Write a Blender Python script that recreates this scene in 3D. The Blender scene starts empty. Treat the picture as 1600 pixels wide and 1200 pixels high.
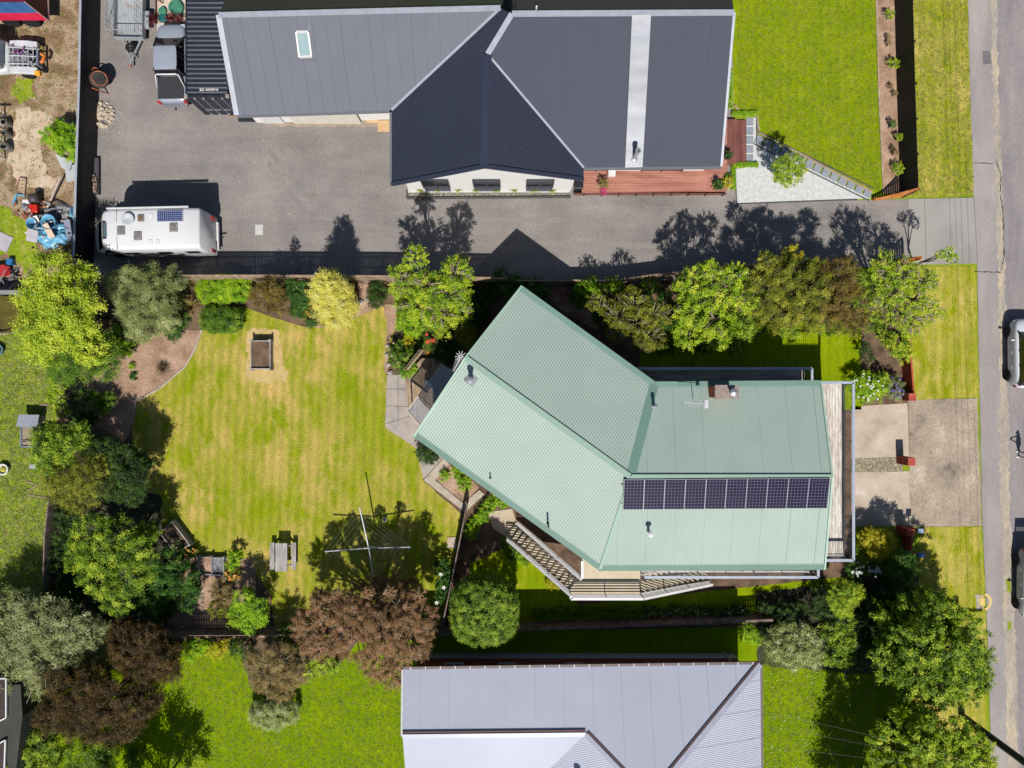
import bpy, math, random
import numpy as np
from mathutils import Vector, Matrix, Quaternion
R = math.radians
random.seed(7)
C = bpy.context.scene.collection
SC = bpy.context.scene
# ---------------------------------------------------------------- camera, sky, sun, exposure
HC, F = 42.0, 1067.0            # flying height in metres, focal length in photo pixels
cd = bpy.data.cameras.new("camera"); cam = bpy.data.objects.new("camera", cd); C.objects.link(cam)
cam.location = (0, 0, HC); cam.rotation_euler = (0, 0, 0)
cd.sensor_width = 36; cd.lens = 36 * F / 1600; cd.clip_end = 2000; SC.camera = cam
EL = 50.5
w = bpy.data.worlds.new("World"); SC.world = w; w.use_nodes = True
nt = w.node_tree; bg = nt.nodes["Background"]; sk = nt.nodes.new("ShaderNodeTexSky")
sk.sky_type = 'NISHITA'; sk.sun_disc = False; sk.sun_elevation = R(EL); sk.sun_rotation = R(183)
sk.air_density = 1.0; sk.dust_density = 0.6; sk.ozone_density = 1.2
nt.links.new(sk.outputs[0], bg.inputs[0]); bg.inputs[1].default_value = 0.057
sl = bpy.data.lights.new("sun", 'SUN'); sun = bpy.data.objects.new("sun", sl); C.objects.link(sun)
sl.energy = 4.6; sl.angle = R(0.5); sl.color = (1.0, 0.955, 0.89)
sun.rotation_euler = Vector((-0.05 * math.cos(R(EL)), math.cos(R(EL)), -math.sin(R(EL)))).to_track_quat('-Z', 'Y').to_euler()
sun.location = (0, -30, 60)
SC.view_settings.view_transform = 'Standard'; SC.view_settings.look = 'None'; SC.view_settings.gamma = 1
SC.view_settings.exposure = 0.8
SC.cycles.max_bounces = 5; SC.cycles.diffuse_bounces = 2; SC.cycles.transparent_max_bounces = 6

# ---------------------------------------------------------------- helpers
def P(x, y, h=0.0):                 # a spot of the place, measured in the photo, at height h
    return Vector(((x - 800) / F * (HC - h), -(y - 600) / F * (HC - h), h))
def G(gx, gy, h=0.0):               # ground offset from the picture's centre, in ground pixels
    return Vector((gx / F * HC, -gy / F * HC, h))
def lin(v):
    v /= 255.0
    return v / 12.92 if v <= 0.04045 else ((v + 0.055) / 1.055) ** 2.4
def K(r, g, b, s=1.0):              # surface colour from the look it has in full sun
    return tuple(min(0.85, lin(c) * s / 1.95) for c in (r, g, b)) + (1,)
def raw(r, g, b): return (r, g, b, 1)

def node(nt, t, **kw):
    n = nt.nodes.new(t)
    for k, v in kw.items(): setattr(n, k, v)
    return n
def ramp(nt, src, stops):
    r = node(nt, "ShaderNodeValToRGB"); e = r.color_ramp.elements
    while len(e) < len(stops): e.new(0.5)
    for i, (p, c) in enumerate(stops): e[i].position = p; e[i].color = c
    nt.links.new(src, r.inputs[0]); return r.outputs[0]
def noise(nt, vec, scale, detail=4, rough=0.6, dist=0):
    n = node(nt, "ShaderNodeTexNoise"); n.inputs["Scale"].default_value = scale
    n.inputs["Detail"].default_value = detail; n.inputs["Roughness"].default_value = rough
    n.inputs["Distortion"].default_value = dist
    nt.links.new(vec, n.inputs["Vector"]); return n.outputs[0]
def mixc(nt, fac, a, b, mode='MIX'):
    m = node(nt, "ShaderNodeMix", data_type='RGBA', blend_type=mode)
    if isinstance(fac, float): m.inputs[0].default_value = fac
    else: nt.links.new(fac, m.inputs[0])
    for i, s in ((6, a), (7, b)):
        if isinstance(s, tuple): m.inputs[i].default_value = s
        else: nt.links.new(s, m.inputs[i])
    return m.outputs[2]
def coords(nt, kind='pos', stretch=None, rot=0):
    if kind == 'pos': v = node(nt, "ShaderNodeNewGeometry").outputs["Position"]
    else: v = node(nt, "ShaderNodeTexCoord").outputs["Object"]
    if stretch or rot:
        m = node(nt, "ShaderNodeMapping"); m.inputs["Scale"].default_value = stretch or (1, 1, 1)
        m.inputs["Rotation"].default_value = (0, 0, rot)
        nt.links.new(v, m.inputs["Vector"]); v = m.outputs[0]
    return v
def base(name, rough=0.6, metal=0.0, spec=0.5):
    m = bpy.data.materials.new(name); m.use_nodes = True; b = m.node_tree.nodes["Principled BSDF"]
    b.inputs["Roughness"].default_value = rough; b.inputs["Metallic"].default_value = metal
    b.inputs["Specular IOR Level"].default_value = spec
    return m, m.node_tree, b
def bumpn(nt, b, h, strength, dist):
    n = node(nt, "ShaderNodeBump"); n.inputs["Strength"].default_value = strength; n.inputs["Distance"].default_value = dist
    nt.links.new(h, n.inputs["Height"]); nt.links.new(n.outputs[0], b.inputs["Normal"])
MATS = {}
def mat(name, cols, scale=3, fine=0, famt=0.3, rough=0.6, metal=0.0, spec=0.5, bump=0, bdist=0.02, kind='obj', stretch=None, rot=0, detail=5, lo=0.3, hi=0.7, streak=None):
    """weathered surface: colours spread by a noise, speckled by a finer one"""
    if name in MATS: return MATS[name]
    m, nt, b = base(name, rough, metal, spec)
    v = coords(nt, kind, stretch, rot); n = noise(nt, v, scale, detail)
    if len(cols) == 1: c0 = cols[0]; cols = [tuple(x * .88 for x in c0[:3]) + (1,), tuple(min(.9, x * 1.08) for x in c0[:3]) + (1,)]
    st = [(lo + (hi - lo) * i / (len(cols) - 1), c) for i, c in enumerate(cols)]
    c = ramp(nt, n, st)
    if streak:
        sv = noise(nt, coords(nt, kind, streak[0]), streak[1], 8, .65, .6); q = streak[2]
        c = mixc(nt, 1.0, c, ramp(nt, sv, [(.34, (1 - q,) * 3 + (1,)), (.5, (1, 1, 1, 1)), (.66, (1 + q, 1 + q, 1 + q * .9, 1))]), 'MULTIPLY')
    if fine:
        f = noise(nt, v, fine, 3, 0.7)
        g = ramp(nt, f, [(0.32, (1 - famt,) * 3 + (1,)), (0.68, (1 + famt,) * 3 + (1,))])
        c = mixc(nt, 1.0, c, g, 'MULTIPLY')
        if bump: bumpn(nt, b, f, bump, bdist)
    elif bump: bumpn(nt, b, n, bump, bdist)
    nt.links.new(c, b.inputs["Base Color"]); MATS[name] = m
    return m
def lawn(name, green, dark, dry, amt=0.5, stripe=0, srot=0, dscale=0.35, pitch=.56, streak=1.0):
    m, nt, b = base(name, 0.9, 0, 0.03)
    v = coords(nt); n1 = noise(nt, v, .55, 5, 0.6)
    c = ramp(nt, n1, [(0.2, dark), (0.74, green)])
    vs = coords(nt, 'pos', (1, streak, 1), srot)
    n2 = noise(nt, vs, dscale * 2.2, 12, 0.8, 0.3)
    f2 = ramp(nt, n2, [(0.64 - amt * .3, (0, 0, 0, 1)), (0.80 - amt * .3, (1, 1, 1, 1))])
    n3 = noise(nt, v, .16, 3, .5); f3 = ramp(nt, n3, [(.36, (.25, .25, .25, 1)), (.6, (1, 1, 1, 1))])
    c = mixc(nt, mixc(nt, 1.0, f2, f3, 'MULTIPLY'), c, dry)
    if stripe:
        wv = node(nt, "ShaderNodeTexWave", wave_type='BANDS', bands_direction='X')
        wv.inputs["Scale"].default_value = .314 / pitch; wv.inputs["Distortion"].default_value = .8; wv.inputs["Detail"].default_value = 3
        wv.inputs["Detail Scale"].default_value = .5
        nt.links.new(coords(nt, 'pos', None, srot), wv.inputs["Vector"])
        g = ramp(nt, wv.outputs[1], [(0.25, (1 - stripe, 1 - stripe * .8, 1 - stripe, 1)), (0.75, (1 + stripe, 1 + stripe * .8, 1 + stripe, 1))])
        c = mixc(nt, 1.0, c, g, 'MULTIPLY')
    f = noise(nt, v, 16, 6, 0.8)
    g = ramp(nt, f, [(0.3, (.5, .54, .42, 1)), (0.7, (1.46, 1.42, 1.36, 1))])
    c = mixc(nt, 1.0, c, g, 'MULTIPLY')
    nt.links.new(c, b.inputs["Base Color"]); bumpn(nt, b, f, 0.9, 0.07)
    return m
def plain(name, col, rough=0.5, metal=0.0, spec=0.5):
    return mat(name, [col], scale=2.5, rough=rough, metal=metal, spec=spec)
def foliage(name, stops, trans=0.28, rough=0.5):
    if name in MATS: return MATS[name]
    m, nt, b = base(name, rough, 0, 0.22)
    a = node(nt, "ShaderNodeAttribute"); a.attribute_name = "tint"
    n = len(stops); c = ramp(nt, a.outputs["Fac"], [((i + .15) / (n - .7) if n > 1 else 0, s) for i, s in enumerate(stops)])
    nt.links.new(c, b.inputs["Base Color"])
    t = node(nt, "ShaderNodeBsdfTranslucent"); tc = mixc(nt, 1.0, c, (1.0, 1.15, .55, 1), 'MULTIPLY'); nt.links.new(tc, t.inputs[0])
    mx = node(nt, "ShaderNodeMixShader"); mx.inputs[0].default_value = trans
    nt.links.new(b.outputs[0], mx.inputs[1]); nt.links.new(t.outputs[0], mx.inputs[2])
    nt.links.new(mx.outputs[0], nt.nodes["Material Output"].inputs[0]); MATS[name] = m
    return m

class MB:
    """collects shapes and links them as one mesh object"""
    def __init__(s, org=(0, 0, 0), m=None): s.v = []; s.f = []; s.o = Vector(org); s.m = m or Matrix()
    def add(s, vs, fs):
        k = len(s.v); s.v += [s.m @ Vector(p) - s.o for p in vs]; s.f += [tuple(i + k for i in f) for f in fs]; return s
    def box(s, x0, y0, z0, x1, y1, z1):
        x0, x1 = min(x0, x1), max(x0, x1); y0, y1 = min(y0, y1), max(y0, y1); z0, z1 = min(z0, z1), max(z0, z1)
        return s.add([(x, y, z) for z in (z0, z1) for x, y in ((x0, y0), (x1, y0), (x1, y1), (x0, y1))],
                     [(3, 2, 1, 0), (4, 5, 6, 7), (0, 1, 5, 4), (1, 2, 6, 5), (2, 3, 7, 6), (3, 0, 4, 7)])
    def prism(s, pts, z0, z1):
        a = sum(pts[i][0] * pts[(i + 1) % len(pts)][1] - pts[(i + 1) % len(pts)][0] * pts[i][1] for i in range(len(pts)))
        if a < 0: pts = pts[::-1]
        n = len(pts); vs = [(p[0], p[1], z0) for p in pts] + [(p[0], p[1], z1) for p in pts]
        return s.add(vs, [tuple(range(n))[::-1], tuple(range(n, 2 * n))] + [(i, (i + 1) % n, n + (i + 1) % n, n + i) for i in range(n)])
    def bar(s, a, b, w, h, up=(0, 0, 1)):       # a rectangular bar from a to b
        a = Vector(a); b = Vector(b); d = (b - a).normalized(); u = Vector(up)
        if abs(d.dot(u)) > .98: u = Vector((1, 0, 0))
        sd = d.cross(u).normalized(); uu = sd.cross(d)
        vs = [p + sd * x * w / 2 + uu * z * h / 2 for p in (a, b) for x, z in ((-1, -1), (1, -1), (1, 1), (-1, 1))]
        return s.add(vs, [(3, 2, 1, 0), (4, 5, 6, 7), (0, 1, 5, 4), (1, 2, 6, 5), (2, 3, 7, 6), (3, 0, 4, 7)])
    def tube(s, pts, rs, n=8):
        pts = [Vector(p) for p in pts]
        if not isinstance(rs, (list, tuple)): rs = [rs] * len(pts)
        vs = []; fs = []
        for i, p in enumerate(pts):
            d = (pts[min(i + 1, len(pts) - 1)] - pts[max(i - 1, 0)]).normalized()
            u = Vector((0, 0, 1)) if abs(d.z) < .9 else Vector((1, 0, 0))
            a = d.cross(u).normalized(); b = d.cross(a)
            vs += [p + (a * math.cos(2 * math.pi * j / n) + b * math.sin(2 * math.pi * j / n)) * rs[i] for j in range(n)]
        for i in range(len(pts) - 1):
            fs += [(i * n + j, i * n + (j + 1) % n, (i + 1) * n + (j + 1) % n, (i + 1) * n + j) for j in range(n)]
        fs += [tuple(range(n))[::-1], tuple(range((len(pts) - 1) * n, len(pts) * n))]
        return s.add(vs, fs)
    def lathe(s, prof, c=(0, 0, 0), n=20, axis='z'):   # prof: (radius, height)
        vs = []
        for r, z in prof:
            for j in range(n):
                a = 2 * math.pi * j / n; p = (r * math.cos(a), r * math.sin(a), z)
                if axis == 'y': p = (p[0], p[2], p[1])
                if axis == 'x': p = (p[2], p[0], p[1])
                vs.append((p[0] + c[0], p[1] + c[1], p[2] + c[2]))
        m = len(prof); fs = [(i * n + j, i * n + (j + 1) % n, (i + 1) * n + (j + 1) % n, (i + 1) * n + j) for i in range(m - 1) for j in range(n)]
        if prof[0][0] > 1e-4: fs.append(tuple(range(n))[::-1])
        if prof[-1][0] > 1e-4: fs.append(tuple(range((m - 1) * n, m * n)))
        return s.add(vs, fs)
    def blob(s, c, r, rng=random, n=7, m=5, j=.18):
        vs = [(c[0], c[1], c[2] + r[2])]; 
        for i in range(1, m):
            t = math.pi * i / m
            for q in range(n):
                a = 2 * math.pi * q / n + i * .3; k = 1 + rng.uniform(-j, j)
                vs.append((c[0] + r[0] * k * math.sin(t) * math.cos(a), c[1] + r[1] * k * math.sin(t) * math.sin(a), c[2] + r[2] * k * math.cos(t)))
        vs.append((c[0], c[1], c[2] - r[2])); L = len(vs) - 1; fs = [(0, 1 + q, 1 + (q + 1) % n) for q in range(n)]
        for i in range(m - 2):
            fs += [(1 + i * n + q, 1 + (i + 1) * n + q, 1 + (i + 1) * n + (q + 1) % n, 1 + i * n + (q + 1) % n) for q in range(n)]
        fs += [(L, 1 + (m - 2) * n + (q + 1) % n, 1 + (m - 2) * n + q) for q in range(n)]
        return s.add(vs, fs)
    def loft(s, secs):      # closed cross-sections of equal length, capped
        n = len(secs[0]); vs = [p for q in secs for p in q]
        fs = [(i * n + j, i * n + (j + 1) % n, (i + 1) * n + (j + 1) % n, (i + 1) * n + j) for i in range(len(secs) - 1) for j in range(n)]
        fs += [tuple(range(n))[::-1], tuple(range((len(secs) - 1) * n, len(secs) * n))]
        return s.add(vs, fs)
    def obj(s, name, m, parent=None, label=None, smooth=False, bevel=0, kind=None, sub=0, loc=None):
        me = bpy.data.meshes.new(name); me.from_pydata([tuple(p) for p in s.v], [], s.f); me.update()
        me.materials.append(m)
        if smooth: me.polygons.foreach_set("use_smooth", [True] * len(me.polygons))
        o = bpy.data.objects.new(name, me); C.objects.link(o); o.parent = parent
        o.location = loc if loc is not None else (s.o if parent is None else (0, 0, 0))
        if label: o['label'] = label
        if kind: o['kind'] = kind
        if bevel:
            b = o.modifiers.new("bevel", 'BEVEL'); b.width = bevel; b.segments = 2; b.limit_method = 'ANGLE'
        if sub:
            q = o.modifiers.new("sub", 'SUBSURF'); q.levels = q.render_levels = sub
        return o
def tag(o, label, cat, group=None, kind=None):
    o['label'] = label; o['category'] = cat
    if group: o['group'] = group
    if kind: o['kind'] = kind
    return o
def thing(name, label, cat, loc=(0, 0, 0), rotz=0, group=None):
    o = bpy.data.objects.new(name, None); C.objects.link(o); o.location = loc; o.rotation_euler = (0, 0, rotz)
    o.empty_display_size = .3
    return tag(o, label, cat, group)
def clone(o, parent=None):
    c = o.copy(); C.objects.link(c); c.parent = parent
    for ch in [x for x in bpy.data.objects if x.parent == o]: clone(ch, c)
    return c
def struct(o): o['kind'] = 'structure'; return o
def sheet(name, pts, z, m, rough=0.0, ground=False, kind='structure', step=.35):
    """a flat area of ground, outline measured in the photo, z metres up"""
    q = [(G(*p) if ground else P(*p)) for p in pts]; rn = random.Random(len(pts) * 31 + int(pts[0][0]))
    if rough:
        out = []
        for i in range(len(q)):
            a, b = q[i], q[(i + 1) % len(q)]; n = max(1, int((b - a).length / step))
            for k in range(n):
                p = a.lerp(b, k / n); out.append(p + Vector((rn.uniform(-rough, rough), rn.uniform(-rough, rough), 0)))
        q = out
    mb = MB(); n = len(q)
    a = sum(q[i].x * q[(i + 1) % n].y - q[(i + 1) % n].x * q[i].y for i in range(n))
    if a < 0: q = q[::-1]
    mb.add([(p.x, p.y, z) for p in q], [tuple(range(n))])
    o = mb.obj(name, m); o['kind'] = kind
    return o

# ---------------------------------------------------------------- foliage
def leaf_mesh(name, lobes, size, cover, seed, m, clump=.3, p=2.0, upb=.5, zmin=.03, asp=.5, low=-.55, spread=.55, fill=.5):
    """leaf-sized faces gathered in clumps through the crown's volume; lobes: (centre, radii)"""
    g = np.random.default_rng(seed); cs = []; nn = []; tt = []
    for c, r in lobes:
        c = np.array(c); r = np.array(r); rm = (r[0] * r[1] * max(r[2], .2)) ** (1 / 3)
        cr = max(size * .9, clump * rm); surf = 4 * math.pi * rm * rm
        kc = max(7, int((1.05 if p < 3 and asp > .25 and cover < 1.7 else 2.2) * surf / (math.pi * cr * cr)))
        nl = max(3, int(cover * 2.3 * math.pi * r[0] * r[1] / (size * size * asp * .5) / kc))
        d = g.normal(size=(kc * 3, 3)); d /= (np.abs(d) ** p).sum(1, keepdims=True) ** (1 / p)
        d = d[d[:, 2] > low][:kc]; kc = len(d)
        rad = g.uniform(fill, 1.0, kc) ** .6 * g.choice([.88, .98, 1.05, 1.22] if p < 3 else [1, 1], kc)
        cc = c + d * r * rad[:, None]
        ct = np.clip(g.normal(.5, .27, kc), 0, 1)
        idx = np.repeat(np.arange(kc), nl)
        pos = cc[idx] + g.normal(size=(len(idx), 3)) * cr * spread * np.array([.72, .72, .42])
        if p < 3: pos += (d * np.array([1, 1, .35]))[idx] * (g.normal(size=(len(idx), 1)) * cr * .42)
        dd = d[idx] / np.maximum(1e-6, np.linalg.norm(d[idx], axis=1, keepdims=True))
        nr = dd * .35 + np.array([0, -.3, upb + .2]) + g.normal(size=pos.shape) * .36
        cs.append(pos); nn.append(nr); tt.append(.66 * ct[idx] + .34 * g.uniform(0, 1, len(idx)))
    pos = np.concatenate(cs); nr = np.concatenate(nn); t = np.concatenate(tt)
    pos[:, 2] = np.maximum(pos[:, 2], zmin + g.uniform(0, .05, len(pos)))
    nr /= np.linalg.norm(nr, axis=1, keepdims=True)
    a = np.cross(nr, g.normal(size=nr.shape)); a /= np.linalg.norm(a, axis=1, keepdims=True); b = np.cross(nr, a)
    L = (size * g.uniform(.65, 1.3, len(pos)))[:, None]; W = L * asp
    n = len(pos); v = np.empty((n, 4, 3))
    v[:, 0] = pos - a * L / 2; v[:, 1] = pos + b * W / 2 - a * L * .05; v[:, 2] = pos + a * L / 2 - nr * L * .12; v[:, 3] = pos - b * W / 2 - a * L * .05
    return v.reshape(-1, 3), t
def quads(name, v, tint, m, org, parent=None):
    n = len(v) // 4; me = bpy.data.meshes.new(name)
    me.vertices.add(4 * n); me.vertices.foreach_set("co", (v - np.array(org)).astype(np.float32).ravel())
    me.loops.add(4 * n); me.loops.foreach_set("vertex_index", np.arange(4 * n, dtype=np.int32))
    me.polygons.add(n); me.polygons.foreach_set("loop_start", np.arange(0, 4 * n, 4, dtype=np.int32))
    try: me.polygons.foreach_set("loop_total", np.full(n, 4, dtype=np.int32))
    except Exception: pass
    me.update(calc_edges=True)
    at = me.attributes.new("tint", 'FLOAT', 'FACE'); at.data.foreach_set("value", tint.astype(np.float32))
    me.materials.append(m); o = bpy.data.objects.new(name, me); C.objects.link(o); o.parent = parent
    if parent is None: o.location = org
    return o
PAL = {
 'limeb': [K(88,125,8), K(168,199,27), K(216,233,60), K(255,255,104)],
 'clip': [K(31,65,9), K(96,137,24), K(157,190,46), K(216,235,89)],
 'lime': [K(52,93,6),K(126,169,14),K(197,222,35),K(255,255,89)],
 'limed': [K(35,69,6),K(92,135,17),K(168,199,36),K(243,252,83)],
 'green': [K(37,72,11),K(75,118,19),K(123,161,28),K(193,218,64)],
 'bright': [K(67,122,4),K(130,188,9),K(178,220,20),K(228,250,56)],
 'olive': [K(52,63,9),K(102,114,19),K(157,161,33),K(224,220,78)],
 'bronze': [K(70,60,22),K(110,96,34),K(146,124,50),K(190,168,84)],
 'grey': [K(84,96,46),K(152,164,98),K(200,208,142),K(240,242,196)],
 'sage': [K(72,84,40),K(128,142,74),K(180,190,116),K(226,230,170)],
 'yellow': [K(190,176,40), K(242,230,84), K(250,244,126), K(254,250,170)],
 'copper': [K(84,80,34),K(156,116,76),K(190,146,104),K(226,188,148)],
 'dcopper': [K(34,26,8), K(70,52,16), K(104,78,26), K(146,116,56)],
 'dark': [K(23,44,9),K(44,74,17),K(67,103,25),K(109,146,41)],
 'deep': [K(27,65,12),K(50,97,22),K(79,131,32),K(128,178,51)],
 'gold': [K(132,127,8), K(199,186,20), K(226,216,35), K(249,241,68)],
 'varieg': [K(104,124,56), K(160,178,90), K(206,216,140), K(242,244,196)],
 'brown': [K(100,82,40), K(146,124,66), K(180,156,96), K(212,190,130)],
}
def fol(pal): return foliage("leaves " + pal, PAL[pal])
def bark(dark=False):
    if dark: return mat("bark dark", [K(70,58,46), K(110,96,78)], scale=6, stretch=(1, 1, .3), rough=.9, bump=.6)
    return mat("bark pale", [K(120,104,84), K(190,176,152)], scale=6, stretch=(1, 1, .3), rough=.9, bump=.6)
SEED = [100]
def plant(name, label, cat, pal, lobes, size=.13, cover=1.0, trunk='tree', group=None, flat=.75, p=2.0, clump=.3, asp=.5, fill=.5, spread=.55, bare=0, tr=None, low=-.55, upb=.5, flowers=None):
    """lobes: (x, y, radius in photo pixels, height of the lobe's middle, [its half height])"""
    SEED[0] += 1; rn = random.Random(SEED[0]); L = []
    for l in lobes:
        x, y, r, h = l[:4]; c = P(x, y, h); rr = r / F * (HC - h); rz = l[4] if len(l) > 4 else rr * flat
        L.append((tuple(c), (rr, rr, rz)))
    if trunk is None and len(lobes) > 0: pass
    wsum = sum(q[1][0] ** 2 for q in L); cx = sum(q[0][0] * q[1][0] ** 2 for q in L) / wsum; cy = sum(q[0][1] * q[1][0] ** 2 for q in L) / wsum
    org = (cx, cy, 0.0)
    root = thing(name, label, cat, org, 0, group)
    size *= .66; cover *= 1.15; asp = min(asp, .46)
    v, t = leaf_mesh(name, L, size, cover, SEED[0], None, clump, p, upb, asp=asp, fill=fill, spread=spread, low=low)
    quads('crown' if trunk == 'tree' else 'foliage', v, t, fol(pal), org, root)
    mb = MB(org); zt = min(c[2] for c, r in L)
    big = max(r[0] for c, r in L)
    if trunk == 'tree':
        r0 = tr or (.06 + .035 * math.sqrt(wsum)); fk = Vector((cx + rn.uniform(-.15, .15), cy + rn.uniform(-.15, .15), max(.5, zt * .38)))
        mb.tube([(cx, cy, -.05), (cx + .03, cy, fk.z * .5), fk], [r0 * 1.3, r0, r0 * .85], 8)
        for c, r in L:
            c = Vector(c); mid = fk.lerp(c, .55) + Vector((rn.uniform(-.2, .2), rn.uniform(-.2, .2), -.1 * r[2]))
            mb.tube([fk, mid, c + Vector((0, 0, r[2] * .2))], [r0 * .55, r0 * .38, r0 * .16], 6)
            for k in range(4 + bare):
                a = rn.uniform(0, 6.28); e = c + Vector((math.cos(a) * r[0] * rn.uniform(.6, 1.0), math.sin(a) * r[1] * rn.uniform(.6, 1.0), r[2] * (rn.uniform(.5, 1.05) if bare else rn.uniform(-.1, .75))))
                st = mid.lerp(c, rn.uniform(.2, .9)); md = st.lerp(e, .5) + Vector((rn.uniform(-.12, .12), rn.uniform(-.12, .12), .12 + (.3 * r[2] if bare > 5 else 0)))
                mb.tube([st, md, e], [r0 * (.28 if bare > 5 else .2), r0 * (.18 if bare > 5 else .13), .014], 5)
        mb.obj('trunk', bark(not bare), root, smooth=True)
    else:
        for c, r in L:
            for k in range(4):
                a = rn.uniform(0, 6.28); e = (c[0] + math.cos(a) * r[0] * .6, c[1] + math.sin(a) * r[1] * .6, c[2] + r[2] * .3)
                mb.tube([(c[0] + rn.uniform(-.08, .08), c[1] + rn.uniform(-.08, .08), 0), ((c[0] + e[0]) / 2, (c[1] + e[1]) / 2, e[2] * .6), e], [.03, .02, .008], 5)
        mb.obj('stem', bark(True), root)
    if flowers:
        col, n, fs = flowers; g = MB(org)
        for k in range(n):
            c, r = rn.choice(L); a = rn.uniform(0, 6.28); q = math.sqrt(rn.uniform(0, 1)) * .92
            z = c[2] + r[2] * math.sqrt(max(0, 1 - q * q)) + .05
            o = (c[0] + r[0] * q * math.cos(a), c[1] + r[1] * q * math.sin(a), max(.08, z))
            for i in range(5):
                b = i * 1.2566 + a; g.add([o, (o[0] + fs * math.cos(b - .5) * .6, o[1] + fs * math.sin(b - .5) * .6, o[2] + .01), (o[0] + fs * math.cos(b), o[1] + fs * math.sin(b), o[2] + .02), (o[0] + fs * math.cos(b + .5) * .6, o[1] + fs * math.sin(b + .5) * .6, o[2] + .01)], [(0, 1, 2, 3)])
        g.obj('blossoms', plain('petals %d %d %d' % tuple(int(99 * c) for c in col[:3]), col, .6), root)
    return root
def spiky(name, label, cat, x, y, length, h, n, col, wid=.06, group=None, up=.6):
    """long arching strap leaves from one base"""
    SEED[0] += 1; rn = random.Random(SEED[0]); b = P(x, y, 0); vs = []; t = []
    for i in range(n):
        a = rn.uniform(0, 6.283); L = length * rn.uniform(.6, 1.1); el = rn.uniform(.3, 1.3) * up + .1; q = []
        d = Vector((math.cos(a), math.sin(a), 0)); s = Vector((-d.y, d.x, 0)); top = h * rn.uniform(.7, 1.05)
        cl = []
        for k in range(5):
            u = k / 4; cl.append(b + d * (L * (u * (.35 + .65 * u))) + Vector((0, 0, .05 + top * math.sin(min(1.0, u * 1.0) * 2.3) * (1.2 - .1 * u))))
        tint = rn.random()
        for k in range(4):
            w0 = wid * (1 - k / 4) ** .7 + .006; w1 = wid * (1 - (k + 1) / 4) ** .7 + .004
            vs += [cl[k] - s * w0 / 2, cl[k] + s * w0 / 2, cl[k + 1] + s * w1 / 2, cl[k + 1] - s * w1 / 2]; t.append(tint)
    o = quads(name, np.array([tuple(p) for p in vs]), np.array(t), foliage('blades ' + name + str(int(col[0][0] * 999)), col), tuple(b))
    return tag(o, label, cat, group)

# ---------------------------------------------------------------- building helpers
def corr(mb, poly, across, pitch=.152, amp=.018, n=4):
    """corrugated sheet over a roof plane; poly: 3D points, across: direction along the eave"""
    a = Vector((across[0], across[1])).normalized(); b = Vector((-a.y, a.x)); q = [(Vector((p[0], p[1])).dot(a), Vector((p[0], p[1])).dot(b), p[2]) for p in poly]
    u0 = min(p[0] for p in q); u1 = max(p[0] for p in q); m = int((u1 - u0) / pitch * n); rows = []
    for i in range(m + 1):
        u = u0 + (u1 - u0) * min(max(i / m, 1e-5), 1 - 1e-5); hits = []
        for k in range(len(q)):
            p, r = q[k], q[(k + 1) % len(q)]
            if (p[0] - u) * (r[0] - u) <= 0 and abs(p[0] - r[0]) > 1e-9:
                t = (u - p[0]) / (r[0] - p[0]); hits.append((p[1] + (r[1] - p[1]) * t, p[2] + (r[2] - p[2]) * t))
        lo = min(hits); hi = max(hits); off = amp * math.cos(2 * math.pi * (u - u0) / pitch)
        w0 = a * u + b * lo[0]; w1 = a * u + b * hi[0]
        rows.append(((w0.x, w0.y, lo[1] + off), (w1.x, w1.y, hi[1] + off)))
    vs = [p for r in rows for p in r]
    mb.add(vs, [(2 * i, 2 * i + 2, 2 * i + 3, 2 * i + 1) for i in range(len(rows) - 1)]); return mb
def seams(poly, across, pitch, name, m, parent, org, w=.018, lift=.02, rows=0, rm=None):
    """sheet laps running down a roof plane, and rows of fixings across it"""
    a = Vector((across[0], across[1])).normalized(); b = Vector((-a.y, a.x)); q = [(Vector((p[0], p[1])).dot(a), Vector((p[0], p[1])).dot(b), p[2]) for p in poly]
    u0 = min(p[0] for p in q); u1 = max(p[0] for p in q); f = MB(org); g = MB(org)
    def hit(u):
        h = []
        for k in range(len(q)):
            p, r = q[k], q[(k + 1) % len(q)]
            if (p[0] - u) * (r[0] - u) <= 0 and abs(p[0] - r[0]) > 1e-9: t = (u - p[0]) / (r[0] - p[0]); h.append((p[1] + (r[1] - p[1]) * t, p[2] + (r[2] - p[2]) * t))
        return min(h), max(h)
    u = u0 + pitch * .6
    while u < u1 - .1:
        lo, hi = hit(u); x0 = a * u + b * lo[0]; x1 = a * u + b * hi[0]
        if (x1 - x0).length > .3: f.bar((x0.x, x0.y, lo[1] + lift), (x1.x, x1.y, hi[1] + lift), w, .008)
        u += pitch
    if f.v: f.obj(name, m, parent)
    if rows:
        v0 = min(p[1] for p in q); v1 = max(p[1] for p in q); u = u0 + .2
        while u < u1 - .2:
            lo, hi = hit(u)
            for k in range(1, rows):
                v = v0 + (v1 - v0) * k / rows
                if lo[0] + .15 < v < hi[0] - .15:
                    t = (v - lo[0]) / (hi[0] - lo[0]); z = lo[1] + (hi[1] - lo[1]) * t + lift; c = a * u + b * v; g.box(c.x - .018, c.y - .018, z - .01, c.x + .018, c.y + .018, z + .006)
            u += .3
        if g.v: g.obj('fixings', rm or m, parent)
def slab(mb, poly, t=.1, drop=.03):      # the deck under a roof sheet
    n = len(poly); vs = [(p[0], p[1], p[2] - drop) for p in poly] + [(p[0], p[1], p[2] - drop - t) for p in poly]
    return mb.add(vs, [tuple(range(n)), tuple(range(n, 2 * n))[::-1]] + [(i, n + i, n + (i + 1) % n, (i + 1) % n) for i in range(n)])
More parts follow.
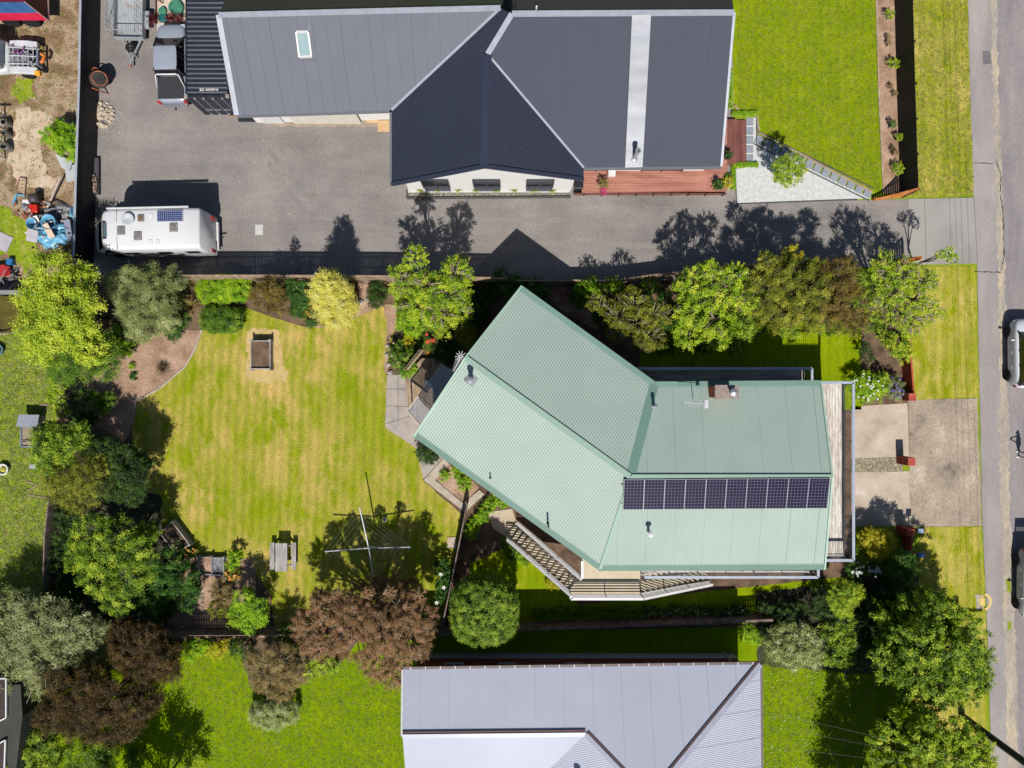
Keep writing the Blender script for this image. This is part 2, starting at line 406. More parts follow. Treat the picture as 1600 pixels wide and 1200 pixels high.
def onplane(x, y, a, b, c, off=0.0):     # where the photo's spot (x, y) lies on the roof plane a b c
    n = (b - a).cross(c - a).normalized()
    if n.z < 0: n = -n
    o = Vector((0, 0, HC)); d = Vector(((x - 800) / F, -(y - 600) / F, -1)); t = (a + n * off - o).dot(n) / d.dot(n)
    return o + d * t
def railing(mb, pts, h, step=.11, top=.09, bars=True, rails=0, r=.012):
    """balustrade along pts (floor level)"""
    for a, b in zip(pts, pts[1:]):
        a = Vector(a); b = Vector(b); L = (b - a).length; n = max(1, int(L / 1.5))
        mb.bar(a + Vector((0, 0, h)), b + Vector((0, 0, h)), top, .05)
        for i in range(n + 1):
            p = a.lerp(b, i / n); mb.bar(p, p + Vector((0, 0, h - .026)), .05, .05)
        if bars:
            mb.bar(a + Vector((0, 0, .1)), b + Vector((0, 0, .1)), .03, .03)
            for i in range(1, int(L / step)):
                p = a.lerp(b, i * step / L); mb.bar(p + Vector((0, 0, .115)), p + Vector((0, 0, h - .026)), .016, .016)
        for k in range(rails):
            z = h * (k + .8) / (rails + .8); mb.bar(a + Vector((0, 0, z)), b + Vector((0, 0, z)), .03, .06)
    return mb
def fence(name, label, pts, h, board, post, lean=0, group=None, step=2.4, bw=.14, gap=.012, slat=False, cap=None, side=1):
    """timber fence along ground points, boards on one side, rails and posts on the other"""
    pts = [Vector(p) for p in pts]; o = thing(name, label, 'fence', tuple(pts[0]), 0, group)
    bd = MB(pts[0]); ps = MB(pts[0]); rl = MB(pts[0]); cp = MB(pts[0]); rn = random.Random(int(abs(pts[0].x * 100)))
    for a, b in zip(pts, pts[1:]):
        L = (b - a).length; d = (b - a).normalized(); s = Vector((-d.y, d.x, 0)) * side
        ha = h if not isinstance(h, tuple) else h[0]; hb = h if not isinstance(h, tuple) else h[1]; n = max(1, int(L / (bw + gap)))
        for i in range(n):
            t = (i + .5) / n; p = a.lerp(b, t); z = ha + (hb - ha) * t + rn.uniform(-.015, .015)
            bd.bar(p + s * (.03 + rn.uniform(0, .006)) + Vector((0, 0, .03)), p + s * .03 + Vector((0, 0, z)), L / n - gap, .022, up=s) if False else bd.add(
                [q + e for e in (Vector((0, 0, .03)), Vector((0, 0, z))) for q in (p + s * .025 - d * (L / n - gap) / 2, p + s * .025 + d * (L / n - gap) / 2, p + s * .047 + d * (L / n - gap) / 2, p + s * .047 - d * (L / n - gap) / 2)],
                [(3, 2, 1, 0), (4, 5, 6, 7), (0, 1, 5, 4), (1, 2, 6, 5), (2, 3, 7, 6), (3, 0, 4, 7)])
        m = max(1, round(L / step))
        for i in range(m + 1):
            t = i / m; p = a.lerp(b, t) - s * .06; z = (ha + (hb - ha) * t) - .05
            ps.box(p.x - .05, p.y - .05, 0, p.x + .05, p.y + .05, z)
        for f in (.15, .5, .85): rl.bar(a + Vector((0, 0, ha * f)), b + Vector((0, 0, hb * f)), .045, .075)
        if cap: cp.bar(a + s * .01 + Vector((0, 0, ha + .035)), b + s * .01 + Vector((0, 0, hb + .035)), cap, .035)
    bd.obj('board', board, o); ps.obj('post', post, o); rl.obj('rail', post, o)
    if cap: cp.obj('capping', post, o)
    return o
# ---------------------------------------------------------------- ground
Z = lambda k: .006 * k
SOIL = mat('soil', [K(70,54,40), K(112,88,66), K(136,108,84)], scale=1.2, fine=14, famt=.4, rough=.95, bump=.8, bdist=.05, kind='pos')
MULCH = mat('mulch', [K(142,112,88), K(180,146,120), K(204,172,148)], scale=.9, fine=16, famt=.38, rough=.95, bump=.9, bdist=.05, kind='pos')
DIRT = mat('dirt', [K(100,104,40), K(132,104,72), K(150,122,90), K(186,162,132), K(150,120,88), K(116,96,66), K(140,150,60)], scale=.5, detail=10, fine=9, famt=.38, rough=.95, bump=.9, bdist=.08, kind='pos', lo=.3, hi=.72)
GRAVEL = mat('gravel', [K(126,119,116), K(144,137,133), K(162,154,148)], scale=.28, detail=9, fine=13, famt=.26, rough=.9, bump=.35, bdist=.02, kind='pos', streak=((.12, 1, 1), 1.1, .09))
ASPH = mat('asphalt', [K(134,126,130), K(150,142,142), K(164,156,150)], scale=.6, detail=9, fine=11, famt=.13, rough=.88, bump=.3, kind='pos', stretch=(1, .35, 1), streak=((1, .08, 1), 1.6, .1))
PATHM = mat('path asphalt', [K(150,142,142), K(162,154,152), K(178,170,164)], scale=.5, detail=9, fine=13, famt=.08, rough=.9, bump=.2, kind='pos', stretch=(1, .4, 1), streak=((1, .1, 1), 1.3, .06))
VERGE = mat('sandy verge', [K(158,148,140), K(180,168,152), K(210,192,162)], scale=1.3, detail=10, fine=12, famt=.2, rough=.95, bump=.4, kind='pos', stretch=(1, .3, 1))
CONC = mat('concrete apron', [K(152,146,142), K(166,160,155), K(172,167,162)], scale=.35, detail=7, fine=20, famt=.05, rough=.85, kind='pos')
CONCP = mat('pale concrete', [K(168,148,128), K(194,176,156), K(206,190,172), K(234,226,214)], scale=.7, detail=10, fine=14, famt=.1, rough=.85, kind='pos', hi=.74)
CONCR = mat('rough concrete', [K(112,102,92), K(166,150,132), K(182,164,144), K(206,190,172)], scale=.45, detail=11, fine=9, famt=.26, rough=.95, bump=.4, kind='pos', streak=((1, .3, 1), 1.2, .1))
PEB = mat('white pebbles', [K(196,196,196), K(216,216,214), K(228,228,226)], scale=5, detail=6, fine=20, famt=.2, rough=.9, bump=.6, kind='pos')
DPEB = mat('dark pebbles', [K(80,74,62), K(150,138,112), K(196,184,156)], scale=9, detail=4, fine=16, famt=.3, rough=.9, bump=.7, kind='pos')
EDG = mat('edging', [K(170,158,140), K(204,194,176)], scale=2, rough=.9)
L_W = lawn('lawn dry', K(162,174,30), K(138,158,16), K(220,190,116), .74, .085, R(2), .36, .56, .5)
L_N = lawn('lawn lush', K(162,180,16), K(126,154,8), K(206,190,76), .34, .05, 0, .5, .5)
L_S = lawn('lawn south', K(150,176,10), K(118,150,6), K(186,182,50), .2, .04, 0, .5, .5)
L_B = lawn('lawn verge', K(172,178,30), K(138,154,16), K(226,202,120), .76, .08, 0, .5, .7, .5)
L_L = lawn('lawn rough', K(170,186,52), K(122,154,34), K(214,198,120), .45, 0, 0, .9)
g = MB().box(-420, -420, -.5, 420, 420, 0).obj('ground', L_L); struct(g)
sheet('garden_soil', [(40,425),(1425,425),(1425,640),(1330,640),(1330,900),(1440,900),(1440,985),(60,1010),(60,640)], Z(1), SOIL)
sheet('bare_dirt', [(-260,-200),(152,-200),(146,470),(-260,462)], Z(2), DIRT)
sheet('gravel_drive', [(152,-220),(1145,-220),(1145,265),(1151,318),(1420,311),(1420,413),(1000,441),(146,441)], Z(2), GRAVEL)
sheet('north_lawn', [(1135,-200),(1368,-200),(1374,150),(1381,304),(1360,297),(1300,266),(1240,233),(1184,206),(1181,180),(1155,176),(1147,165)], Z(3), L_N, .09)
sheet('mulch_strip', [(1367,-200),(1402,-200),(1409,301),(1379,303),(1373,150)], Z(4), MULCH, .03)
sheet('verge_lawn', [(1399,-200),(1510,-200),(1513,60),(1521,305),(1412,307)], Z(3), L_B, .07)
sheet('verge_lawn', [(1421,416),(1524,416),(1530,620),(1424,627)], Z(3), L_B, .07)
sheet('verge_lawn', [(1438,823),(1532,822),(1540,960),(1546,1500),(1400,1500),(1432,950)], Z(3), L_B, .07)
sheet('pebble_court', [(1183,224),(1362,310),(1151,318),(1149,264),(1166,262),(1166,184),(1181,184)], Z(4), PEB)
sheet('footpath', [(1510,-260),(1513,60),(1521,305),(1527,430),(1530,600),(1532,700),(1534,800),(1541,950),(1549,1200),(1556,1600),(1600,1600),(1588,1200),(1580,950),(1575,800),(1572,600),(1568,430),(1560,250),(1552,0),(1548,-260)], Z(4), PATHM, .02)
sheet('road', [(1550,-260),(1554,0),(1562,250),(1569,430),(1572,600),(1575,800),(1581,950),(1590,1200),(1602,1600),(1850,1600),(1800,-260)], Z(2), ASPH)
sheet('road_shoulder', [(1543,-260),(1547,0),(1552,200),(1559,430),(1562,600),(1560,660),(1562,760),(1566,830),(1566,950),(1574,1200),(1586,1600),(1606,1600),(1592,1200),(1585,950),(1578,800),(1574,600),(1570,430),(1563,250),(1557,0),(1552,-260)], Z(5), VERGE, .1, step=.22)
sheet('drive_apron', [(1419,311),(1521,309),(1527,412),(1419,414)], Z(5), CONC)
sheet('drive_apron', [(1330,635),(1418,630),(1420,714),(1330,716)], Z(3), CONCP)
sheet('drive_apron', [(1330,738),(1421,736),(1422,821),(1330,823)], Z(3), CONCP)
sheet('pebble_strip', [(1330,716),(1410,715),(1410,737),(1330,738)], Z(4), DPEB)
sheet('rough_apron', [(1419,625),(1526,622),(1534,822),(1422,823)], Z(4), CONCR, .03)
W = [(312,522),(330,500),(378,478),(420,494),(480,512),(540,492),(580,478),(614,480),(620,510),(606,550),(604,600),(602,668),(655,700),(668,712),(660,750),(700,785),(722,804),(716,850),(700,905),(692,990),(430,996),(424,930),(388,880),(300,864),(262,835),(215,800),(205,700),(209,655),(212,626),(250,606),(290,572)]
sheet('west_lawn', W, Z(3), L_W, .03)
sheet('mulch_bed', [(110,612),(185,560),(230,515),(316,515),(313,530),(290,572),(250,606),(212,626),(209,660),(195,690),(140,660)], Z(4), MULCH, .04)
sheet('side_lawn', [(735,880),(800,850),(860,900),(905,945),(1330,900),(1330,968),(820,985),(735,985)], Z(3), L_N, .03)
sheet('side_lawn', [(1000,500),(1345,500),(1345,640),(1000,640)], Z(3), L_N, .03)
sheet('south_lawn', [(80,1002),(662,1002),(662,988),(1432,975),(1432,1060),(1440,1500),(80,1500)], Z(2), L_S, .02)
sheet('neighbour_lawn', [(-300,462),(70,462),(90,640),(78,780),(70,960),(-300,960)], Z(3), L_L, .04)
DSOIL = mat('shaded leafy soil', [K(34,32,20), K(56,60,30), K(84,74,48)], scale=3, fine=12, famt=.5, rough=.95, bump=.9, bdist=.06, kind='pos')  # leaf litter and earth, with the trees' shade put into the colour
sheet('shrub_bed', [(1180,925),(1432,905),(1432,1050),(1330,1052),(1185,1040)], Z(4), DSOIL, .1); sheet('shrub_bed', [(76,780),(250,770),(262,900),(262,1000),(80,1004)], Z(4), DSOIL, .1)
sheet('shrub_bed', [(370,1000),(560,1000),(530,1040),(470,1070),(392,1075)], Z(4), SOIL, .06)
sheet('vegetable_bed', [(262,880),(300,868),(398,872),(400,930),(415,996),(262,996)], Z(4), MULCH, .05)
sheet('concrete_path', [(605,586),(642,584),(642,650),(700,708),(705,690),(720,705),(662,748),(650,700),(602,668)], Z(5), mat('path slabs', [K(156,146,140), K(178,168,160), K(190,178,166)], scale=1.2, fine=9, famt=.08, rough=.9, kind='pos'))
SL = mat('slab joint', [K(96,88,80)], rough=.95)
for a, b in (((604,608),(642,608)), ((604,634),(642,636)), ((622,586),(622,664)), ((603,662),(642,650))): 
    pa, pb = P(*a), P(*b); struct(MB().bar((pa.x, pa.y, Z(5) + .003), (pb.x, pb.y, Z(5) + .003), .025, .01).obj('path_joint', SL))
PTH = mat('sandy slabs', [K(190,170,146), K(212,196,170)], scale=1.5, fine=10, famt=.08, rough=.9, kind='pos')
sheet('patio_path', [(762,800),(800,795),(815,838),(800,845),(770,825)], Z(5), PTH)
# bed kerb beside the green house
kb = MB(); pp = [G(-96,142), G(-138,150), G(-75,205), G(-28,158)]
for a, b in ((( 697,718),(662,750)), ((662,750),(727,800)), ((727,800),(758,765)), ((700,722),(683,748))): pass
KB = [(693,716),(662,750),(727,800),(757,772),(749,765),(724,786),(680,750),(702,724)]
kb.prism([P(*p)[:2] for p in KB], 0, .09); tag(kb.obj('bed_kerb', EDG), 'low concrete kerb round the small planted bed at the green house', 'garden kerb')
sheet('kerb_bed_soil', [(702,724),(680,750),(724,786),(749,762),(730,742)], Z(6), MULCH)
sheet('bark_mulch', [(845,446),(905,448),(915,470),(940,520),(905,500),(868,478)], Z(6), mat('red bark', [K(110,74,58), K(160,118,100), K(196,160,144)], scale=1.2, fine=12, famt=.4, rough=.95, bump=.9, bdist=.05, kind='pos'), .05)
sheet('garden_path', [(560,442),(582,440),(590,468),(600,478),(578,486),(548,500),(540,492),(562,480)], Z(6), MULCH, .05)
sheet('bed_margin', [(600,476),(622,478),(618,512),(608,530),(607,582),(600,582),(603,540),(606,512)], Z(6), MULCH, .05)
# curved edging of the mulch bed
ed = MB(); cv = [(316,516),(306,545),(290,573),(250,607),(213,627),(209,655)]
for a, b in zip(cv, cv[1:]): ed.bar(P(*a) + Vector((0, 0, .04)), P(*b) + Vector((0, 0, .04)), .09, .1)
tag(ed.obj('bed_edging', EDG), 'thin pale edging curving round the bark mulch bed', 'garden edging')
ed = MB()
for cv in ([(1367,-60),(1373,150),(1380,302)], [(1362,300),(1300,268),(1240,235),(1186,207),(1182,181),(1156,177),(1148,165)], [(480,510),(517,510),(517,505)]):
    for a, b in zip(cv, cv[1:]): ed.bar(P(*a) + Vector((0, 0, .03)), P(*b) + Vector((0, 0, .03)), .12, .08)
tag(ed.obj('bed_edging', mat('timber edge', [K(150,126,96), K(196,176,146)], rough=.9)), 'tan timber edging round the lush lawn by the black house', 'garden edging')
TANG = mat('worn grass', [K(176,160,84), K(206,178,116), K(214,186,132)], scale=1.6, detail=9, fine=14, famt=.2, rough=.95, kind='pos')
sheet('worn_patch', [(385,520),(394,513),(430,514),(437,520),(440,566),(452,580),(446,596),(400,598),(384,590)], Z(5), TANG, .12, step=.2)
sheet('sandy_patch', [(20,172),(66,170),(84,190),(62,226),(70,262),(88,290),(60,300),(30,290),(12,250),(24,214)], Z(3), mat('sandy dirt', [K(176,148,118), K(208,184,156), K(222,204,182)], scale=1.2, detail=9, fine=10, famt=.22, rough=.95, kind='pos'), .2, step=.25)
sheet('scrap_grass', [(-20,318),(16,330),(46,352),(56,392),(40,430),(20,400),(-20,396)], Z(4), L_L, .18, step=.25)
sheet('scrap_grass', [(22,124),(48,120),(54,150),(30,160),(20,150)], Z(4), L_L, .16, step=.25)
sheet('dust_strip', [(412,189),(560,186),(612,190),(640,196),(560,198),(430,197)], Z(3), mat('dusty gravel', [K(160,142,124), K(176,158,138)], scale=1.5, fine=13, famt=.24, rough=.95, kind='pos'), .08, step=.2)
rn = random.Random(31); f = MB()
for k in range(120):
    x, y = (rn.gauss(170, 14), rn.gauss(190, 14)) if k < 40 else (rn.uniform(160, 1130), rn.uniform(196, 385))
    if 595 < x < 905 and y < 315: continue
    q = P(x, y); r = rn.uniform(.02, .05); f.blob((q.x, q.y, .015), (r, r * .8, r * .5), rn, 5, 4, .3)
f.obj('loose_stones', mat('pale chips', [K(190,180,168), K(226,216,202)], scale=6, rough=.9, kind='pos'))['kind'] = 'stuff'
TRK = mat('wheel track', [K(132,126,122), K(146,139,134), K(152,146,140)], scale=.5, detail=9, fine=13, famt=.24, rough=.9, bump=.35, bdist=.02, kind='pos')
for dy in (0, 38):
    t0 = [(1415, 342 + dy), (1100, 344 + dy), (700, 338 + dy * .9), (480, 300 + dy * .8), (420, 230 + dy * .5)]
    sheet('wheel_track', t0 + [(x - 4, y + 8) for x, y in t0[::-1]], Z(3) - .003, TRK, .06, step=.3)
# joints cut in the aprons and road patches
J = mat('joint', [K(98,92,90)], rough=.95); jb = MB()
for a, b in (((1444,311),(1447,413)), ((1521,308),(1527,412))): jb.bar(P(*a) + Vector((0, 0, Z(5) + .004)), P(*b) + Vector((0, 0, Z(5) + .004)), .02, .006)
struct(jb.obj('apron_joints', J))
crk = MB(); rn = random.Random(4)
for line in ([(1563,305),(1566,330),(1568,370),(1569,400),(1563,424)], [(1522,424),(1545,425),(1563,426)], [(1556,252),(1563,275),(1562,300)], [(1519,255),(1552,256)]):
    for a, b in zip(line, line[1:]):
        a = P(*a); b = P(*b); q = a
        for k in range(1, 9):
            r = a.lerp(b, k / 8) + Vector((rn.uniform(-.03, .03), rn.uniform(-.03, .03), 0)); crk.bar(q + Vector((0, 0, .034)), r + Vector((0, 0, .034)), rn.uniform(.02, .07), .008); q = r
struct(crk.obj('road_cracks', mat('crack', [K(66,60,58)], rough=.95)))
gm_ = MATS['gravel']; 
def stain(name, pts, k, m, rough=.12): return sheet(name, pts, Z(k) + .001, m, rough, step=.3)
GD = mat('oil stain', [K(112,104,102), K(132,124,120)], scale=2, fine=12, rough=.9, kind='pos'); GL = mat('worn gravel', [K(158,150,144), K(172,164,158)], scale=.8, detail=9, fine=12, famt=.2, rough=.95, kind='pos')
pt = mat('road patch', [K(112,108,114), K(124,120,124)], scale=3, fine=14, rough=.9, kind='pos')
sheet('road_patch', [(1535,80),(1547,80),(1548,100),(1536,101)], Z(6), pt); 
# yellow paint round a cover on the footpath
YP = mat('yellow paint', [K(232,196,96), K(246,214,128)], scale=5, rough=.7); yb = MB(); c = P(1535, 940)
for k in range(14):
    a0 = R(-75 + k * 150 / 14); a1 = R(-75 + (k + 1) * 150 / 14); r0, r1 = .42, .55
    yb.add([(c.x + r * math.cos(a), c.y + r * math.sin(a), .036) for r, a in ((r0, a0), (r1, a0), (r1, a1), (r0, a1))], [(0, 1, 2, 3)])
yb.box(c.x - .2, c.y - .22, .030, c.x + .12, c.y + .22, .040)
struct(yb.obj('path_marking', YP))
sheet('cover_patch', [(1524,928),(1536,930),(1537,952),(1525,953)], Z(4) + .002, VERGE, .04)
hid = P(405, 359); hb = MB((hid.x, hid.y, 0)).box(hid.x - .24, hid.y - .32, 0, hid.x + .24, hid.y + .32, .03)
tag(hb.obj('drain_cover', mat('cover', [K(206,204,200)], rough=.8), bevel=.01), 'pale square drain cover set in the gravel drive', 'drain cover')

# ---------------------------------------------------------------- green house
def gmetal(name, c, rough=.42, amt=.05):
    return mat(name, [tuple(x * (1 - amt) for x in c[:3]) + (1,), c, tuple(min(.85, x * (1 + amt)) for x in c[:3]) + (1,)], scale=.5, detail=6, rough=rough, spec=1.0 if rough == .82 else .3, kind='pos')
GR = gmetal('green roof', K(171,189,179), .6); GRD = gmetal('green trim', K(118,152,138), .55)
WH = plain('white paint', K(236,234,232), .6); CRM = mat('cream wall', [K(196,178,150), K(214,198,172)], rough=.85, kind='pos')
CREAM = mat('cream concrete', [K(206,190,160), K(222,208,180)], scale=1.4, rough=.85, kind='pos'); WD = mat('weathered deck', [K(168,156,144), K(216,206,194), K(234,228,218)], scale=3, stretch=(1, .15, 1), fine=12, famt=.25, rough=.9, kind='pos')
WDX = mat('grey deck', [K(150,138,124), K(196,184,168), K(214,204,190)], scale=3, stretch=(.15, 1, 1), fine=12, famt=.25, rough=.9, kind='pos')
RAILG = plain('rail grey', K(176,184,200), .45); DK = plain('dark metal', K(40,42,48), .5); GLASSD = mat('dark glass', [K(44,52,60)], rough=.08, spec=.8)
he, hr = 5.1, 6.25; hf = 2.8
E1 = P(815,447,he); E2 = P(1023,597,he); E3 = P(647,682,he); E4 = P(937,891,he); E5 = P(1282,595,he); E6 = P(1288,889,he)
R1 = P(727,559,hr); R2 = P(985,745,hr); R3 = P(1300,745,hr)
org = (0, -3, 0); H = thing('green_roofed_house', 'large two storey house with pale green metal roof bent in the middle', 'house', org)
rf = MB(org); dA = (E2 - E1).normalized(); dB = Vector((1, 0, 0))
corr(rf, [E1, E2, R2, R1], dA, .14, .012); corr(rf, [R1, R2, E4, E3], dA, .14, .012)
corr(rf, [E2, E5, R3, R2], dB, .14, .013); corr(rf, [R2, R3, E6, E4], dB, .14, .013)
roof = rf.obj('roof', GR, H)
sb = MB(org)
for q in ([E1, R1, R2, E2], [R1, E3, E4, R2], [E2, R2, R3, E5], [R2, E4, E6, R3]): slab(sb, q, .12, .05)
sb.obj('roof_deck', GRD, H)
cp = MB(org); up = Vector((0, 0, .035))
cp.bar(R1 + up, R2 + up, .3, .03); cp.bar(R2 + up, R3 + up, .26, .03); cp.bar(R2 + up, E4 + up, .18, .03); cp.obj('ridge_cap', gmetal('green cap', K(150,180,164), .6), roof)
LAP = gmetal('green lap', K(150,176,162), .6)
for q, d_ in (([E2, E5, R3, R2], dB), ([R2, R3, E6, E4], dB)): seams(q, d_, 1.52, 'sheet_lap', LAP, roof, org, .007, .014)
vl = MB(org); vl.bar(E2 + Vector((0, 0, .012)), R2 + Vector((0, 0, .012)), .5, .03); vl.obj('valley_flashing', GRD, roof)
gt = MB(org)
def outs(a, b, o): d = (b - a).normalized(); n = Vector((d.y, -d.x, 0)); return a + n * o, b + n * o
for a, b, s in ((E1, E2, -1), (E3, E4, 1), (E2, E5, -1), (E4, E6, 1)):
    gt = MB(org); p, q = outs(a, b, s * -.14); gt.bar(p + Vector((0, 0, .05)), q + Vector((0, 0, .05)), .34, .03); gt.obj('gutter', GRD, H)
tr = MB(org)
for a, b in ((E1, R1), (R1, E3), (E5, R3), (R3, E6)): tr = MB(org).bar(a + Vector((0, 0, .03)), b + Vector((0, 0, .03)), .09, .1); tr.obj('barge_trim', gmetal('pale trim', K(176,206,188)), H)
wl = MB(org); wp = [G(18,-118), G(190,6), G(414,6), G(418,241), G(124,241), G(-120,66)]
wl.prism([p[:2] for p in wp], 0, he - .16); wl.obj('wall', CRM, H)
for nm, a, e, r in (('gable_wall', E1, E3, R1), ('gable_wall', E5, E6, R3)):
    m = (a + e) / 2; ins = Vector((.45 if nm and a is E1 else -.45, 0, 0)) if False else ((R2 - R1).normalized() * .5 if a is E1 else Vector((-.5, 0, 0)))
    ins.z = 0; g_ = MB(org); A, B, T_ = a.lerp(e, .08) + ins, a.lerp(e, .92) + ins, r + ins; t2 = ins.normalized() * .12
    for q in (A, B): q.z = he - .17
    T_.z = hr - .3; g_.add([A, B, T_, A + t2, B + t2, T_ + t2], [(0, 1, 2), (5, 4, 3), (0, 3, 4, 1), (1, 4, 5, 2), (2, 5, 3, 0)]); g_.obj(nm, CRM, H)
def window(org, parent, a, b, z0, z1, out=.04, name='window', fm=None):
    a = Vector(a); b = Vector(b); d = (b - a).normalized(); n = Vector((d.y, -d.x, 0)); f = MB(org); zc = (z0 + z1) / 2
    for z in (z0, z1): f.bar(a + n * out + Vector((0, 0, z)), b + n * out + Vector((0, 0, z)), .08, .07)
    for t in (0, .5, 1): p = a.lerp(b, t) + n * out; f.bar(p + Vector((0, 0, z0 + .036)), p + Vector((0, 0, z1 - .036)), .06, .07)
    fo = f.obj(name, fm or WH, parent); g2 = MB(org); p, q = a + n * .012, b + n * .012
    g2.add([(p.x, p.y, z0), (q.x, q.y, z0), (q.x, q.y, z1), (p.x, p.y, z1)], [(0, 1, 2, 3)]); g2.obj('pane', GLASSD, fo)
for x0, x1 in ((150, 200), (230, 290), (320, 390)):
    for z in (.9, hf + .5): window(org, H, G(x0, 241), G(x1, 241), z, z + 1.3)
for t in (.15, .55): window(org, H, wp[5].lerp(wp[4], t), wp[5].lerp(wp[4], t + .18), hf + .5, hf + 1.8)
for y0 in (40, 100, 170): window(org, H, G(418, y0 + 45), G(418, y0), hf + .1, hf + 2.1)
for y0 in (25, 140): # garage doors
    q = MB(org).box(G(418, y0).x + .005, G(0, y0).y, .05, G(418, y0).x + .06, G(0, y0 + 85).y, 2.3); q.obj('garage_door', plain('garage door', K(214,208,196)), H)
for x0 in (220, 300, 370): window(org, H, G(x0 + 40, 6), G(x0, 6), hf + .3, hf + 1.9)
# decks
def deck(parent, pts, z, m, t=.12): MB(org).prism([p[:2] for p in pts], z - t, z).obj('deck', m, parent)
deck(H, [G(418.5,-3), G(484,-3), G(484,250), G(418.5,250)], hf, WD)
deck(H, [G(186,5.5), G(425,5.5), G(425,-22), G(150,-22)], hf - .004, WDX)
deck(H, [G(188,241.5), G(434,241.5), G(434,274), G(188,274)], hf - .008, WD)
gp = MB(org)
for k in range(1, 15):
    x = G(418.5 + k * 4.4, 0).x; gp.box(x - .006, G(0, 249).y, hf + .001, x + .006, G(0, -2).y, hf + .004)
for k in range(1, 6): y = G(0, -22 + k * 4.4).y; gp.box(G(160, 0).x, y - .006, hf + .001, G(424, 0).x, y + .006, hf + .004)
gp.obj('deck_gap', plain('deck gap', K(66,58,50)), H)
rl = MB(org); railing(rl, [G(425,-2,hf), G(484,-2,hf), G(484,250,hf), G(419,250,hf)], 1.1, .12, .15)
railing(rl, [G(150,-22,hf), G(425,-22,hf), G(425,2,hf)], 1.1, .12, .15); railing(rl, [G(188,274,hf), G(434,274,hf), G(434,244,hf)], 1.1, .12, .15)
rl.obj('balustrade', RAILG, H)
ps = MB(org)
for p in (G(482,-1), G(482,80), G(482,165), G(482,248), G(423,-20), G(340,-20), G(260,-20), G(200,-20), G(432,272), G(350,272), G(270,272)): ps = MB(org).box(p.x - .07, p.y - .07, 0, p.x + .07, p.y + .07, hf - .15); ps.obj('deck_post', plain('post white', K(206,204,200)), H)
# south stairs: landing, two flights, horizontal-rail balustrades
ld = MB(org); LP = [G(100,243), G(187,243), G(187,306), G(84,306), G(84,301), G(100,277)]
ld.prism([p[:2] for p in LP], hf - .16, hf - .012); ld.obj('landing', CREAM, H)
tr = MB(org); st = MB(org); n = 13; i0, i1, o0, o1 = G(8,213), G(99,279), G(-8,237), G(84,302)
for k in range(n):
    t0 = k / n; t1 = (k + .86) / n; z = .18 + (hf - .2) * k / n; a, b, c_, d_ = i0.lerp(i1, t0), i0.lerp(i1, t1), o0.lerp(o1, t1), o0.lerp(o1, t0)
    tr.prism([p[:2] for p in (a, b, c_, d_)], z - .05, z)
tr.obj('stair_tread', CREAM, H); tr = MB(org); q0, q1, p0, p1 = G(306,281), G(188,278), G(306,306), G(188,306)
for k in range(n):
    t0 = k / n; t1 = (k + .86) / n; z = .18 + (hf - .2) * k / n; a, b, c_, d_ = q0.lerp(q1, t0), q0.lerp(q1, t1), p0.lerp(p1, t1), p0.lerp(p1, t0)
    tr.prism([p[:2] for p in (a, b, c_, d_)], z - .05, z)
tr.obj('stair_tread', CREAM, H)
for a, b in ((i0, i1), (o0, o1), (q0, q1), (p0, p1)):
    st = MB(org).bar(a + Vector((0, 0, .05)), b + Vector((0, 0, hf - .15)), .06, .26); st.obj('stringer', WH, H)
rb = MB(org); h_ = lambda p, z: Vector((p.x, p.y, z))
for a, b, za, zb in ((i0, i1, .1, hf), (o0, o1, .1, hf), (p0, p1, .1, hf), (o1, G(84,306), hf, hf), (G(84,306), G(187,306), hf, hf), (G(100,277), G(100,252), hf, hf)):
    railing(rb, [h_(a, za), h_(b, zb)], .92, .1, .15, bars=False, rails=4)
rb.obj('stair_balustrade', WH, H)
# roof fittings
def flue(parent, x, y, pl, r, h, cap=1.5, m=None, name='vent_pipe'):
    b = onplane(x, y, *pl); f = MB(org); f.lathe([(r * 1.7, -.03), (r * 1.6, .05), (r, .08), (r, h), (r * cap, h + .01), (r * cap, h + .08), (r * .3, h + .14), (0, h + .14)], b, 14)
    return f.obj(name, m or plain('galvanised', K(190,190,196), .35, .6), parent, smooth=False)
SA = (E3, E4, R1); SB = (E4, E6, R2); NB = (E2, E5, R2); NA = (E1, E2, R1)
flue(roof, 1013, 831, SB, .07, .6, 2.2, plain('vent white', K(226,226,226))); flue(roof, 856, 818, SA, .05, .75, 1.1, DK); flue(roof, 1021, 634, NB, .08, .55, 1.4)
flue(roof, 766, 746, SA, .035, .3, 1.1, DK)
b = onplane(736, 594, *SA); f = MB(org); f.m = Matrix.Translation(b) @ Matrix.Rotation(math.atan2(dA.y, dA.x), 4, 'Z')
f.box(-.26, -.26, -.05, .26, .26, .1); f.lathe([(.12, .1), (.12, .8), (.17, .8), (.17, .95), (.06, 1.02), (0, 1.02)], (0, 0, 0), 16); f.obj('flue', plain('flue steel', K(200,200,206), .3, .5), roof)
# chimney
b = onplane(1122, 612, *NB); BR = mat('brick orange', [K(176,78,30), K(204,98,44), K(216,124,70)], scale=6, fine=18, famt=.2, rough=.9, kind='pos')
f = MB(org).box(b.x - .5, b.y - .3, b.z - .3, b.x + .62, b.y + .3, b.z + 1.25); ch = f.obj('chimney', BR, roof)
f = MB(org).box(b.x - .56, b.y - .36, b.z + 1.25, b.x + .68, b.y + .36, b.z + 1.33); f.obj('chimney_cap', mat('mortar', [K(130,118,110), K(176,160,148)], scale=5, rough=.9, kind='pos'), ch)
f = MB(org).lathe([(.13, 0), (.13, .35), (.2, .36), (.2, .44), (0, .52)], (b.x + .3, b.y, b.z + 1.33), 16); f.obj('chimney_pot', plain('galvanised', K(190,190,196)), ch)
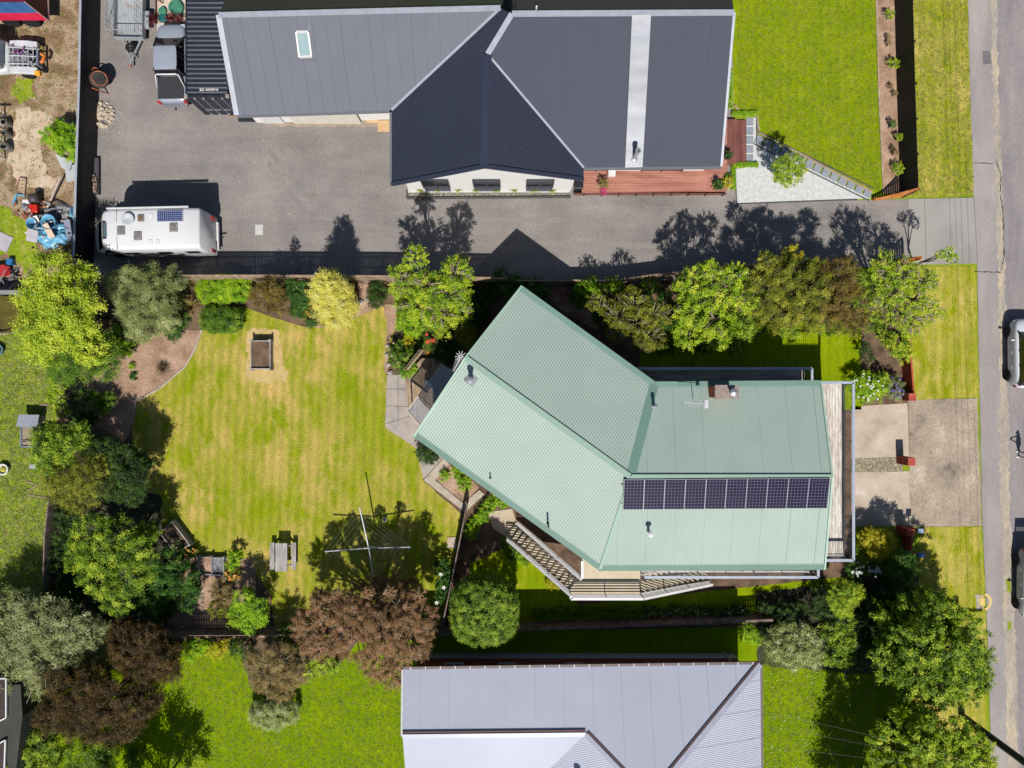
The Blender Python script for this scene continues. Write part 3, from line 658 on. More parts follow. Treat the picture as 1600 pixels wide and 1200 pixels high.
# aerials
b = onplane(1083, 628, *NB); f = MB(org); f.tube([b, b + Vector((0, 0, 1.2))], .02, 6); t = b + Vector((0, 0, 1.15)); f.bar(t + Vector((-.75, .0, 0)), t + Vector((.35, -.08, 0)), .02, .02)
for k in range(8): q = t + Vector((-.7 + k * .14, -.01 * k, 0)); f.bar(q + Vector((.03, -.22, 0)), q + Vector((-.03, .22, 0)), .012, .012)
f.bar(t + Vector((.35, -.3, .12)), t + Vector((.35, .12, .12)), .2, .02); f.obj('television_aerial', plain('aerial', K(216,216,220), .4), roof)
b = P(716, 580, 5.2); f = MB(org); f.tube([b + Vector((.25, -.3, -.3)), b + Vector((0, 0, .1)), P(717, 552, 6.1)], .02, 6); t0 = P(709, 580, 5.9); t1 = P(720, 557, 6.2); f.bar(t0, t1, .03, .03); dd = (t1 - t0).normalized(); nn = Vector((-dd.y, dd.x, 0))
for k in range(9): q = t0.lerp(t1, k / 9); f.bar(q - nn * (.1 + .02 * k), q + nn * (.1 + .02 * k), .018, .018)
for k in range(5): a = k * .63; f.bar(t1 - Vector((math.cos(a), math.sin(a), 0)) * .3, t1 + Vector((math.cos(a), math.sin(a), 0)) * .3, .03, .03)
f.obj('television_aerial', plain('aerial', K(216,216,220), .4), roof)
# solar panels
sm, snt, sbs = base('solar cells', .5, 0, .05); sc = coords(snt, 'obj'); br = node(snt, "ShaderNodeTexBrick", offset=0.0)
br.inputs["Color1"].default_value = K(24,24,50); br.inputs["Color2"].default_value = K(30,28,52); br.inputs["Mortar"].default_value = K(120,120,146)
br.inputs["Scale"].default_value = 1; br.inputs["Mortar Size"].default_value = .007; br.inputs["Brick Width"].default_value = .17; br.inputs["Row Height"].default_value = .17
snt.links.new(sc, br.inputs["Vector"]); snt.links.new(br.outputs[0], sbs.inputs["Base Color"])
FRM = plain('panel frame', K(196,196,206), .4); u = (R3 - R2).normalized(); vdn = (E6 - R3); vdn = (vdn - u * vdn.dot(u)).normalized(); nrm = vdn.cross(u).normalized(); nrm = nrm if nrm.z > 0 else -nrm
s0 = onplane(975, 749, *SB, .12); s1 = onplane(1297, 746.5, *SB, .12); pw = (s1 - s0).length / 10; ph = 1.66
for k in range(10):
    c0 = s0 + (s1 - s0) * ((k + .5) / 10) + vdn * (ph / 2 + .02)
    FRH = plain('frame dim', K(128,128,142), .5); f = MB(c0); hw = pw / 2 - .008
    for x0, y0, x1, y1 in ((-hw, -ph/2, hw, -ph/2), (-hw, ph/2, hw, ph/2), (-hw, -ph/2, -hw, ph/2), (hw, -ph/2, hw, ph/2)): f.bar(c0 + u * x0 + vdn * y0, c0 + u * x1 + vdn * y1, .022, .04, up=nrm)
    po = f.obj('solar_panel', FRH, H, loc=c0 - Vector(org)); f = MB(); f.m = Matrix(); f.box(-hw, -ph/2, -.01, hw, ph/2, .012); g_ = f.obj('cell_sheet', sm, po)
    g_.rotation_euler = Matrix((u, -vdn, nrm)).transposed().to_euler()
f = MB(org)
for yy in (.35, 1.35): f.bar(s0 + vdn * yy - nrm * .06 - u * .12, s1 + vdn * yy - nrm * .06 + u * .05, .04, .05, up=nrm)
f.obj('panel_rail', DK, roof)
# west deck with a clear roofed lean-to
TMB = mat('deck timber', [K(128,106,84), K(172,148,120), K(190,170,144)], scale=3, stretch=(1, .2, 1), fine=10, famt=.15, rough=.9, kind='pos', rot=0)
wd = thing('timber_deck', 'low brown timber deck with screen fence at the west end of the green house', 'deck', tuple(P(660, 615)))
o2 = tuple(P(660, 615)); f = MB(o2)
dk = [(634,590),(640,650),(668,672),(700,650),(735,600),(700,560),(660,560)]
f.prism([P(*p)[:2] for p in dk], 0, .3); f.obj('platform', TMB, wd)
f = MB(o2); f.bar(P(636,578,1.5), P(661,547,1.5), .08, .06)
for k in range(13): p = P(638,578).lerp(P(661,549), k / 12); f.bar(p + Vector((0, 0, .3)), p + Vector((0, 0, 1.5)), .03, .17) if k % 1 == 0 else None
f.obj('screen', TMB, wd)
f = MB(o2)
for k in range(9):
    a = P(638 + k * 5.2, 587 - k * 3); b2 = P(640 + k * 7.5, 652 + (k if k < 4 else 8 - k) * 3); f.bar(a + Vector((0, 0, .302)), b2 + Vector((0, 0, .302)), .012, .006)
f.obj('board_gap', plain('deck gap', K(66,58,50)), wd)
cl = thing('lean_to', 'clear sheet lean-to roof with white beam beside the green gable', 'lean-to', tuple(P(680, 620))); o3 = tuple(P(680, 620))
gm = mat('clear sheet', [K(120,126,140)], rough=.15, spec=.6); gm2 = base('clear roofing', .12, 0, .5); gb = gm2[2]; gb.inputs["Base Color"].default_value = K(186,190,200); gb.inputs["Alpha"].default_value = .42
A, B, C2, D = P(636,642,2.5), P(690,570,2.5), P(726,592,2.9), P(662,672,2.9)
f = MB(o3); f.add([A, B, C2, D, *[q + Vector((0, 0, -.02)) for q in (A, B, C2, D)]], [(0, 3, 2, 1), (4, 5, 6, 7), (0, 1, 5, 4), (2, 3, 7, 6)]); f.obj('roof_sheet', gm2[0], cl)
f = MB(o3); f.bar(A, D, .1, .08); f.bar(B, C2, .05, .06); f.bar(A, B, .05, .08)
for t in (.35, .68): f.bar(A.lerp(B, t), D.lerp(C2, t), .03, .06)
for q in (A, B): f.bar((q.x, q.y, 0), q, .08, .08)
f.obj('frame', plain('beam cream', K(216,208,186)), cl)
c0 = P(672, 600); f = MB((c0.x, c0.y, .3)); f.lathe([(.28, .3), (.28, .95), (.22, 1.0), (.22, .96), (0, .96)], (c0.x, c0.y, 0), 18); 
tag(f.obj('outdoor_table', plain('grey plastic', K(130,134,146))), 'small round grey table under the clear lean-to roof', 'table')

# ---------------------------------------------------------------- black-roofed house
DR = gmetal('dark roof', K(42,50,72), .82, .05); DRT = plain('pale flashing', K(176,180,192), .35); DRK = plain('roof trim dark', K(52,58,76), .4)
e = 2.8; org = (P(760, 150)[0], P(760, 150)[1], 0)
B_ = thing('black_roofed_house', 'long house with dark grey metal roof and three joined gables', 'house', org)
cl_, cf, ce, cv, cr, cx, cw = P(612,172,e), P(612,288,e), P(757,260,5.4), P(762,85,5.35), P(800,22,6.1), P(782,13,5.8), P(912,280,e)
cv2 = P(912,262,e); re = P(1127,260,e); rr_ = P(1147,20,6.1); ll = P(342,24,5.6); le = P(370,180,e)
ve = Vector((0.012, 1, 0)); hx = Vector((1, -.012, 0)); rf = MB(org)
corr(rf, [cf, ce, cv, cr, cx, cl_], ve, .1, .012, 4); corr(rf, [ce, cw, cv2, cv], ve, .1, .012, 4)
rf.obj('gable_roof', gmetal('gable roof without glare', K(40,47,68), .66, .06), B_)  # same steel as the other wings; missing glare put into a darker, duller tone
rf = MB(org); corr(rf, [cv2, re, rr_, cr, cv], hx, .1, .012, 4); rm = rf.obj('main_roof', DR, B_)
rf = MB(org); corr(rf, [le, cl_, cx, ll], hx, .1, .012, 4); rl_ = rf.obj('garage_roof', gmetal('garage roof with glare', K(96,100,114), .82, .06), B_)  # same steel as the other wings; sun glare put into this paler tone
rb1, rb2 = G(305,-680,e), G(5,-672,e); lb1, lb2 = G(-400,-607,e), G(5,-613,e)
rf = MB(org); corr(rf, [rr_, cr, rb2, rb1], hx, .1, .012); corr(rf, [ll, cx, lb2, lb1], hx, .1, .012); rf.obj('rear_roof', gmetal('rear roof', K(60,58,60), .45), B_)
LPD = gmetal('dark lap', K(62,66,78), .6)
for q, d_ in (([cv2, re, rr_, cr, cv], hx), ([le, cl_, cx, ll], hx)): seams(q, d_, .76, 'sheet_lap', LPD, B_, org, .011, .012)
f = MB(org)
for q in ([cf, ce, cv, cr, cx, cl_], [ce, cw, cv2, cv], [cv2, re, rr_, cr, cv], [le, cl_, cx, ll], [rr_, cr, rb2, rb1], [ll, cx, lb2, lb1]): slab(f, q, .1, .3)
f.obj('roof_deck', DRK, B_)
f = MB(org); u1 = Vector((0, 0, .03))
for a, b, w_ in ((cl_, cx, .14), (cv2, cv, .12), (cv, cr, .3), (ll, cx, .3), (cr, rr_, .32), (rr_, re, .14), (ll, le, .3)): f.bar(a + u1, b + u1, w_, .03)
f.obj('flashing', DRT, B_)
f = MB(org); f.bar(ce + u1, cv + u1, .45, .05); f.bar(cf + u1, ce + u1, .2, .1); f.bar(ce + u1, cw + u1, .2, .1); f.obj('ridge_cap', DRK, B_)
f = MB(org)
GT2 = plain('gutter grey', K(120,122,130))
for a, b in ((le, cl_), (cv2, re)): f = MB(org).bar(a + Vector((0, -.06, -.06)), b + Vector((0, -.06, -.06)), .13, .12); f.obj('gutter', GT2, B_)
f = MB(org); f.bar(cf + Vector((-.06, 0, -.06)), cl_ + Vector((-.06, 0, -.06)), .13, .12); f.obj('gutter', plain('gutter grey', K(120,122,130)), B_)
f = MB(org); f.bar(P(1002,24,6.1) + u1 * 2, P(990,262,e) + u1 * 2, 1.0, .025); f.obj('flat_flashing', mat('flat sheet', [K(124,128,140), K(150,154,164), K(176,178,188)], scale=.9, stretch=(.3, 1, 1), rough=.5, spec=.5, kind='pos'), rm)
SR = (cv2, re, cr); b = onplane(991, 247, *SR); f = MB(org); f.lathe([(.24, -.05), (.22, .06), (.12, .1), (.12, 1.15), (.15, 1.16), (.15, 1.3), (.09, 1.3), (.09, 1.1), (0, 1.1)], b, 16); f.obj('flue', plain('flue steel', K(200,200,206)), rm)
f = MB(org)
for dx in (-.4, .3): f.tube([b + Vector((dx * .6, .7, .15)), b + Vector((0, 0, 1.0))], .012, 5)
f.obj('flue_stay', plain('galvanised', K(190,190,196)), rm)
SL_ = (le, cl_, ll); q = [onplane(x, y, *SL_, .09) for x, y in ((463,50),(482,50),(487,88),(468,89))]; f = MB(org)
for a, b in zip(q, q[1:] + q[:1]): f.bar(a, b, .09, .14)
sk_ = f.obj('skylight', WH, rl_); f = MB(org); f.add(q, [(0, 3, 2, 1)]); f.obj('pane', mat('skylight glass', [K(150,176,180)], rough=.1, spec=.7), sk_)
f = MB(org); a, b = onplane(471, 25, *SL_, .03), onplane(472, 46, *SL_, .03); f.bar(a, b, 1.0, .025); f.bar(onplane(469,93,*SL_,.03) - Vector((.15,0,0)), onplane(492,92.5,*SL_,.03), .14, .02); f.obj('flat_flashing', plain('flat grey', K(116,120,130), .35), rl_)
# walls
f = MB(org); wz = e - .15
f.prism([G(-398,-590)[:2], G(-398,-408)[:2], G(-172,-413)[:2], G(-160,-413)[:2], G(-160,-302)[:2], G(92,-302)[:2], G(92,-330)[:2], G(296,-330)[:2], G(296,-665)[:2]], 0, wz); f.obj('wall', mat('white render', [K(236,234,230), K(240,238,236)], rough=.8), B_)
f = MB(org); A, Bq, T_ = G(-160,-302,wz), G(92,-302,wz), G(-37,-302,5.1); dn = Vector((0, .15, 0))
f.add([A, Bq, T_, A + dn, Bq + dn, T_ + dn], [(0, 1, 2), (5, 4, 3), (0, 3, 4, 1), (1, 4, 5, 2), (2, 5, 3, 0)]); f.obj('gable_wall', MATS['white render'], B_)
FRD = plain('window frame dark', K(70,72,84))
for x0, x1 in ((-135, -95), (-58, -18), (22, 62)):
    f = MB(org); p, q_ = G(x0, -302), G(x1, -302); f.box(p.x, p.y - .05, .02, q_.x, p.y - .004, .75); f.obj('window_panel', plain('panel grey', K(86,90,106)), B_)
    window(org, B_, G(x0, -301.5), G(x1, -301.5), .8, 2.4, .03, 'window', FRD)
window(org, B_, G(110,-330), G(150,-330), .1, 2.2, .04, 'window', FRD); window(org, B_, G(200,-330), G(262,-330), .1, 2.2, .04, 'sliding_door', FRD)
f = MB(org); f.box(G(-385,-408).x, G(0,-408).y - .05, 0, G(-355,-408).x, G(0,-408).y - .004, 2.1); f.obj('door', plain('white door', K(228,228,228)), B_)
f = MB(org); f.box(G(-340,-408).x, G(0,-408).y - .06, 0, G(-235,-408).x, G(0,-408).y - .004, 2.2); f.obj('garage_door', plain('garage cream', K(226,220,208)), B_)
# rooftop bits at the ridge
f = MB(org); b = P(803, 8, 6.0); f.lathe([(.12, -.4), (.12, .8), (.2, .82), (.2, 1.0), (0, 1.1)], b, 14); f.obj('vent_pipe', DK, B_)
f = MB(org); b = P(838, 16, 5.9); f.lathe([(.05, -.2), (.05, .4), (0, .45)], b, 10); f.obj('vent_pipe', plain('vent white', K(226,226,226)), B_)
# red-brown front deck and steps
DKR = mat('red deck', [K(150,92,76), K(186,124,104), K(200,142,122)], scale=3, stretch=(.15, 1, 1), fine=10, famt=.12, rough=.8, kind='pos')
DKS = mat('red steps', [K(96,52,44), K(128,74,62), K(140,84,72)], scale=3, stretch=(1, .15, 1), fine=10, famt=.14, rough=.8, kind='pos')
do = tuple(P(1020, 285)); D_ = thing('front_deck', 'reddish timber deck with two steps wrapping the corner of the black roofed house', 'deck', do)
f = MB(do); f.prism([G(95,-330)[:2], G(95,-311)[:2], G(108,-311)[:2], G(108,-296)[:2], G(333,-299)[:2], G(333,-411)[:2], G(297,-411)[:2], G(297,-330)[:2]], 0, .42); f.obj('platform', DKR, D_)
f = MB(do)
for k in range(1, 9): y = G(0, -330 + k * 4).y; f.box(G(112,0).x, y - .005, .421, G(285,0).x, y + .005, .424)
for k in range(1, 12): x = G(300 + k * 3, 0).x; f.box(x - .004, G(0,-300).y, .421, x + .004, G(0,-408).y, .424)
f.obj('board_gap', plain('gap red', K(96,52,42)), D_)
f = MB(do); f.box(G(333,0).x + .002, G(0,-411).y, 0, G(349,0).x, G(0,-342).y, .3); f.box(G(349,0).x + .002, G(0,-411).y, 0, G(364,0).x, G(0,-342).y, .15); f.obj('step', DKS, D_)
f = MB(do); f.box(G(96,0).x, G(0,-296).y - .05, 0, G(333,0).x, G(0,-296).y - .012, .36); f.obj('deck_skirt', DKS, D_)
f = MB(do)
for k in range(9): x = G(112 + k * 27, 0).x; f.box(x - .04, G(0,-296).y - .11, 0, x + .04, G(0,-296).y - .055, .44)
f.obj('deck_post', plain('post brown', K(90,56,44)), D_)
# small objects on the deck
q = P(955, 269, .42); f = MB((q.x, q.y, .42)); f.box(q.x - .22, q.y - .3, .42, q.x + .22, q.y + .3, .75); tag(f.obj('planter_box', WH, bevel=.02), 'white square planter of orange plants on the red deck', 'planter')
# front pebble strip with timber kerb
f = MB(); sheet('pebble_strip', [(637,291),(890,291),(890,302),(637,302)], Z(4), PEB); sheet('pebble_strip', [(637,301),(890,301),(890,308),(637,309)], Z(5), mat('grey stones', [K(90,86,78), K(130,124,112), K(176,170,156)], scale=7, fine=16, famt=.3, rough=.9, kind='pos'))
q = P(637, 310); f = MB((q.x, q.y, 0)); f.bar(P(636,310,.07), P(892,308,.07), .09, .14); f.bar(P(636,298,.07), P(636,309,.07), .09, .14); tag(f.obj('border_board', plain('board dark', K(84,80,76), .8)), 'dark timber board edging the pebble strip below the windows', 'garden edging')
# ---------------------------------------------------------------- grey roofed house to the south
GY = gmetal('grey roof', K(200,204,220), .5, .03); org = tuple(G(110, 500))
S_ = thing('grey_roofed_house', 'brick house with light grey corrugated roof by the bottom edge', 'house', org)
e = 3.8; a0, a1 = P(630,1046,e), P(1188,1038,e); pk = P(915,1147,4.62); lr = P(629,1150,4.62); sx = Vector((1, .014, 0)); sy = Vector((-.014, 1, 0))
hp = G(188, 562, 5.75); hp = G(352 - 190, 397 + 190, 5.8); er = G(356, 770, e)
rf = MB(org); corr(rf, [a0, a1, hp, pk, lr], sx, .1, .012, 4) if False else None
# north slope: from the eave up to the left ridge, the short hip and the long hip
hq = pk + Vector((1, -1, .2)) * 0 + Vector((G(352-190,0).x - pk.x, 0, 0)); 
w1 = G(200, 549.5, 5.42)
corr(rf, [a0, a1, w1, G(170, 549.5, 5.42), pk, lr], sx, .1, .012, 4); nr_ = rf.obj('north_roof', GY, S_); LPG = gmetal('grey lap', K(176,180,196), .6); seams([a0, a1, w1, G(170, 549.5, 5.42), pk, lr], sx, 1.6, 'sheet_lap', LPG, nr_, org, .012, .008, 6, LPG); seams([a1, er, w1 + Vector((0, -12, 0)), w1], sy, 1.6, 'sheet_lap', LPG, nr_, org, .012, .008, 6, LPG)
rf = MB(org); corr(rf, [a1, er, w1 + Vector((0, -12, 0)), w1], sy, .1, .012, 4); rf.obj('east_roof', GY, S_)
rf = MB(org); bl = P(631, 1210, 3.9) ; V5 = G(52.6, 546, 3.95); corr(rf, [lr, pk, V5, G(40, 566, 3.75), G(-150, 570, 3.8)], sx, .1, .012, 4); rf.obj('south_roof', GY, S_)
rf = MB(org); corr(rf, [pk, G(170, 549.5, 5.42), G(165, 640, 5.4), G(20, 640, 3.6), V5], sy, .1, .012, 4); rf.obj('west_roof', GY, S_)
rf = MB(org); corr(rf, [G(170,549.5,5.42), w1, w1 + Vector((0, -12, 0)), G(165, 853, 5.4)], sy, .1, .012, 4); corr(rf, [G(165, 640, 5.4), G(165, 853, 5.4), G(20, 853, 3.6), G(20, 640, 3.6)], sy, .1, .012, 4); rf.obj('wing_roof', GY, S_)
DGT = plain('ridge grey', K(120,122,138), .5); f = MB(org)
for a, b, w_ in ((lr, pk, .22), (pk, G(170,549.5,5.42), .24), (a1, w1, .3)): f.bar(a + Vector((0, 0, .035)), b + Vector((0, 0, .035)), w_, .04)
f.obj('ridge_cap', plain('ridge pale', K(176,178,196), .4), nr_)
f = MB(org)
for a, b, w_, s in ((lr, pk, .09, 1), (pk, G(170,549.5,5.42), .09, 1), (a1, w1, .09, 1)):
    d = (b - a).normalized(); n = Vector((-d.y, d.x, 0)); n = n if n.y > 0 else -n; f.bar(a + n * .2 + Vector((0, 0, .0)), b + n * .2 + Vector((0, 0, .0)), w_, .04)
f.obj('flashing_edge', plain('rust edge', K(96,66,62), .8), nr_)
f = MB(org); f.bar(a0 + Vector((0, .07, -.05)), a1 + Vector((0, .07, -.05)), .14, .1); f.bar(a1 + Vector((.06, 0, -.05)), er + Vector((.06, 0, -.05)), .14, .1); f.obj('gutter', plain('gutter dark', K(92,70,70), .6), S_)
f = MB(org)
for k in range(24): p = a0.lerp(a1, (k + .5) / 24); f.box(p.x - .02, p.y - .02, e - .03, p.x + .02, p.y + .14, e + .012)
f.obj('gutter_bracket', WH, S_)
f = MB(org); f.bar(a0 + Vector((-.04, 0, .03)), lr + Vector((-.04, 0, .03)), .1, .08); f.obj('barge_trim', WH, S_)
BRK = mat('brick red', [K(120,54,30), K(150,72,40), K(168,92,58)], scale=5, fine=16, famt=.2, rough=.9, kind='pos')
f = MB(org); y0 = G(0, 421).y; f.box(G(-142,0).x, y0 - .3, .75, G(345,0).x, y0, e - .1); f.box(G(345,0).x - .3, G(0, 760).y, .75, G(345,0).x, y0 - .3, e - .1); f.box(G(-143,0).x, G(0,556).y, .75, G(-143,0).x + .3, y0 - .3, e - .1); f.box(G(-143,0).x, G(0,560).y, .0, G(35,0).x, G(0,556).y, e - .2); f.box(G(35,0).x, G(0,760).y, 0, G(35,0).x + .3, G(0,560).y, e - .25); f.box(G(35,0).x, G(0,762).y, 0, G(345,0).x, G(0,760).y, e - .1); f.obj('wall', BRK, S_)
f = MB(org); f.box(G(-143,0).x, y0 - .3, 0, G(346,0).x, y0 + .03, .75); f.obj('plinth', plain('plinth', K(226,224,226), .8), S_)
for x in (-100, -20, 80, 200, 290): window(org, S_, Vector((G(x + 26, 0).x, y0, 0)), Vector((G(x, 0).x, y0, 0)), 1.6, 2.7)
f = MB(org); p = G(330, 420); f.tube([(p.x, p.y + .08, 0), (p.x, p.y + .08, e - .2)], .045, 8); f.obj('downpipe', WH, S_)
f = MB(org); b = G(92, 556, 4.55); f.lathe([(.12, -.3), (.12, .8), (.18, .82), (.18, .95), (0, 1.0)], b, 14); f.obj('vent_pipe', plain('galvanised', K(190,190,196)), S_)

# house corner at the lower left
org = tuple(G(-760, 530)); c_ = thing('dark_neighbour_house', 'dark flat roofed house corner with white edged bays at the lower left', 'house', org)
h2 = 3.2; f = MB(org); pl = [P(-260,1060,h2), P(32,1070,h2), P(35,1120,h2), P(24,1210,h2), P(-260,1215,h2)]
f.prism([p[:2] for p in pl], 0, h2); f.obj('roof', mat('membrane', [K(40,42,36), K(62,64,54)], scale=1.2, rough=.85, kind='pos'), c_)
for q in ([(-60,1060),(10,1060),(10,1121),(-60,1157)], [(-60,1195),(-12,1167),(9,1156),(7,1210),(-60,1215)]):
    f = MB(org); pp = [P(x, y, h2 + .12) for x, y in q]; f.prism([p[:2] for p in pp], h2 + .002, h2 + .1); f.obj('bay', mat('bay dark', [K(26,20,18), K(64,40,30)], scale=1.5, rough=.8, kind='pos'), c_)
    f = MB(org)
    for a, b in zip(pp, pp[1:]): f.bar(a, b, .07, .1)
    f.obj('bay_trim', WH, c_)

# ---------------------------------------------------------------- fences and walls
BLK = mat('black stain', [K(20,20,24), K(34,32,34), K(52,46,44)], scale=3, rough=.75, stretch=(1, 1, .3), kind='pos'); CAPG = plain('cap pale', K(170,176,186), .6)
fb = fence('black_fence', 'tall black stained board fence with pale capping beside the gravel drive', [G(-643,-625), G(-646,-450), G(-651,-300), G(-654,-190)], 1.9, BLK, BLK, side=1, bw=.12, gap=.004)
f = MB(G(-643,-625)); 
for a, b in ((G(-643,-625), G(-646,-450)), (G(-646,-450), G(-651,-300)), (G(-651,-300), G(-654,-190))): f.bar(a + Vector((.02, 0, 1.93)), b + Vector((.02, 0, 1.93)), .13, .03)
f.obj('capping', CAPG, fb)
fe = fence('black_fence', 'straight black stained fence behind the rose strip along the grass verge', [G(598,-640), G(603,-450), G(608,-292)], 1.85, BLK, BLK, side=-1, bw=.12, gap=.003)
TAN = mat('tan fence', [K(120,98,78), K(164,140,114), K(190,166,140)], scale=3, rough=.9, stretch=(1, 1, .3), kind='pos')
OLDF = mat('old fence', [K(84,70,62), K(124,106,96), K(150,134,124)], scale=3, rough=.95, stretch=(1, 1, .3), kind='pos')
fence('timber_fence', 'tall tan paling fence between the gravel drive and the west garden', [G(-640,-160), G(-400,-161), G(-200,-160), G(-10,-157)], 2.15, TAN, TAN, side=-1, gap=.006, bw=.1, cap=.1)
fence('timber_fence', 'low tan paling fence along the drive behind the row of trees', [G(-9,-157), G(150,-157), G(330,-180), G(520,-186)], (1.15), TAN, TAN, side=1, gap=.005, bw=.1, cap=.09)
fence('timber_fence', 'long weathered low fence in front of the brick house', [G(395,358), G(200,366), G(10,373), G(-110,380)], 1.25, OLDF, OLDF, side=-1, cap=.14)
fence('timber_fence', 'thin dark fence below the vegetable beds and copper tree', [G(-110,379.5), G(-300,380), G(-540,381)], 1.3, OLDF, OLDF, side=-1, cap=.04)
fence('timber_fence', 'narrow fence slanting from the green house past the round clipped tree', [G(-68,180), G(-80,240), G(-92,300), G(-107,372)], 1.4, OLDF, OLDF, side=1, cap=.07)
fence('timber_fence', 'weathered grey fence between the left neighbour lawn and the garden trees', [G(-740,85), G(-700,90), G(-697,150), G(-706,230), G(-709,330)], 1.4, OLDF, OLDF, side=1, cap=.07)
f2 = thing('rail_fence', 'short open rail fence beside the tiny chicken coop', 'fence', tuple(G(-730, 30))); f = MB(tuple(G(-730, 30)))
for a, b in ((G(-722,32), G(-672,32)), (G(-692,60), G(-660,62))): f.bar(h_(a, .9), h_(b, .9), .1, .06)
f.obj('rail', OLDF, f2); f = MB(tuple(G(-730, 30)))
for a in (G(-722,32), G(-672,32), G(-692,60), G(-660,62)): f.box(a.x - .05, a.y - .05, 0, a.x + .05, a.y + .05, .86)
f.obj('post', OLDF, f2)
CONG = mat('grey wall', [K(130,132,130), K(156,158,156)], scale=2, rough=.9, kind='pos')
f = MB(G(-780,-140)); f.bar(G(-900,-141,.55), G(-728,-141,.55), .16, 1.1); tag(f.obj('concrete_wall', CONG, bevel=.02), 'plain grey concrete wall end beside the scrap yard', 'wall')
RED = mat('rust red paint', [K(150,50,30), K(184,72,46), K(200,92,66)], scale=2, fine=10, famt=.15, rough=.8, kind='pos')
def redwall(label, a, b, h=.95, pil=()):
    w_ = thing('red_wall', label, 'wall', tuple(a)); f = MB(a); f.bar(h_(a, h / 2), h_(b, h / 2), .1, h); f.obj('panel', RED, w_)
    for p in pil: f = MB(a); f.box(p.x - .22, p.y - .22, 0, p.x + .22, p.y + .22, h + .2); f.obj('pillar', RED, w_, bevel=.01)
    return w_
redwall('rust red front wall with a pillar above the concrete drive', G(606,-78), G(613,14), 1.0, [G(608,20)])
redwall('rust red front wall running down from the drive to the big tree', G(610,232), G(608,318), 1.0, [G(606,226)])
f = MB(G(606,118)); f.box(G(606,118).x - .22, G(606,118).y - .24, 0, G(606,118).x + .22, G(606,118).y + .24, 1.25); tag(f.obj('gate_pillar', RED, bevel=.015), 'lone rust red brick pillar between the two concrete drives', 'pillar')
ORG = mat('cedar', [K(176,96,30), K(214,128,52), K(232,156,84)], scale=3, stretch=(1, 1, .3), rough=.6, kind='pos')
def wing(label, a, b, z0, z1, side):
    o = thing('cedar_wing_fence', label, 'fence', tuple(a)); f = MB(a); n = 13; d = (b - a)
    for k in range(n):
        t = (k + .5) / n; p = a.lerp(b, t); z = z0 + (z1 - z0) * t ** 1.5; f.bar(h_(p, .03), h_(p, z), d.length / n * .86, .022, up=(0, 1, 0))
    f.obj('board', ORG, o); f = MB(a); q = [h_(a.lerp(b, t), z0 + (z1 - z0) * t ** 1.5 + .03) for t in (0, .25, .5, .75, 1)]
    for u_, v_ in zip(q, q[1:]): f.bar(u_, v_, .12, .04)
    f.obj('capping', ORG, o); f = MB(a)
    for t in (0, .5, 1): p = a.lerp(b, t) + Vector((0, .08 * side, 0)); f.box(p.x - .05, p.y - .05, 0, p.x + .05, p.y + .05, (z0 + (z1 - z0) * t ** 1.5) * .97)
    for fz in (.2, .7): f.bar(h_(a, z0 * fz) + Vector((0, .04 * side, 0)), h_(b, z1 * fz) + Vector((0, .04 * side, 0)), .03, .07)
    f.obj('post', ORG, o)
wing('orange cedar fence sweeping up from the white pebbles to the black fence', G(563,-286), G(608,-292), .35, 1.85, 1)
wing('orange cedar fence sweeping up beside the drive above the twiggy tree', G(562,-187), G(612,-190), .5, 1.85, -1)

# ---------------------------------------------------------------- shipping container
def corrbox(f, x0, x1, y0, y1, z0, z1): pass
CB = mat('container black', [K(38,42,54), K(50,56,70)], scale=2, rough=.4, spec=.5)
o = G(-447.5, -577); ct = thing('shipping_container', 'long black shipping container with locking rods beside the grey pickup', 'shipping container', tuple(o))
Lh, Wh = 6.1, 1.2
f = MB()
v = []; n = 176
for k in range(n + 1):
    y = -Lh + .12 + (2 * Lh - .24) * k / n; z = 2.57 + (.018 if (k // 2) % 2 else -.018); v += [(-Wh + .05, y, z), (Wh - .05, y, z)]
f.add(v, [(2 * i, 2 * i + 1, 2 * i + 3, 2 * i + 2) for i in range(n)]); f.obj('roof', CB, ct)
f = MB()
for s in (-1, 1):
    v = []
    for k in range(n + 1):
        y = -Lh + .1 + (2 * Lh - .2) * k / n; x = s * (Wh - .03 - (.03 if (k // 2) % 2 else 0)); v += [(x, y, .15), (x, y, 2.5)]
    f.add(v, [(2 * i, 2 * i + 1, 2 * i + 3, 2 * i + 2) if s < 0 else (2 * i, 2 * i + 2, 2 * i + 3, 2 * i + 1) for i in range(n)])
f.add([(-Wh, Lh, .1), (Wh, Lh, .1), (Wh, Lh, 2.55), (-Wh, Lh, 2.55)], [(1, 0, 3, 2)]); f.obj('side_panel', CB, ct)
f = MB()
for x in (-Wh, Wh):
    f.bar((x, -Lh, 2.55), (x, Lh, 2.55), .07, .09); f.bar((x, -Lh, .12), (x, Lh, .12), .08, .16)
    for y in (-Lh, Lh): f.bar((x * .97, y, 0), (x * .97, y, 2.6), .14, .14, up=(0, 1, 0))
for y in (-Lh, Lh): f.bar((-Wh, y, 2.55), (Wh, y, 2.55), .12, .1); f.bar((-Wh, y, .1), (Wh, y, .1), .12, .16)
f.obj('frame', CB, ct)
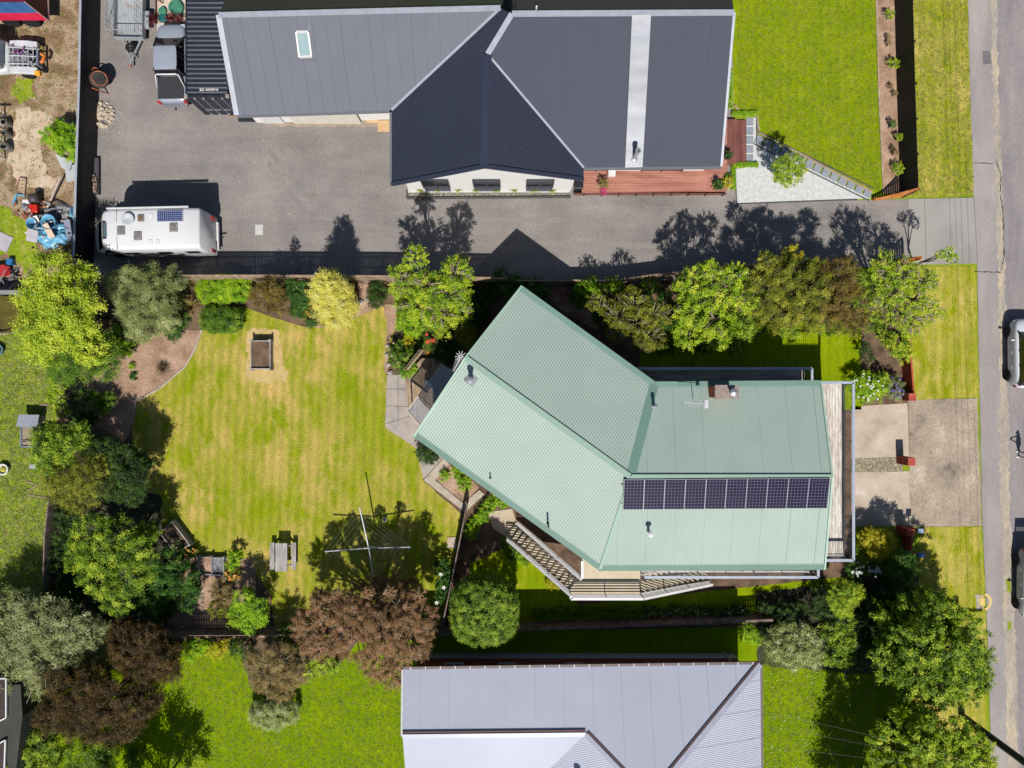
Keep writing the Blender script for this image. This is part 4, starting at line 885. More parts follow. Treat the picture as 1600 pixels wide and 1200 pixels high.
for s in (-1, 1):
    f = MB(); f.box(min(s * .01, s * 1.1), -Lh - .03, .18, max(s * .01, s * 1.1), -Lh + .02, 2.48); 
    for z in (.65, 1.15, 1.65, 2.1): f.box(min(s * .08, s * 1.04), -Lh - .045, z - .12, max(s * .08, s * 1.04), -Lh - .03, z + .12)
    d = f.obj('door', CB, ct)
    f = MB()
    for x in ((.3, .85) if s > 0 else (-.75, -.25)):
        f.tube([(x, -Lh - .09, .15), (x, -Lh - .09, 2.52)], .02, 6)
        for z in (.2, 2.45): f.box(x - .05, -Lh - .12, z - .05, x + .05, -Lh - .05, z + .05)
        f.box(x - .02, -Lh - .13, .88, x + .38, -Lh - .1, .93)
    f.obj('handle', plain('rod steel', K(190,196,200), .4, .4), d)
f = MB()
for x in (-Wh, Wh):
    for y in (-Lh, Lh):
        for a in range(4): f.bar((x + .085 * (a < 1) - .085 * (a == 1), y, 2.64), (x + .085 * (a < 1) - .085 * (a == 1), y + .001, 2.64), .03, .17) if False else None
        f.box(x - .09, y - .09, 2.52, x + .09, y - .04, 2.645); f.box(x - .09, y + .04, 2.52, x + .09, y + .09, 2.645); f.box(x - .09, y - .04, 2.52, x - .04, y + .04, 2.645); f.box(x + .04, y - .04, 2.52, x + .09, y + .04, 2.645)
f.obj('corner_casting', plain('casting pale', K(190,180,170), .7), ct)
fc = bpy.data.curves.new('lettering', 'FONT'); fc.body = '221 NWIM 0'; fc.size = .2; fc.align_x = 'CENTER'; fc.extrude = .003; fc.offset = .006
fo = bpy.data.objects.new('lettering', fc); C.objects.link(fo); fo.parent = ct; fo.location = (.12, -Lh + .3, 2.605); fc.materials.append(WH); bpy.context.view_layer.update(); me_ = bpy.data.meshes.new_from_object(fo.evaluated_get(bpy.context.evaluated_depsgraph_get())); bpy.data.objects.remove(fo); fo = bpy.data.objects.new('lettering', me_); C.objects.link(fo); fo.parent = ct; fo.location = (.12, -Lh + .3, 2.605)
ramp_ = G(-418,-420); f = MB((ramp_.x, ramp_.y, 0)); f.box(ramp_.x - .35, ramp_.y - .42, 0, ramp_.x + 1.3, ramp_.y - .2, .12); tag(f.obj('steel_beam', plain('dark metal', K(40,42,48)), bevel=.01), 'short dark steel beam on the gravel at the container doors', 'beam')
f = MB((ramp_.x - .9, ramp_.y, 0)); f.box(ramp_.x - .95, ramp_.y - .16, 0, ramp_.x + .1, ramp_.y - .06, .1); tag(f.obj('timber_block', TAN), 'small tan timber packer under the container doors', 'timber')
PLY = mat('plywood', [K(206,168,122), K(224,188,144)], scale=3, rough=.8)
for i, (x, y, wx, wy, lb) in enumerate(((582,186,.75,.5,'small plywood sheet on the gravel by the garage wall'), (597,180,.8,.45,'plywood sheet lying against the white garage wall'), (600,198,.75,.7,'square plywood sheet on the gravel below the roof valley'))):
    q = P(x, y); f = MB((q.x, q.y, 0)); z = .02 + .035 * i; f.box(q.x - wx / 2, q.y - wy / 2, z, q.x + wx / 2, q.y + wy / 2, z + .03); tag(f.obj('plywood_sheet', PLY), lb, 'plywood')

# ---------------------------------------------------------------- vehicles
RUB = plain('rubber', K(36,36,38), .85, 0, .2); ALY = plain('alloy', K(150,156,160), .35, .5); LRED = plain('lamp red', K(196,40,50), .3); LCLR = plain('lamp clear', K(210,214,220), .15)
CG = mat('car glass', [K(16,20,26)], rough=.06, spec=.9)
def wheel(parent, x, y, z, r, wd=.2, side=1, rim=ALY, axis='y'):
    f = MB(); p = [(r * .55, -wd / 2), (r * .93, -wd / 2), (r, -wd * .35), (r, wd * .35), (r * .93, wd / 2), (r * .55, wd / 2)]
    f.lathe(p, (0, 0, 0), 24, axis); t = f.obj('wheel', RUB, parent, loc=(x, y, z))
    f = MB(); f.lathe([(0, side * wd * .3), (r * .2, side * wd * .4), (r * .25, side * wd * .28), (r * .6, side * wd * .36), (r * .6, -side * wd * .3), (0, -side * wd * .3)], (0, 0, 0), 20, axis)
    for k in range(5):
        a = k * 1.2566; c, s = math.cos(a), math.sin(a); yy = side * wd * .38
        f.bar((c * r * .15, yy, s * r * .15), (c * r * .58, yy, s * r * .58), .05, .02, up=(0, 1, 0)) if axis == 'y' else f.bar((yy, c * r * .15, s * r * .15), (yy, c * r * .58, s * r * .58), .05, .02, up=(1, 0, 0))
    f.obj('rim', rim, t); return t
def rsec(x, hw, z0, z1, r=.12, k=.08):        # rounded cross-section at x
    p = [(-hw, z0 + r), (-hw, z1 - r * 1.4), (-hw + r * .4, z1 - r * .35), (-hw + r * 1.6, z1), (0, z1 + k * .3), (hw - r * 1.6, z1), (hw - r * .4, z1 - r * .35), (hw, z1 - r * 1.4), (hw, z0 + r), (hw - r, z0), (0, z0), (-hw + r, z0)]
    return [(x, y, z) for y, z in p]
def carbody(parent, secs, m, name='body', sub=1, bevel=0):
    f = MB(); f.loft([rsec(*s) for s in secs]); return f.obj(name, m, parent, smooth=True, sub=sub)
# car(length along +x = front)
def glasshouse(parent, pts, hw0, hw1, z0, z1, paint):
    """pts: x of windscreen base, screen top, rear top, rear base"""
    a, b, c_, d = pts
    def ring(t, hi): return None
    f = MB(); B4 = [(a, -hw0, z0), (a, hw0, z0), (d, hw0, z0), (d, -hw0, z0)]; T4 = [(b, -hw1, z1), (b, hw1, z1), (c_, hw1, z1), (c_, -hw1, z1)]
    f.add(B4 + T4, [(0, 1, 5, 4), (1, 2, 6, 5), (2, 3, 7, 6), (3, 0, 4, 7)]); g_ = f.obj('window', CG, parent)
    f = MB()
    for i in range(4): f.bar(Vector(B4[i]), Vector(T4[i]), .09, .09)
    for t in ((a + b) / 2 - .75, (c_ + d) / 2 + .95):
        for s in (-1, 1): f.bar((t, s * (hw0 + .005), z0), (t, s * (hw1 + .01), z1), .05, .03)
    f.obj('pillar', paint if z0 < 1.05 and 0 else DK, parent)
    f = MB(); n = 8; v = []
    for i in range(n + 1):
        x = b + .06 + (c_ - .08 - b - .06) * i / n; e_ = 1 - abs(2 * i / n - 1) ** 4
        for j in range(9): y = (j / 4 - 1); v.append((x, y * (hw1 + .03) * (.93 + .07 * e_), z1 + .015 + .05 * e_ * (1 - y ** 4) - .02 * (abs(y) > .9)))
    m_ = (n + 1) * 9; fs = [(i * 9 + j, i * 9 + j + 1, (i + 1) * 9 + j + 1, (i + 1) * 9 + j) for i in range(n) for j in range(8)]
    f.add(v, fs); f.add([(x, y, z - .05) for x, y, z in v], [q[::-1] for q in fs]); return f.obj('roof', paint, parent, smooth=True)
def mirror_(parent, x, y, z, paint):
    f = MB(); s = 1 if y > 0 else -1; f.blob((x, y + s * .14, z), (.07, .12, .08), random.Random(1), 8, 6, .03); f.bar((x, y, z - .03), (x, y + s * .1, z - .02), .04, .04); f.obj('mirror', paint, parent, smooth=True)
# grey pickup
PG = mat('paint silver grey', [K(164,172,186), K(170,178,192)], scale=2, rough=.25, spec=.6, metal=.1)
o = G(-521,-492); u_ = thing('pickup_truck', 'silver grey double cab pickup with black tray cover beside the container', 'pickup truck', tuple(o), R(91)); u_.scale = (.93, .96, .97)
carbody(u_, [(-2.55, .8, .45, .95), (-2.5, .9, .35, 1.02), (-1.2, .92, .3, 1.05), (.2, .92, .28, 1.05), (1.3, .92, .28, 1.06), (2.0, .9, .3, 1.02), (2.4, .82, .34, .92), (2.58, .66, .42, .75)], PG)
glasshouse(u_, (1.55, .6, -.75, -.95), .86, .68, 1.02, 1.72, PG)
f = MB(); f.box(-2.42, -.8, 1.02, -.98, .8, 1.09); f.obj('tray_cover', mat('tonneau', [K(40,42,46), K(52,54,58)], scale=2, rough=.7), u_, bevel=.02)
f = MB(); f.tube([(-1.65, -.86, 1.05), (-1.15, -.72, 1.5), (-1.08, -.6, 1.6), (-1.08, .6, 1.6), (-1.15, .72, 1.5), (-1.65, .86, 1.05)], .035, 8); f.tube([(-1.0, -.7, 1.35), (-1.0, .7, 1.35)], .03, 8); f.obj('sports_bar', plain('bar white', K(226,226,230), .3), u_, smooth=True)
f = MB(); f.box(-2.72, -.82, .42, -2.56, .82, .6); f.obj('bumper', plain('chrome', K(196,200,206), .25, .7), u_, bevel=.02)
for s in (-1, 1):
    f = MB(); f.box(-2.6, s * .82 - .09, .62, -2.5, s * .82 + .09, .98); f.obj('tail_light', LRED, u_, bevel=.01); f = MB(); f.box(2.3, s * .7 - .14, .66, 2.5, s * .7 + .14, .84); f.obj('headlight', LCLR, u_, bevel=.02)
    mirror_(u_, .95, s * .92, 1.12, PG)
    for x in (-1.5, 1.55): wheel(u_, x, s * .84, .38, .38, .24, s)
f = MB(); f.tube([(1.42, -.6, 1.06), (1.3, 0, 1.1)], .012, 5); f.tube([(1.42, .1, 1.07), (1.32, .6, 1.09)], .012, 5); f.obj('wiper', DK, u_)
f = MB(); f.bar((-2.7, 0, .42), (-2.9, 0, .42), .06, .06); f.lathe([(.04, 0), (.03, .06), (.05, .1), (0, .14)], (-2.88, 0, .44), 10); f.obj('tow_ball', DK, u_)
# white people carrier on the road
PW = mat('paint white', [K(226,228,236), K(232,234,242)], scale=2, rough=.2, spec=.6)
def car(label, o, rot, paint, hatch=False, zs=1.0):
    c_ = thing('car', label, 'car', tuple(o), rot)
    carbody(c_, [(a, b_, c0_, d * zs) for a, b_, c0_, d in ((-2.1, .62, .42, .9), (-2.02, .8, .32, 1.0), (-1.3, .89, .26, 1.02), (0, .9, .24, 1.0), (1.0, .9, .24, .98), (1.55, .87, .26, .93), (1.95, .76, .32, .82), (2.12, .55, .42, .68))], paint)
    glasshouse(c_, (1.25, .5, -1.5, -1.95), .84 - .5 * (zs - 1), .62, .98 * zs, 1.5 * zs, paint)
    for s in (-1, 1):
        f = MB(); f.box(-2.06, s * .68 - .1, .72, -1.94, s * .68 + .1, .95); f.obj('tail_light', LRED, c_, bevel=.02); f = MB(); f.box(1.8, s * .62 - .15, .66, 2.0, s * .62 + .15, .8); f.obj('headlight', LCLR, c_, bevel=.02)
        mirror_(c_, .8, s * .88, 1.03, paint)
        for x in (-1.3, 1.33): wheel(c_, x, s * .82, .33, .33, .2, s)
        f = MB()
        for x in (.05, -.85): f.bar((x - .1, s * .925, .82), (x + .08, s * .925, .82), .02, .03)
        f.obj('handle', paint, c_)
    if hatch:
        f = MB(); f.m = Matrix.Translation((-1.55, 0, 1.52)) @ Matrix.Rotation(R(-12), 4, 'Y'); 
        for y in (-.62, .62): f.bar((0, y, 0), (-1.25, y * .95, 0), .1, .04)
        f.bar((-.05, -.6, 0), (-.05, .6, 0), .12, .04); f.bar((-.68, -.6, 0), (-.68, .6, 0), .14, .04); f.box(-1.25, -.6, -.02, -.72, .6, .02); t = f.obj('tailgate', paint, c_)
        f = MB(); f.m = Matrix.Translation((-1.55, 0, 1.52)) @ Matrix.Rotation(R(-12), 4, 'Y'); f.box(-.62, -.55, -.01, -.11, .55, .01); f.obj('window', gm2[0], t)
    return c_
car('white people carrier parked on the road facing up the photo', G(789,-47), R(90), PW, False, 1.2)
car('silver grey car at the right edge with its tailgate raised', G(803,306), R(-90), mat('paint silver', [K(186,190,194), K(196,200,204)], scale=2, rough=.25, spec=.6), True, 1.15)
# campervan
o = G(-544,-226); cv_ = thing('campervan', 'white coachbuilt campervan with roof solar panel on the gravel drive', 'campervan', tuple(o), R(181.3))
f = MB(); f.loft([rsec(x, w_, a, b, .14) for x, w_, a, b in ((-3.5, 1.12, .4, 2.75), (-3.42, 1.17, .35, 2.86), (-1, 1.18, .35, 2.9), (1.6, 1.18, .35, 2.9), (1.72, 1.16, .9, 2.9), (1.95, 1.1, 1.75, 2.87), (2.15, 1.0, 1.82, 2.74), (2.28, .84, 1.9, 2.55), (2.33, .6, 2.0, 2.4))]); f.obj('body', mat('gelcoat', [K(226,226,228), K(236,236,238)], scale=.6, rough=.35), cv_, smooth=True)
carbody(cv_, [(1.5, .98, .35, 1.9), (2.3, .98, .35, 1.85), (2.62, .97, .35, 1.72), (3.3, .95, .35, 1.08), (3.62, .86, .38, .88), (3.76, .7, .45, .7)], MATS['gelcoat'], 'cab')
f = MB(); f.add([(3.34, -.84, 1.1), (3.34, .84, 1.1), (2.72, .8, 1.78), (2.72, -.8, 1.78)], [(0, 1, 2, 3)]); f.add([(3.16, -.86, 1.05), (3.16, .86, 1.05), (3.45, .8, .93), (3.45, -.8, .93)], [(0, 3, 2, 1)]) if False else None; f.obj('windscreen', CG, cv_)
for s in (-1, 1):
    f = MB(); f.add([(3.0, s * .985, 1.1), (2.1, s * .99, 1.1), (2.1, s * .97, 1.75), (2.55, s * .95, 1.75)], [(0, 1, 2, 3)]); f.obj('window', CG, cv_)
    f = MB(); f.box(-3.56, s * .98 - .1, .8, -3.47, s * .98 + .1, 1.35); f.obj('tail_light', LRED, cv_, bevel=.03); mirror_(cv_, 2.75, s * 1.0, 1.35, DK)
    for x in (-1.9, 2.55): wheel(cv_, x, s * .95, .34, .34, .22, s)
    f = MB(); f.box(3.35, s * .72 - .14, .6, 3.52, s * .72 + .12, .8); f.obj('headlight', LCLR, cv_, bevel=.03)
for x0, x1, s in ((-3.0, -2.2, 1), (-1.4, -.6, 1), (.6, 1.4, 1), (-2.8, -2.0, -1), (-.4, .5, -1)):
    f = MB(); f.box(x0, s * 1.175 - .01, 1.45, x1, s * 1.175 + .02, 2.0); f.obj('window', CG, cv_, bevel=.005)
STK = plain('decal grey', K(120,124,134), .5); f = MB()
for x0, x1, z in ((-3.0, .8, .85), (-1.6, 1.5, 1.12), (-.9, 1.0, .98)): f.box(x0, 1.178, z, x1, 1.186, z + .07)
f.obj('stripe', STK, cv_)
def hatchw(x, y, w_, l_, m_):
    f = MB(); f.box(x - l_ / 2, y - w_ / 2, 2.88, x + l_ / 2, y + w_ / 2, 2.99); h0 = f.obj('roof_hatch', plain('hatch frame', K(150,146,144), .4), cv_, bevel=.03)
    f = MB(); f.box(x - l_ * .36, y - w_ * .36, 2.985, x + l_ * .36, y + w_ * .36, 3.01); f.obj('pane', m_, h0, bevel=.02)
HGL = mat('hatch glass', [K(120,112,110), K(150,144,140)], scale=4, rough=.3)
hatchw(.95, .1, .5, .45, HGL); hatchw(0, .43, .5, .45, HGL); hatchw(-2.05, 0, .5, .45, HGL); hatchw(-.2, -.58, .4, .36, mat('hatch brown', [K(120,100,74)], rough=.4))
f = MB(); f.box(1.72, -.5, 2.84, 2.06, .55, 2.9); f.m = Matrix(); f.obj('roof_hatch', plain('hatch dark', K(52,56,64), .4), cv_, bevel=.04)
f = MB(); f.box(1.78, -.38, 2.895, 1.99, .42, 2.92); f.obj('roof_glass', plain('hatch teal', K(90,110,120), .2), cv_, bevel=.03)
f = MB(); f.box(1.2, -1.15, 2.9, 1.23, 1.15, 2.915); f.obj('seam', STK, cv_)
f = MB(); f.bar((-2.9, -1.2, 2.86), (1.8, -1.2, 2.86), .1, .12); f.obj('awning', plain('awning', K(222,222,224)), cv_, bevel=.02)
pc = MB(); pc.box(-2.6, -1.0, 2.92, -1.13, -.35, 2.96); so = pc.obj('solar_panel', FRM, cv_); f = MB((0, 0, 0)); f.box(-.71, -.3, 0, .71, .3, .01); so2 = f.obj('cell_sheet', mat('x', [K(30,44,92)]) if False else None or (lambda: (setattr(sm, 'name', 'solar cells'), sm)[1])(), so, loc=(-1.865, -.675, 2.962))
bm_, bnt, bb = base('blue cells', .15, 0, .6); b2 = node(bnt, "ShaderNodeTexBrick", offset=0.0); b2.inputs["Color1"].default_value = K(28,40,92); b2.inputs["Color2"].default_value = K(34,46,100); b2.inputs["Mortar"].default_value = K(170,186,214)
b2.inputs["Scale"].default_value = 1; b2.inputs["Mortar Size"].default_value = .008; b2.inputs["Brick Width"].default_value = .118; b2.inputs["Row Height"].default_value = .118; bnt.links.new(coords(bnt, 'obj'), b2.inputs["Vector"]); bnt.links.new(b2.outputs[0], bb.inputs["Base Color"]); so2.data.materials[0] = bm_
f = MB(); f.lathe([(.02, -.02), (.34, .05), (.36, .09), (.3, .1), (.04, .04)], (.5, -.52, 2.98), 18); f.bar((.5, -.52, 3.0), (.77, -.3, 3.1), .06, .06); f.box(.39, -.62, 2.9, .61, -.42, 3.0); f.obj('satellite_dish', plain('dish', K(206,210,214), .4), cv_)
f = MB()
for x, y in ((-.75, -.72), (-.7, .78), (-1.1, .8)): f.box(x - .11, y - .13, 2.89, x + .11, y + .13, 2.94)
f.obj('roof_vent', MATS['gelcoat'], cv_, bevel=.015)
f = MB(); f.box(-3.62, -.85, .38, -3.5, .85, .62); f.obj('bumper', WH, cv_, bevel=.03)
f = MB(); f.bar((-3.6, .05, .42), (-3.85, .05, .42), .06, .06); f.blob((-3.86, .05, .47), (.04, .04, .05), random.Random(2), 8, 6, 0); f.obj('tow_ball', DK, cv_)
# trailer with mesh cage
GALV = plain('galvanised pale', K(190,196,200), .4, .3); o = G(-588,-563); t_ = thing('cage_trailer', 'galvanised cage trailer with spare wheel on its drawbar', 'trailer', tuple(o), R(-1))
f = MB(); f.box(-.85, -1.25, .42, .85, 1.35, .47)
for k in range(14): f.box(-.8 + k * .12, -1.2, .47, -.77 + k * .12, 1.3, .485)
f.obj('tray', mat('tray steel', [K(170,178,182), K(196,202,206), K(180,166,156)], scale=2, rough=.5, metal=.2), t_)
f = MB()
for x in (-.86, .86): f.box(x - .02, -1.25, .47, x + .02, 1.35, .85)
for y in (-1.25, 1.35): f.box(-.84, y - .02, .47, .84, y + .02, .85)
f.obj('side_panel', GALV, t_); f = MB(); zc = 1.7
for x in (-.86, .86):
    f.bar((x, -1.25, zc), (x, 1.35, zc), .035, .035)
    for k in range(9): f.bar((x, -1.25 + k * .325, .86), (x, -1.25 + k * .325, zc - .02), .012, .012)
    for z in (1.05, 1.27, 1.48): f.bar((x, -1.25, z), (x, 1.35, z), .01, .01)
for y in (-1.25, 1.35):
    f.bar((-.86, y, zc), (.86, y, zc), .035, .035)
    for k in range(7): f.bar((-.75 + k * .25, y, .86), (-.75 + k * .25, y, zc - .02), .012, .012)
f.obj('cage', GALV, t_)
for s in (-1, 1): wheel(t_, s * 1.02, -.05, .3, .3, .18, s, axis='x'); f = MB(); f.box(s * 1.02 - .13, -.42, .62, s * 1.02 + .13, .32, .65); f.box(s * 1.02 - .13, -.55, .4, s * 1.02 + .13, -.42, .63); f.box(s * 1.02 - .13, .32, .4, s * 1.02 + .13, .46, .63); f.obj('mudguard', GALV, t_, bevel=.01)
f = MB(); f.bar((-.55, -1.25, .42), (0, -2.5, .42), .07, .07); f.bar((.55, -1.25, .42), (0, -2.5, .42), .07, .07); f.bar((0, -2.4, .42), (0, -2.75, .42), .07, .08); f.obj('drawbar', GALV, t_)
wheel(t_, 0, -1.75, .55, .28, .17, 1, LCLR, 'z'); f = MB(); f.box(-.06, -2.9, .4, .06, -2.72, .5); f.obj('coupling', plain('coupling rust', K(176,110,90)), t_, bevel=.01); f = MB(); f.tube([(.2, -2.15, .0), (.2, -2.15, .75)], .03, 8); f.obj('jockey_post', GALV, t_)
f = MB((G(-600,-575).x, G(-600,-575).y, 0)); q = G(-618,-570); f.add([(q.x - .5, q.y + 1.3, .0), (q.x + .6, q.y + 1.3, .0), (q.x + .1, q.y + 1.3, 1.4), (q.x - .4, q.y - .9, .9), (q.x - .45, q.y + 1.25, 1.35)], [(0, 1, 2), (0, 2, 3), (2, 4, 3)])
f = MB((q.x, q.y, 0)); f.prism([(q.x - .1, q.y - .6), (q.x + .35, q.y + .8), (q.x + .35, q.y + 1.7), (q.x - .1, q.y + 1.7)], .75, .8)
for y in (-.2, 1.4): f.bar((q.x + .1, q.y + y, 0), (q.x + .1, q.y + y, .75), .06, .06)
tag(f.obj('steel_bracket', GALV), 'pointed grey steel sheet on legs between fence and cage trailer', 'metal sheet')
# concrete mixer
o = P(163, 132); m_ = thing('concrete_mixer', 'rusty concrete mixer with its drum tilted open beside the black fence', 'concrete mixer', tuple(o), R(-20))
RST = mat('rust', [K(110,58,38), K(160,90,58), K(196,124,84)], scale=5, fine=14, famt=.3, rough=.9); MXD = mat('drum dark', [K(44,46,48), K(70,68,66), K(110,80,64)], scale=4, rough=.7)
T_ = Matrix.Translation((.15, 0, .8)) @ Matrix.Rotation(R(38), 4, 'Y'); f = MB(m=T_); f.lathe([(.05, -.42), (.34, -.4), (.5, -.1), (.52, .08), (.4, .42), (.4, .46)], (0, 0, 0), 22); f.lathe([(.37, .46), (.37, .42), (.48, .08), (.46, -.1), (.3, -.36), (0, -.37)][::1], (0, 0, 0), 22)
f.obj('drum', MXD, m_, smooth=False); f = MB(m=T_)
for k in range(24): a = k * .2618; b = a + .2618; f.bar((.4 * math.cos(a), .4 * math.sin(a), .46), (.4 * math.cos(b), .4 * math.sin(b), .46), .05, .06)
for k in range(3):
    a = k * 2.094; f.add([(.44 * math.cos(a), .44 * math.sin(a), .1), (.2 * math.cos(a + .5), .2 * math.sin(a + .5), .2), (.15 * math.cos(a + .7), .15 * math.sin(a + .7), -.25), (.4 * math.cos(a + .2), .4 * math.sin(a + .2), -.25)], [(0, 1, 2, 3)])
for k in range(9): a = k * .7; f.bar((.3 * math.cos(a), .3 * math.sin(a), -.25 + .04 * k), (.25 * math.cos(a + 2), .25 * math.sin(a + 2), -.2 + .03 * k), .05, .05)
f.obj('mixing_blade', RST, m_); f = MB()
f.tube([(.15, -.62, .8), (-.4, -.6, .75), (-.62, 0, .75), (-.4, .6, .75), (.15, .62, .8)], .035, 8)
for s in (-1, 1): f.bar((.15, s * .62, .8), (.45, s * .45, .02), .06, .06); f.bar((.15, s * .62, .8), (-.45, s * .45, .25), .06, .06)
f.bar((-.45, -.5, .25), (-.45, .5, .25), .06, .06); f.bar((-.62, 0, .75), (-.85, .35, 1.05), .05, .05); f.obj('frame', RST, m_)
f = MB(); f.box(-.95, -.25, .45, -.6, .2, .8); f.obj('motor_box', plain('faded orange', K(190,110,84), .7), m_, bevel=.02)
for s in (-1, 1): wheel(m_, -.45, s * .58, .22, .22, .08, s, RST)
# rubble
rn = random.Random(5); f = MB(); q = P(163, 181)
for k in range(95):
    a = rn.uniform(0, 6.28); r = math.sqrt(rn.random()); x = q.x + r * math.cos(a) * .62; y = q.y + r * math.sin(a) * .85; s_ = rn.uniform(.06, .17)
    f.blob((x, y, s_ * .5 + (1 - r) * .18 * rn.random()), (s_, s_ * rn.uniform(.6, 1), s_ * .6), rn, 6, 4, .3)
tag(f.obj('rubble', mat('rubble stone', [K(150,134,118), K(200,184,164), K(222,208,190)], scale=5, rough=.9, kind='pos')), 'heap of pale broken stones on the gravel by the black fence', 'rubble', kind='stuff')
BRK2 = mat('old brick', [K(90,70,62), K(150,126,112), K(190,170,156)], scale=7, rough=.9, kind='pos')
for i, (x, y, lb) in enumerate(((144, 278, 'left stack of dark planks with bricks on its lower end'), (154, 278, 'right stack of dark planks with bricks beside the gravel'))):
    q = P(x, y); s_ = thing('plank_stack', lb, 'plank stack', tuple(q)); f = MB()
    for k in range(3): f.box(-.16, -1.05, .02 + k * .09, .16, 1.15, .09 + k * .09)
    f.obj('plank', plain('plank dark', K(70,66,72), .8), s_); f = MB(); rn = random.Random(i)
    for k in range(18): f.box(*(lambda x, y, z: (x, y, z, x + .1, y + .2, z + .07))(rn.uniform(-.16, .06), -1.0 + (k // 2) * .1 * 1.1 + rn.uniform(0, .03), .28 + .075 * (k % 2)))
    f.obj('brick', BRK2, s_)

# ---------------------------------------------------------------- pavers, tank lids, pots
PVR = mat('paver grey', [K(140,146,156), K(160,166,176)], scale=4, fine=18, famt=.1, rough=.8, kind='pos')
num = ['first', 'second', 'third', 'fourth', 'fifth', 'sixth', 'seventh', 'eighth', 'ninth', 'tenth', 'eleventh', 'twelfth', 'thirteenth']
for k in range(5):
    q = P(1171, 191 + k * 14.2); f = MB((q.x, q.y, 0)); f.box(q.x - .22, q.y - .22, .0, q.x + .22, q.y + .22, .06)
    tag(f.obj('paver', PVR, bevel=.008), num[k] + ' grey paver from the top in the column beside the red steps', 'paver', 'pavers beside the steps')
for k in range(14):
    t = k / 13; q = P(1186 + 169 * t, 219 + 83 * t); f = MB(m=Matrix.Translation(q) @ Matrix.Rotation(R(-26), 4, 'Z')); f.box(-.23, -.25, 0, .23, .25, .06)
    ob = f.obj('paver', PVR, bevel=.008); tag(ob, (num[k] if k < 13 else 'fourteenth') + ' grey paver down the slanting row from the steps to the cedar fence', 'paver', 'pavers in the slanting row')
ed = MB(); 
for dx, dy in ((-3, 9), (4, -10)):
    a, b = P(1180 + dx, 216 + dy), P(1360 + dx, 305 + dy); ed.bar(a + Vector((0, 0, .04)), b + Vector((0, 0, .04)), .04, .1)
ed.bar(P(1182,184,.04), P(1182,228,.04), .04, .1); ed.bar(P(1149,265,.04), P(1151,319,.04), .04, .1); ed.bar(P(1151,319,.04), P(1340,312,.04), .04, .1)
tag(ed.obj('edging_strip', plain('edging dark', K(92,94,98), .7)), 'dark metal strip edging the white pebble court', 'garden edging')
sheet('lid_gravel', [(244,-40),(292,-40),(292,60),(246,60)], Z(3), mat('pale sandy gravel', [K(206,184,160), K(228,214,196)], scale=6, fine=18, famt=.2, rough=.9, kind='pos'))
LID = mat('lid green', [K(44,118,92), K(66,140,112), K(86,158,130)], scale=3, rough=.6)
for x, y, r, h, lb in ((277,14,.47,.25,'largest green round tank lid on the pale gravel'), (256,19,.24,.22,'small green round tank lid left of the large one')):
    q = P(x, y); f = MB((q.x, q.y, 0)); f.lathe([(r, 0), (r, h * .7), (r * .92, h), (r * .3, h * 1.12), (0, h * 1.12)], (q.x, q.y, 0), 26); tag(f.obj('tank_lid', LID), lb, 'tank lid', 'green septic tank lids')
q = P(257, 31); f = MB((q.x, q.y, 0)); f.box(q.x - .26, q.y - .2, 0, q.x + .26, q.y + .2, .24); tag(f.obj('tank_lid', plain('lid teal', K(20,110,110), .5), bevel=.04), 'teal square lid just in front of the pickup bonnet', 'tank lid', 'green septic tank lids')
f = MB(P(243,10)); f.bar(P(243,-30,.08), P(245,36,.08), .06, .16); tag(f.obj('border_board', plain('board brown', K(110,70,56), .8)), 'brown board edging the gravel around the tank lids', 'garden edging')
POTG = plain('pot dark', K(40,44,46), .4); POTC = plain('pot cream', K(214,200,160), .6)
def pot(x, y, r, h, m_, lb, pal=None, z0=0, pr=1.2):
    q = P(x, y, z0); o = thing('plant_pot', lb, 'plant pot', tuple(q)); f = MB(); f.lathe([(r * .7, 0), (r, h), (r * .9, h), (r * .85, h - .06), (0, h - .06)], (0, 0, 0), 18); f.obj('pot', m_, o)
    if pal:
        SEED[0] += 1; v, t = leaf_mesh('f', [((0, 0, h + r * pr * .4), (r * pr, r * pr, r * pr * .7))], .08, 1.2, SEED[0], None); quads('foliage', v, t, fol(pal), (0, 0, 0), o)
pot(491, 506, .26, .5, POTG, 'glossy black round pot at the lawn edge by the yellow shrub', 'deep')
pot(1134, 289, .28, .4, POTC, 'cream pot with yellow green plant near the deck corner', 'gold', 0)
pot(1133, 281, .2, .35, POTC, 'small cream pot behind the larger one at the deck corner', 'green', 0)
pot(1119, 292, .25, .35, POTG, 'dark pot with green plant on the deck corner', 'deep', .42)
pot(1135, 246, .22, .4, POTG, 'black pot with dark stems at the top of the red steps', 'dark', .42)
o = P(940, 284, .42); 
pot(941, 291, .2, .35, POTG, 'pot of drooping pink flowers on the red deck edge', 'brown', .42, 1.6)
rn = random.Random(3); f = MB((o.x, o.y, .42)); q = P(944, 296, .8)
for k in range(50): a = rn.uniform(0, 6.28); r = rn.uniform(0, .32); f.blob((q.x + r * math.cos(a) * .8, q.y + r * math.sin(a) * 1.2, .85 + rn.uniform(-.2, .1)), (.05, .05, .04), rn, 5, 4, .2)
tag(f.obj('flowers', plain('pink petals', K(214,60,120), .6)), 'cluster of bright pink flowers hanging over the deck edge', 'flowers')
q = P(905, 290, .42); f = MB((q.x, q.y, .0)); f.box(q.x - .28, q.y - .25, 0, q.x + .2, q.y + .3, .75); f.box(q.x - .3, q.y - .27, .75, q.x + .22, q.y + .32, .8); tag(f.obj('storage_bin', POTG, bevel=.02), 'black lidded bin at the left end of the red deck', 'bin')

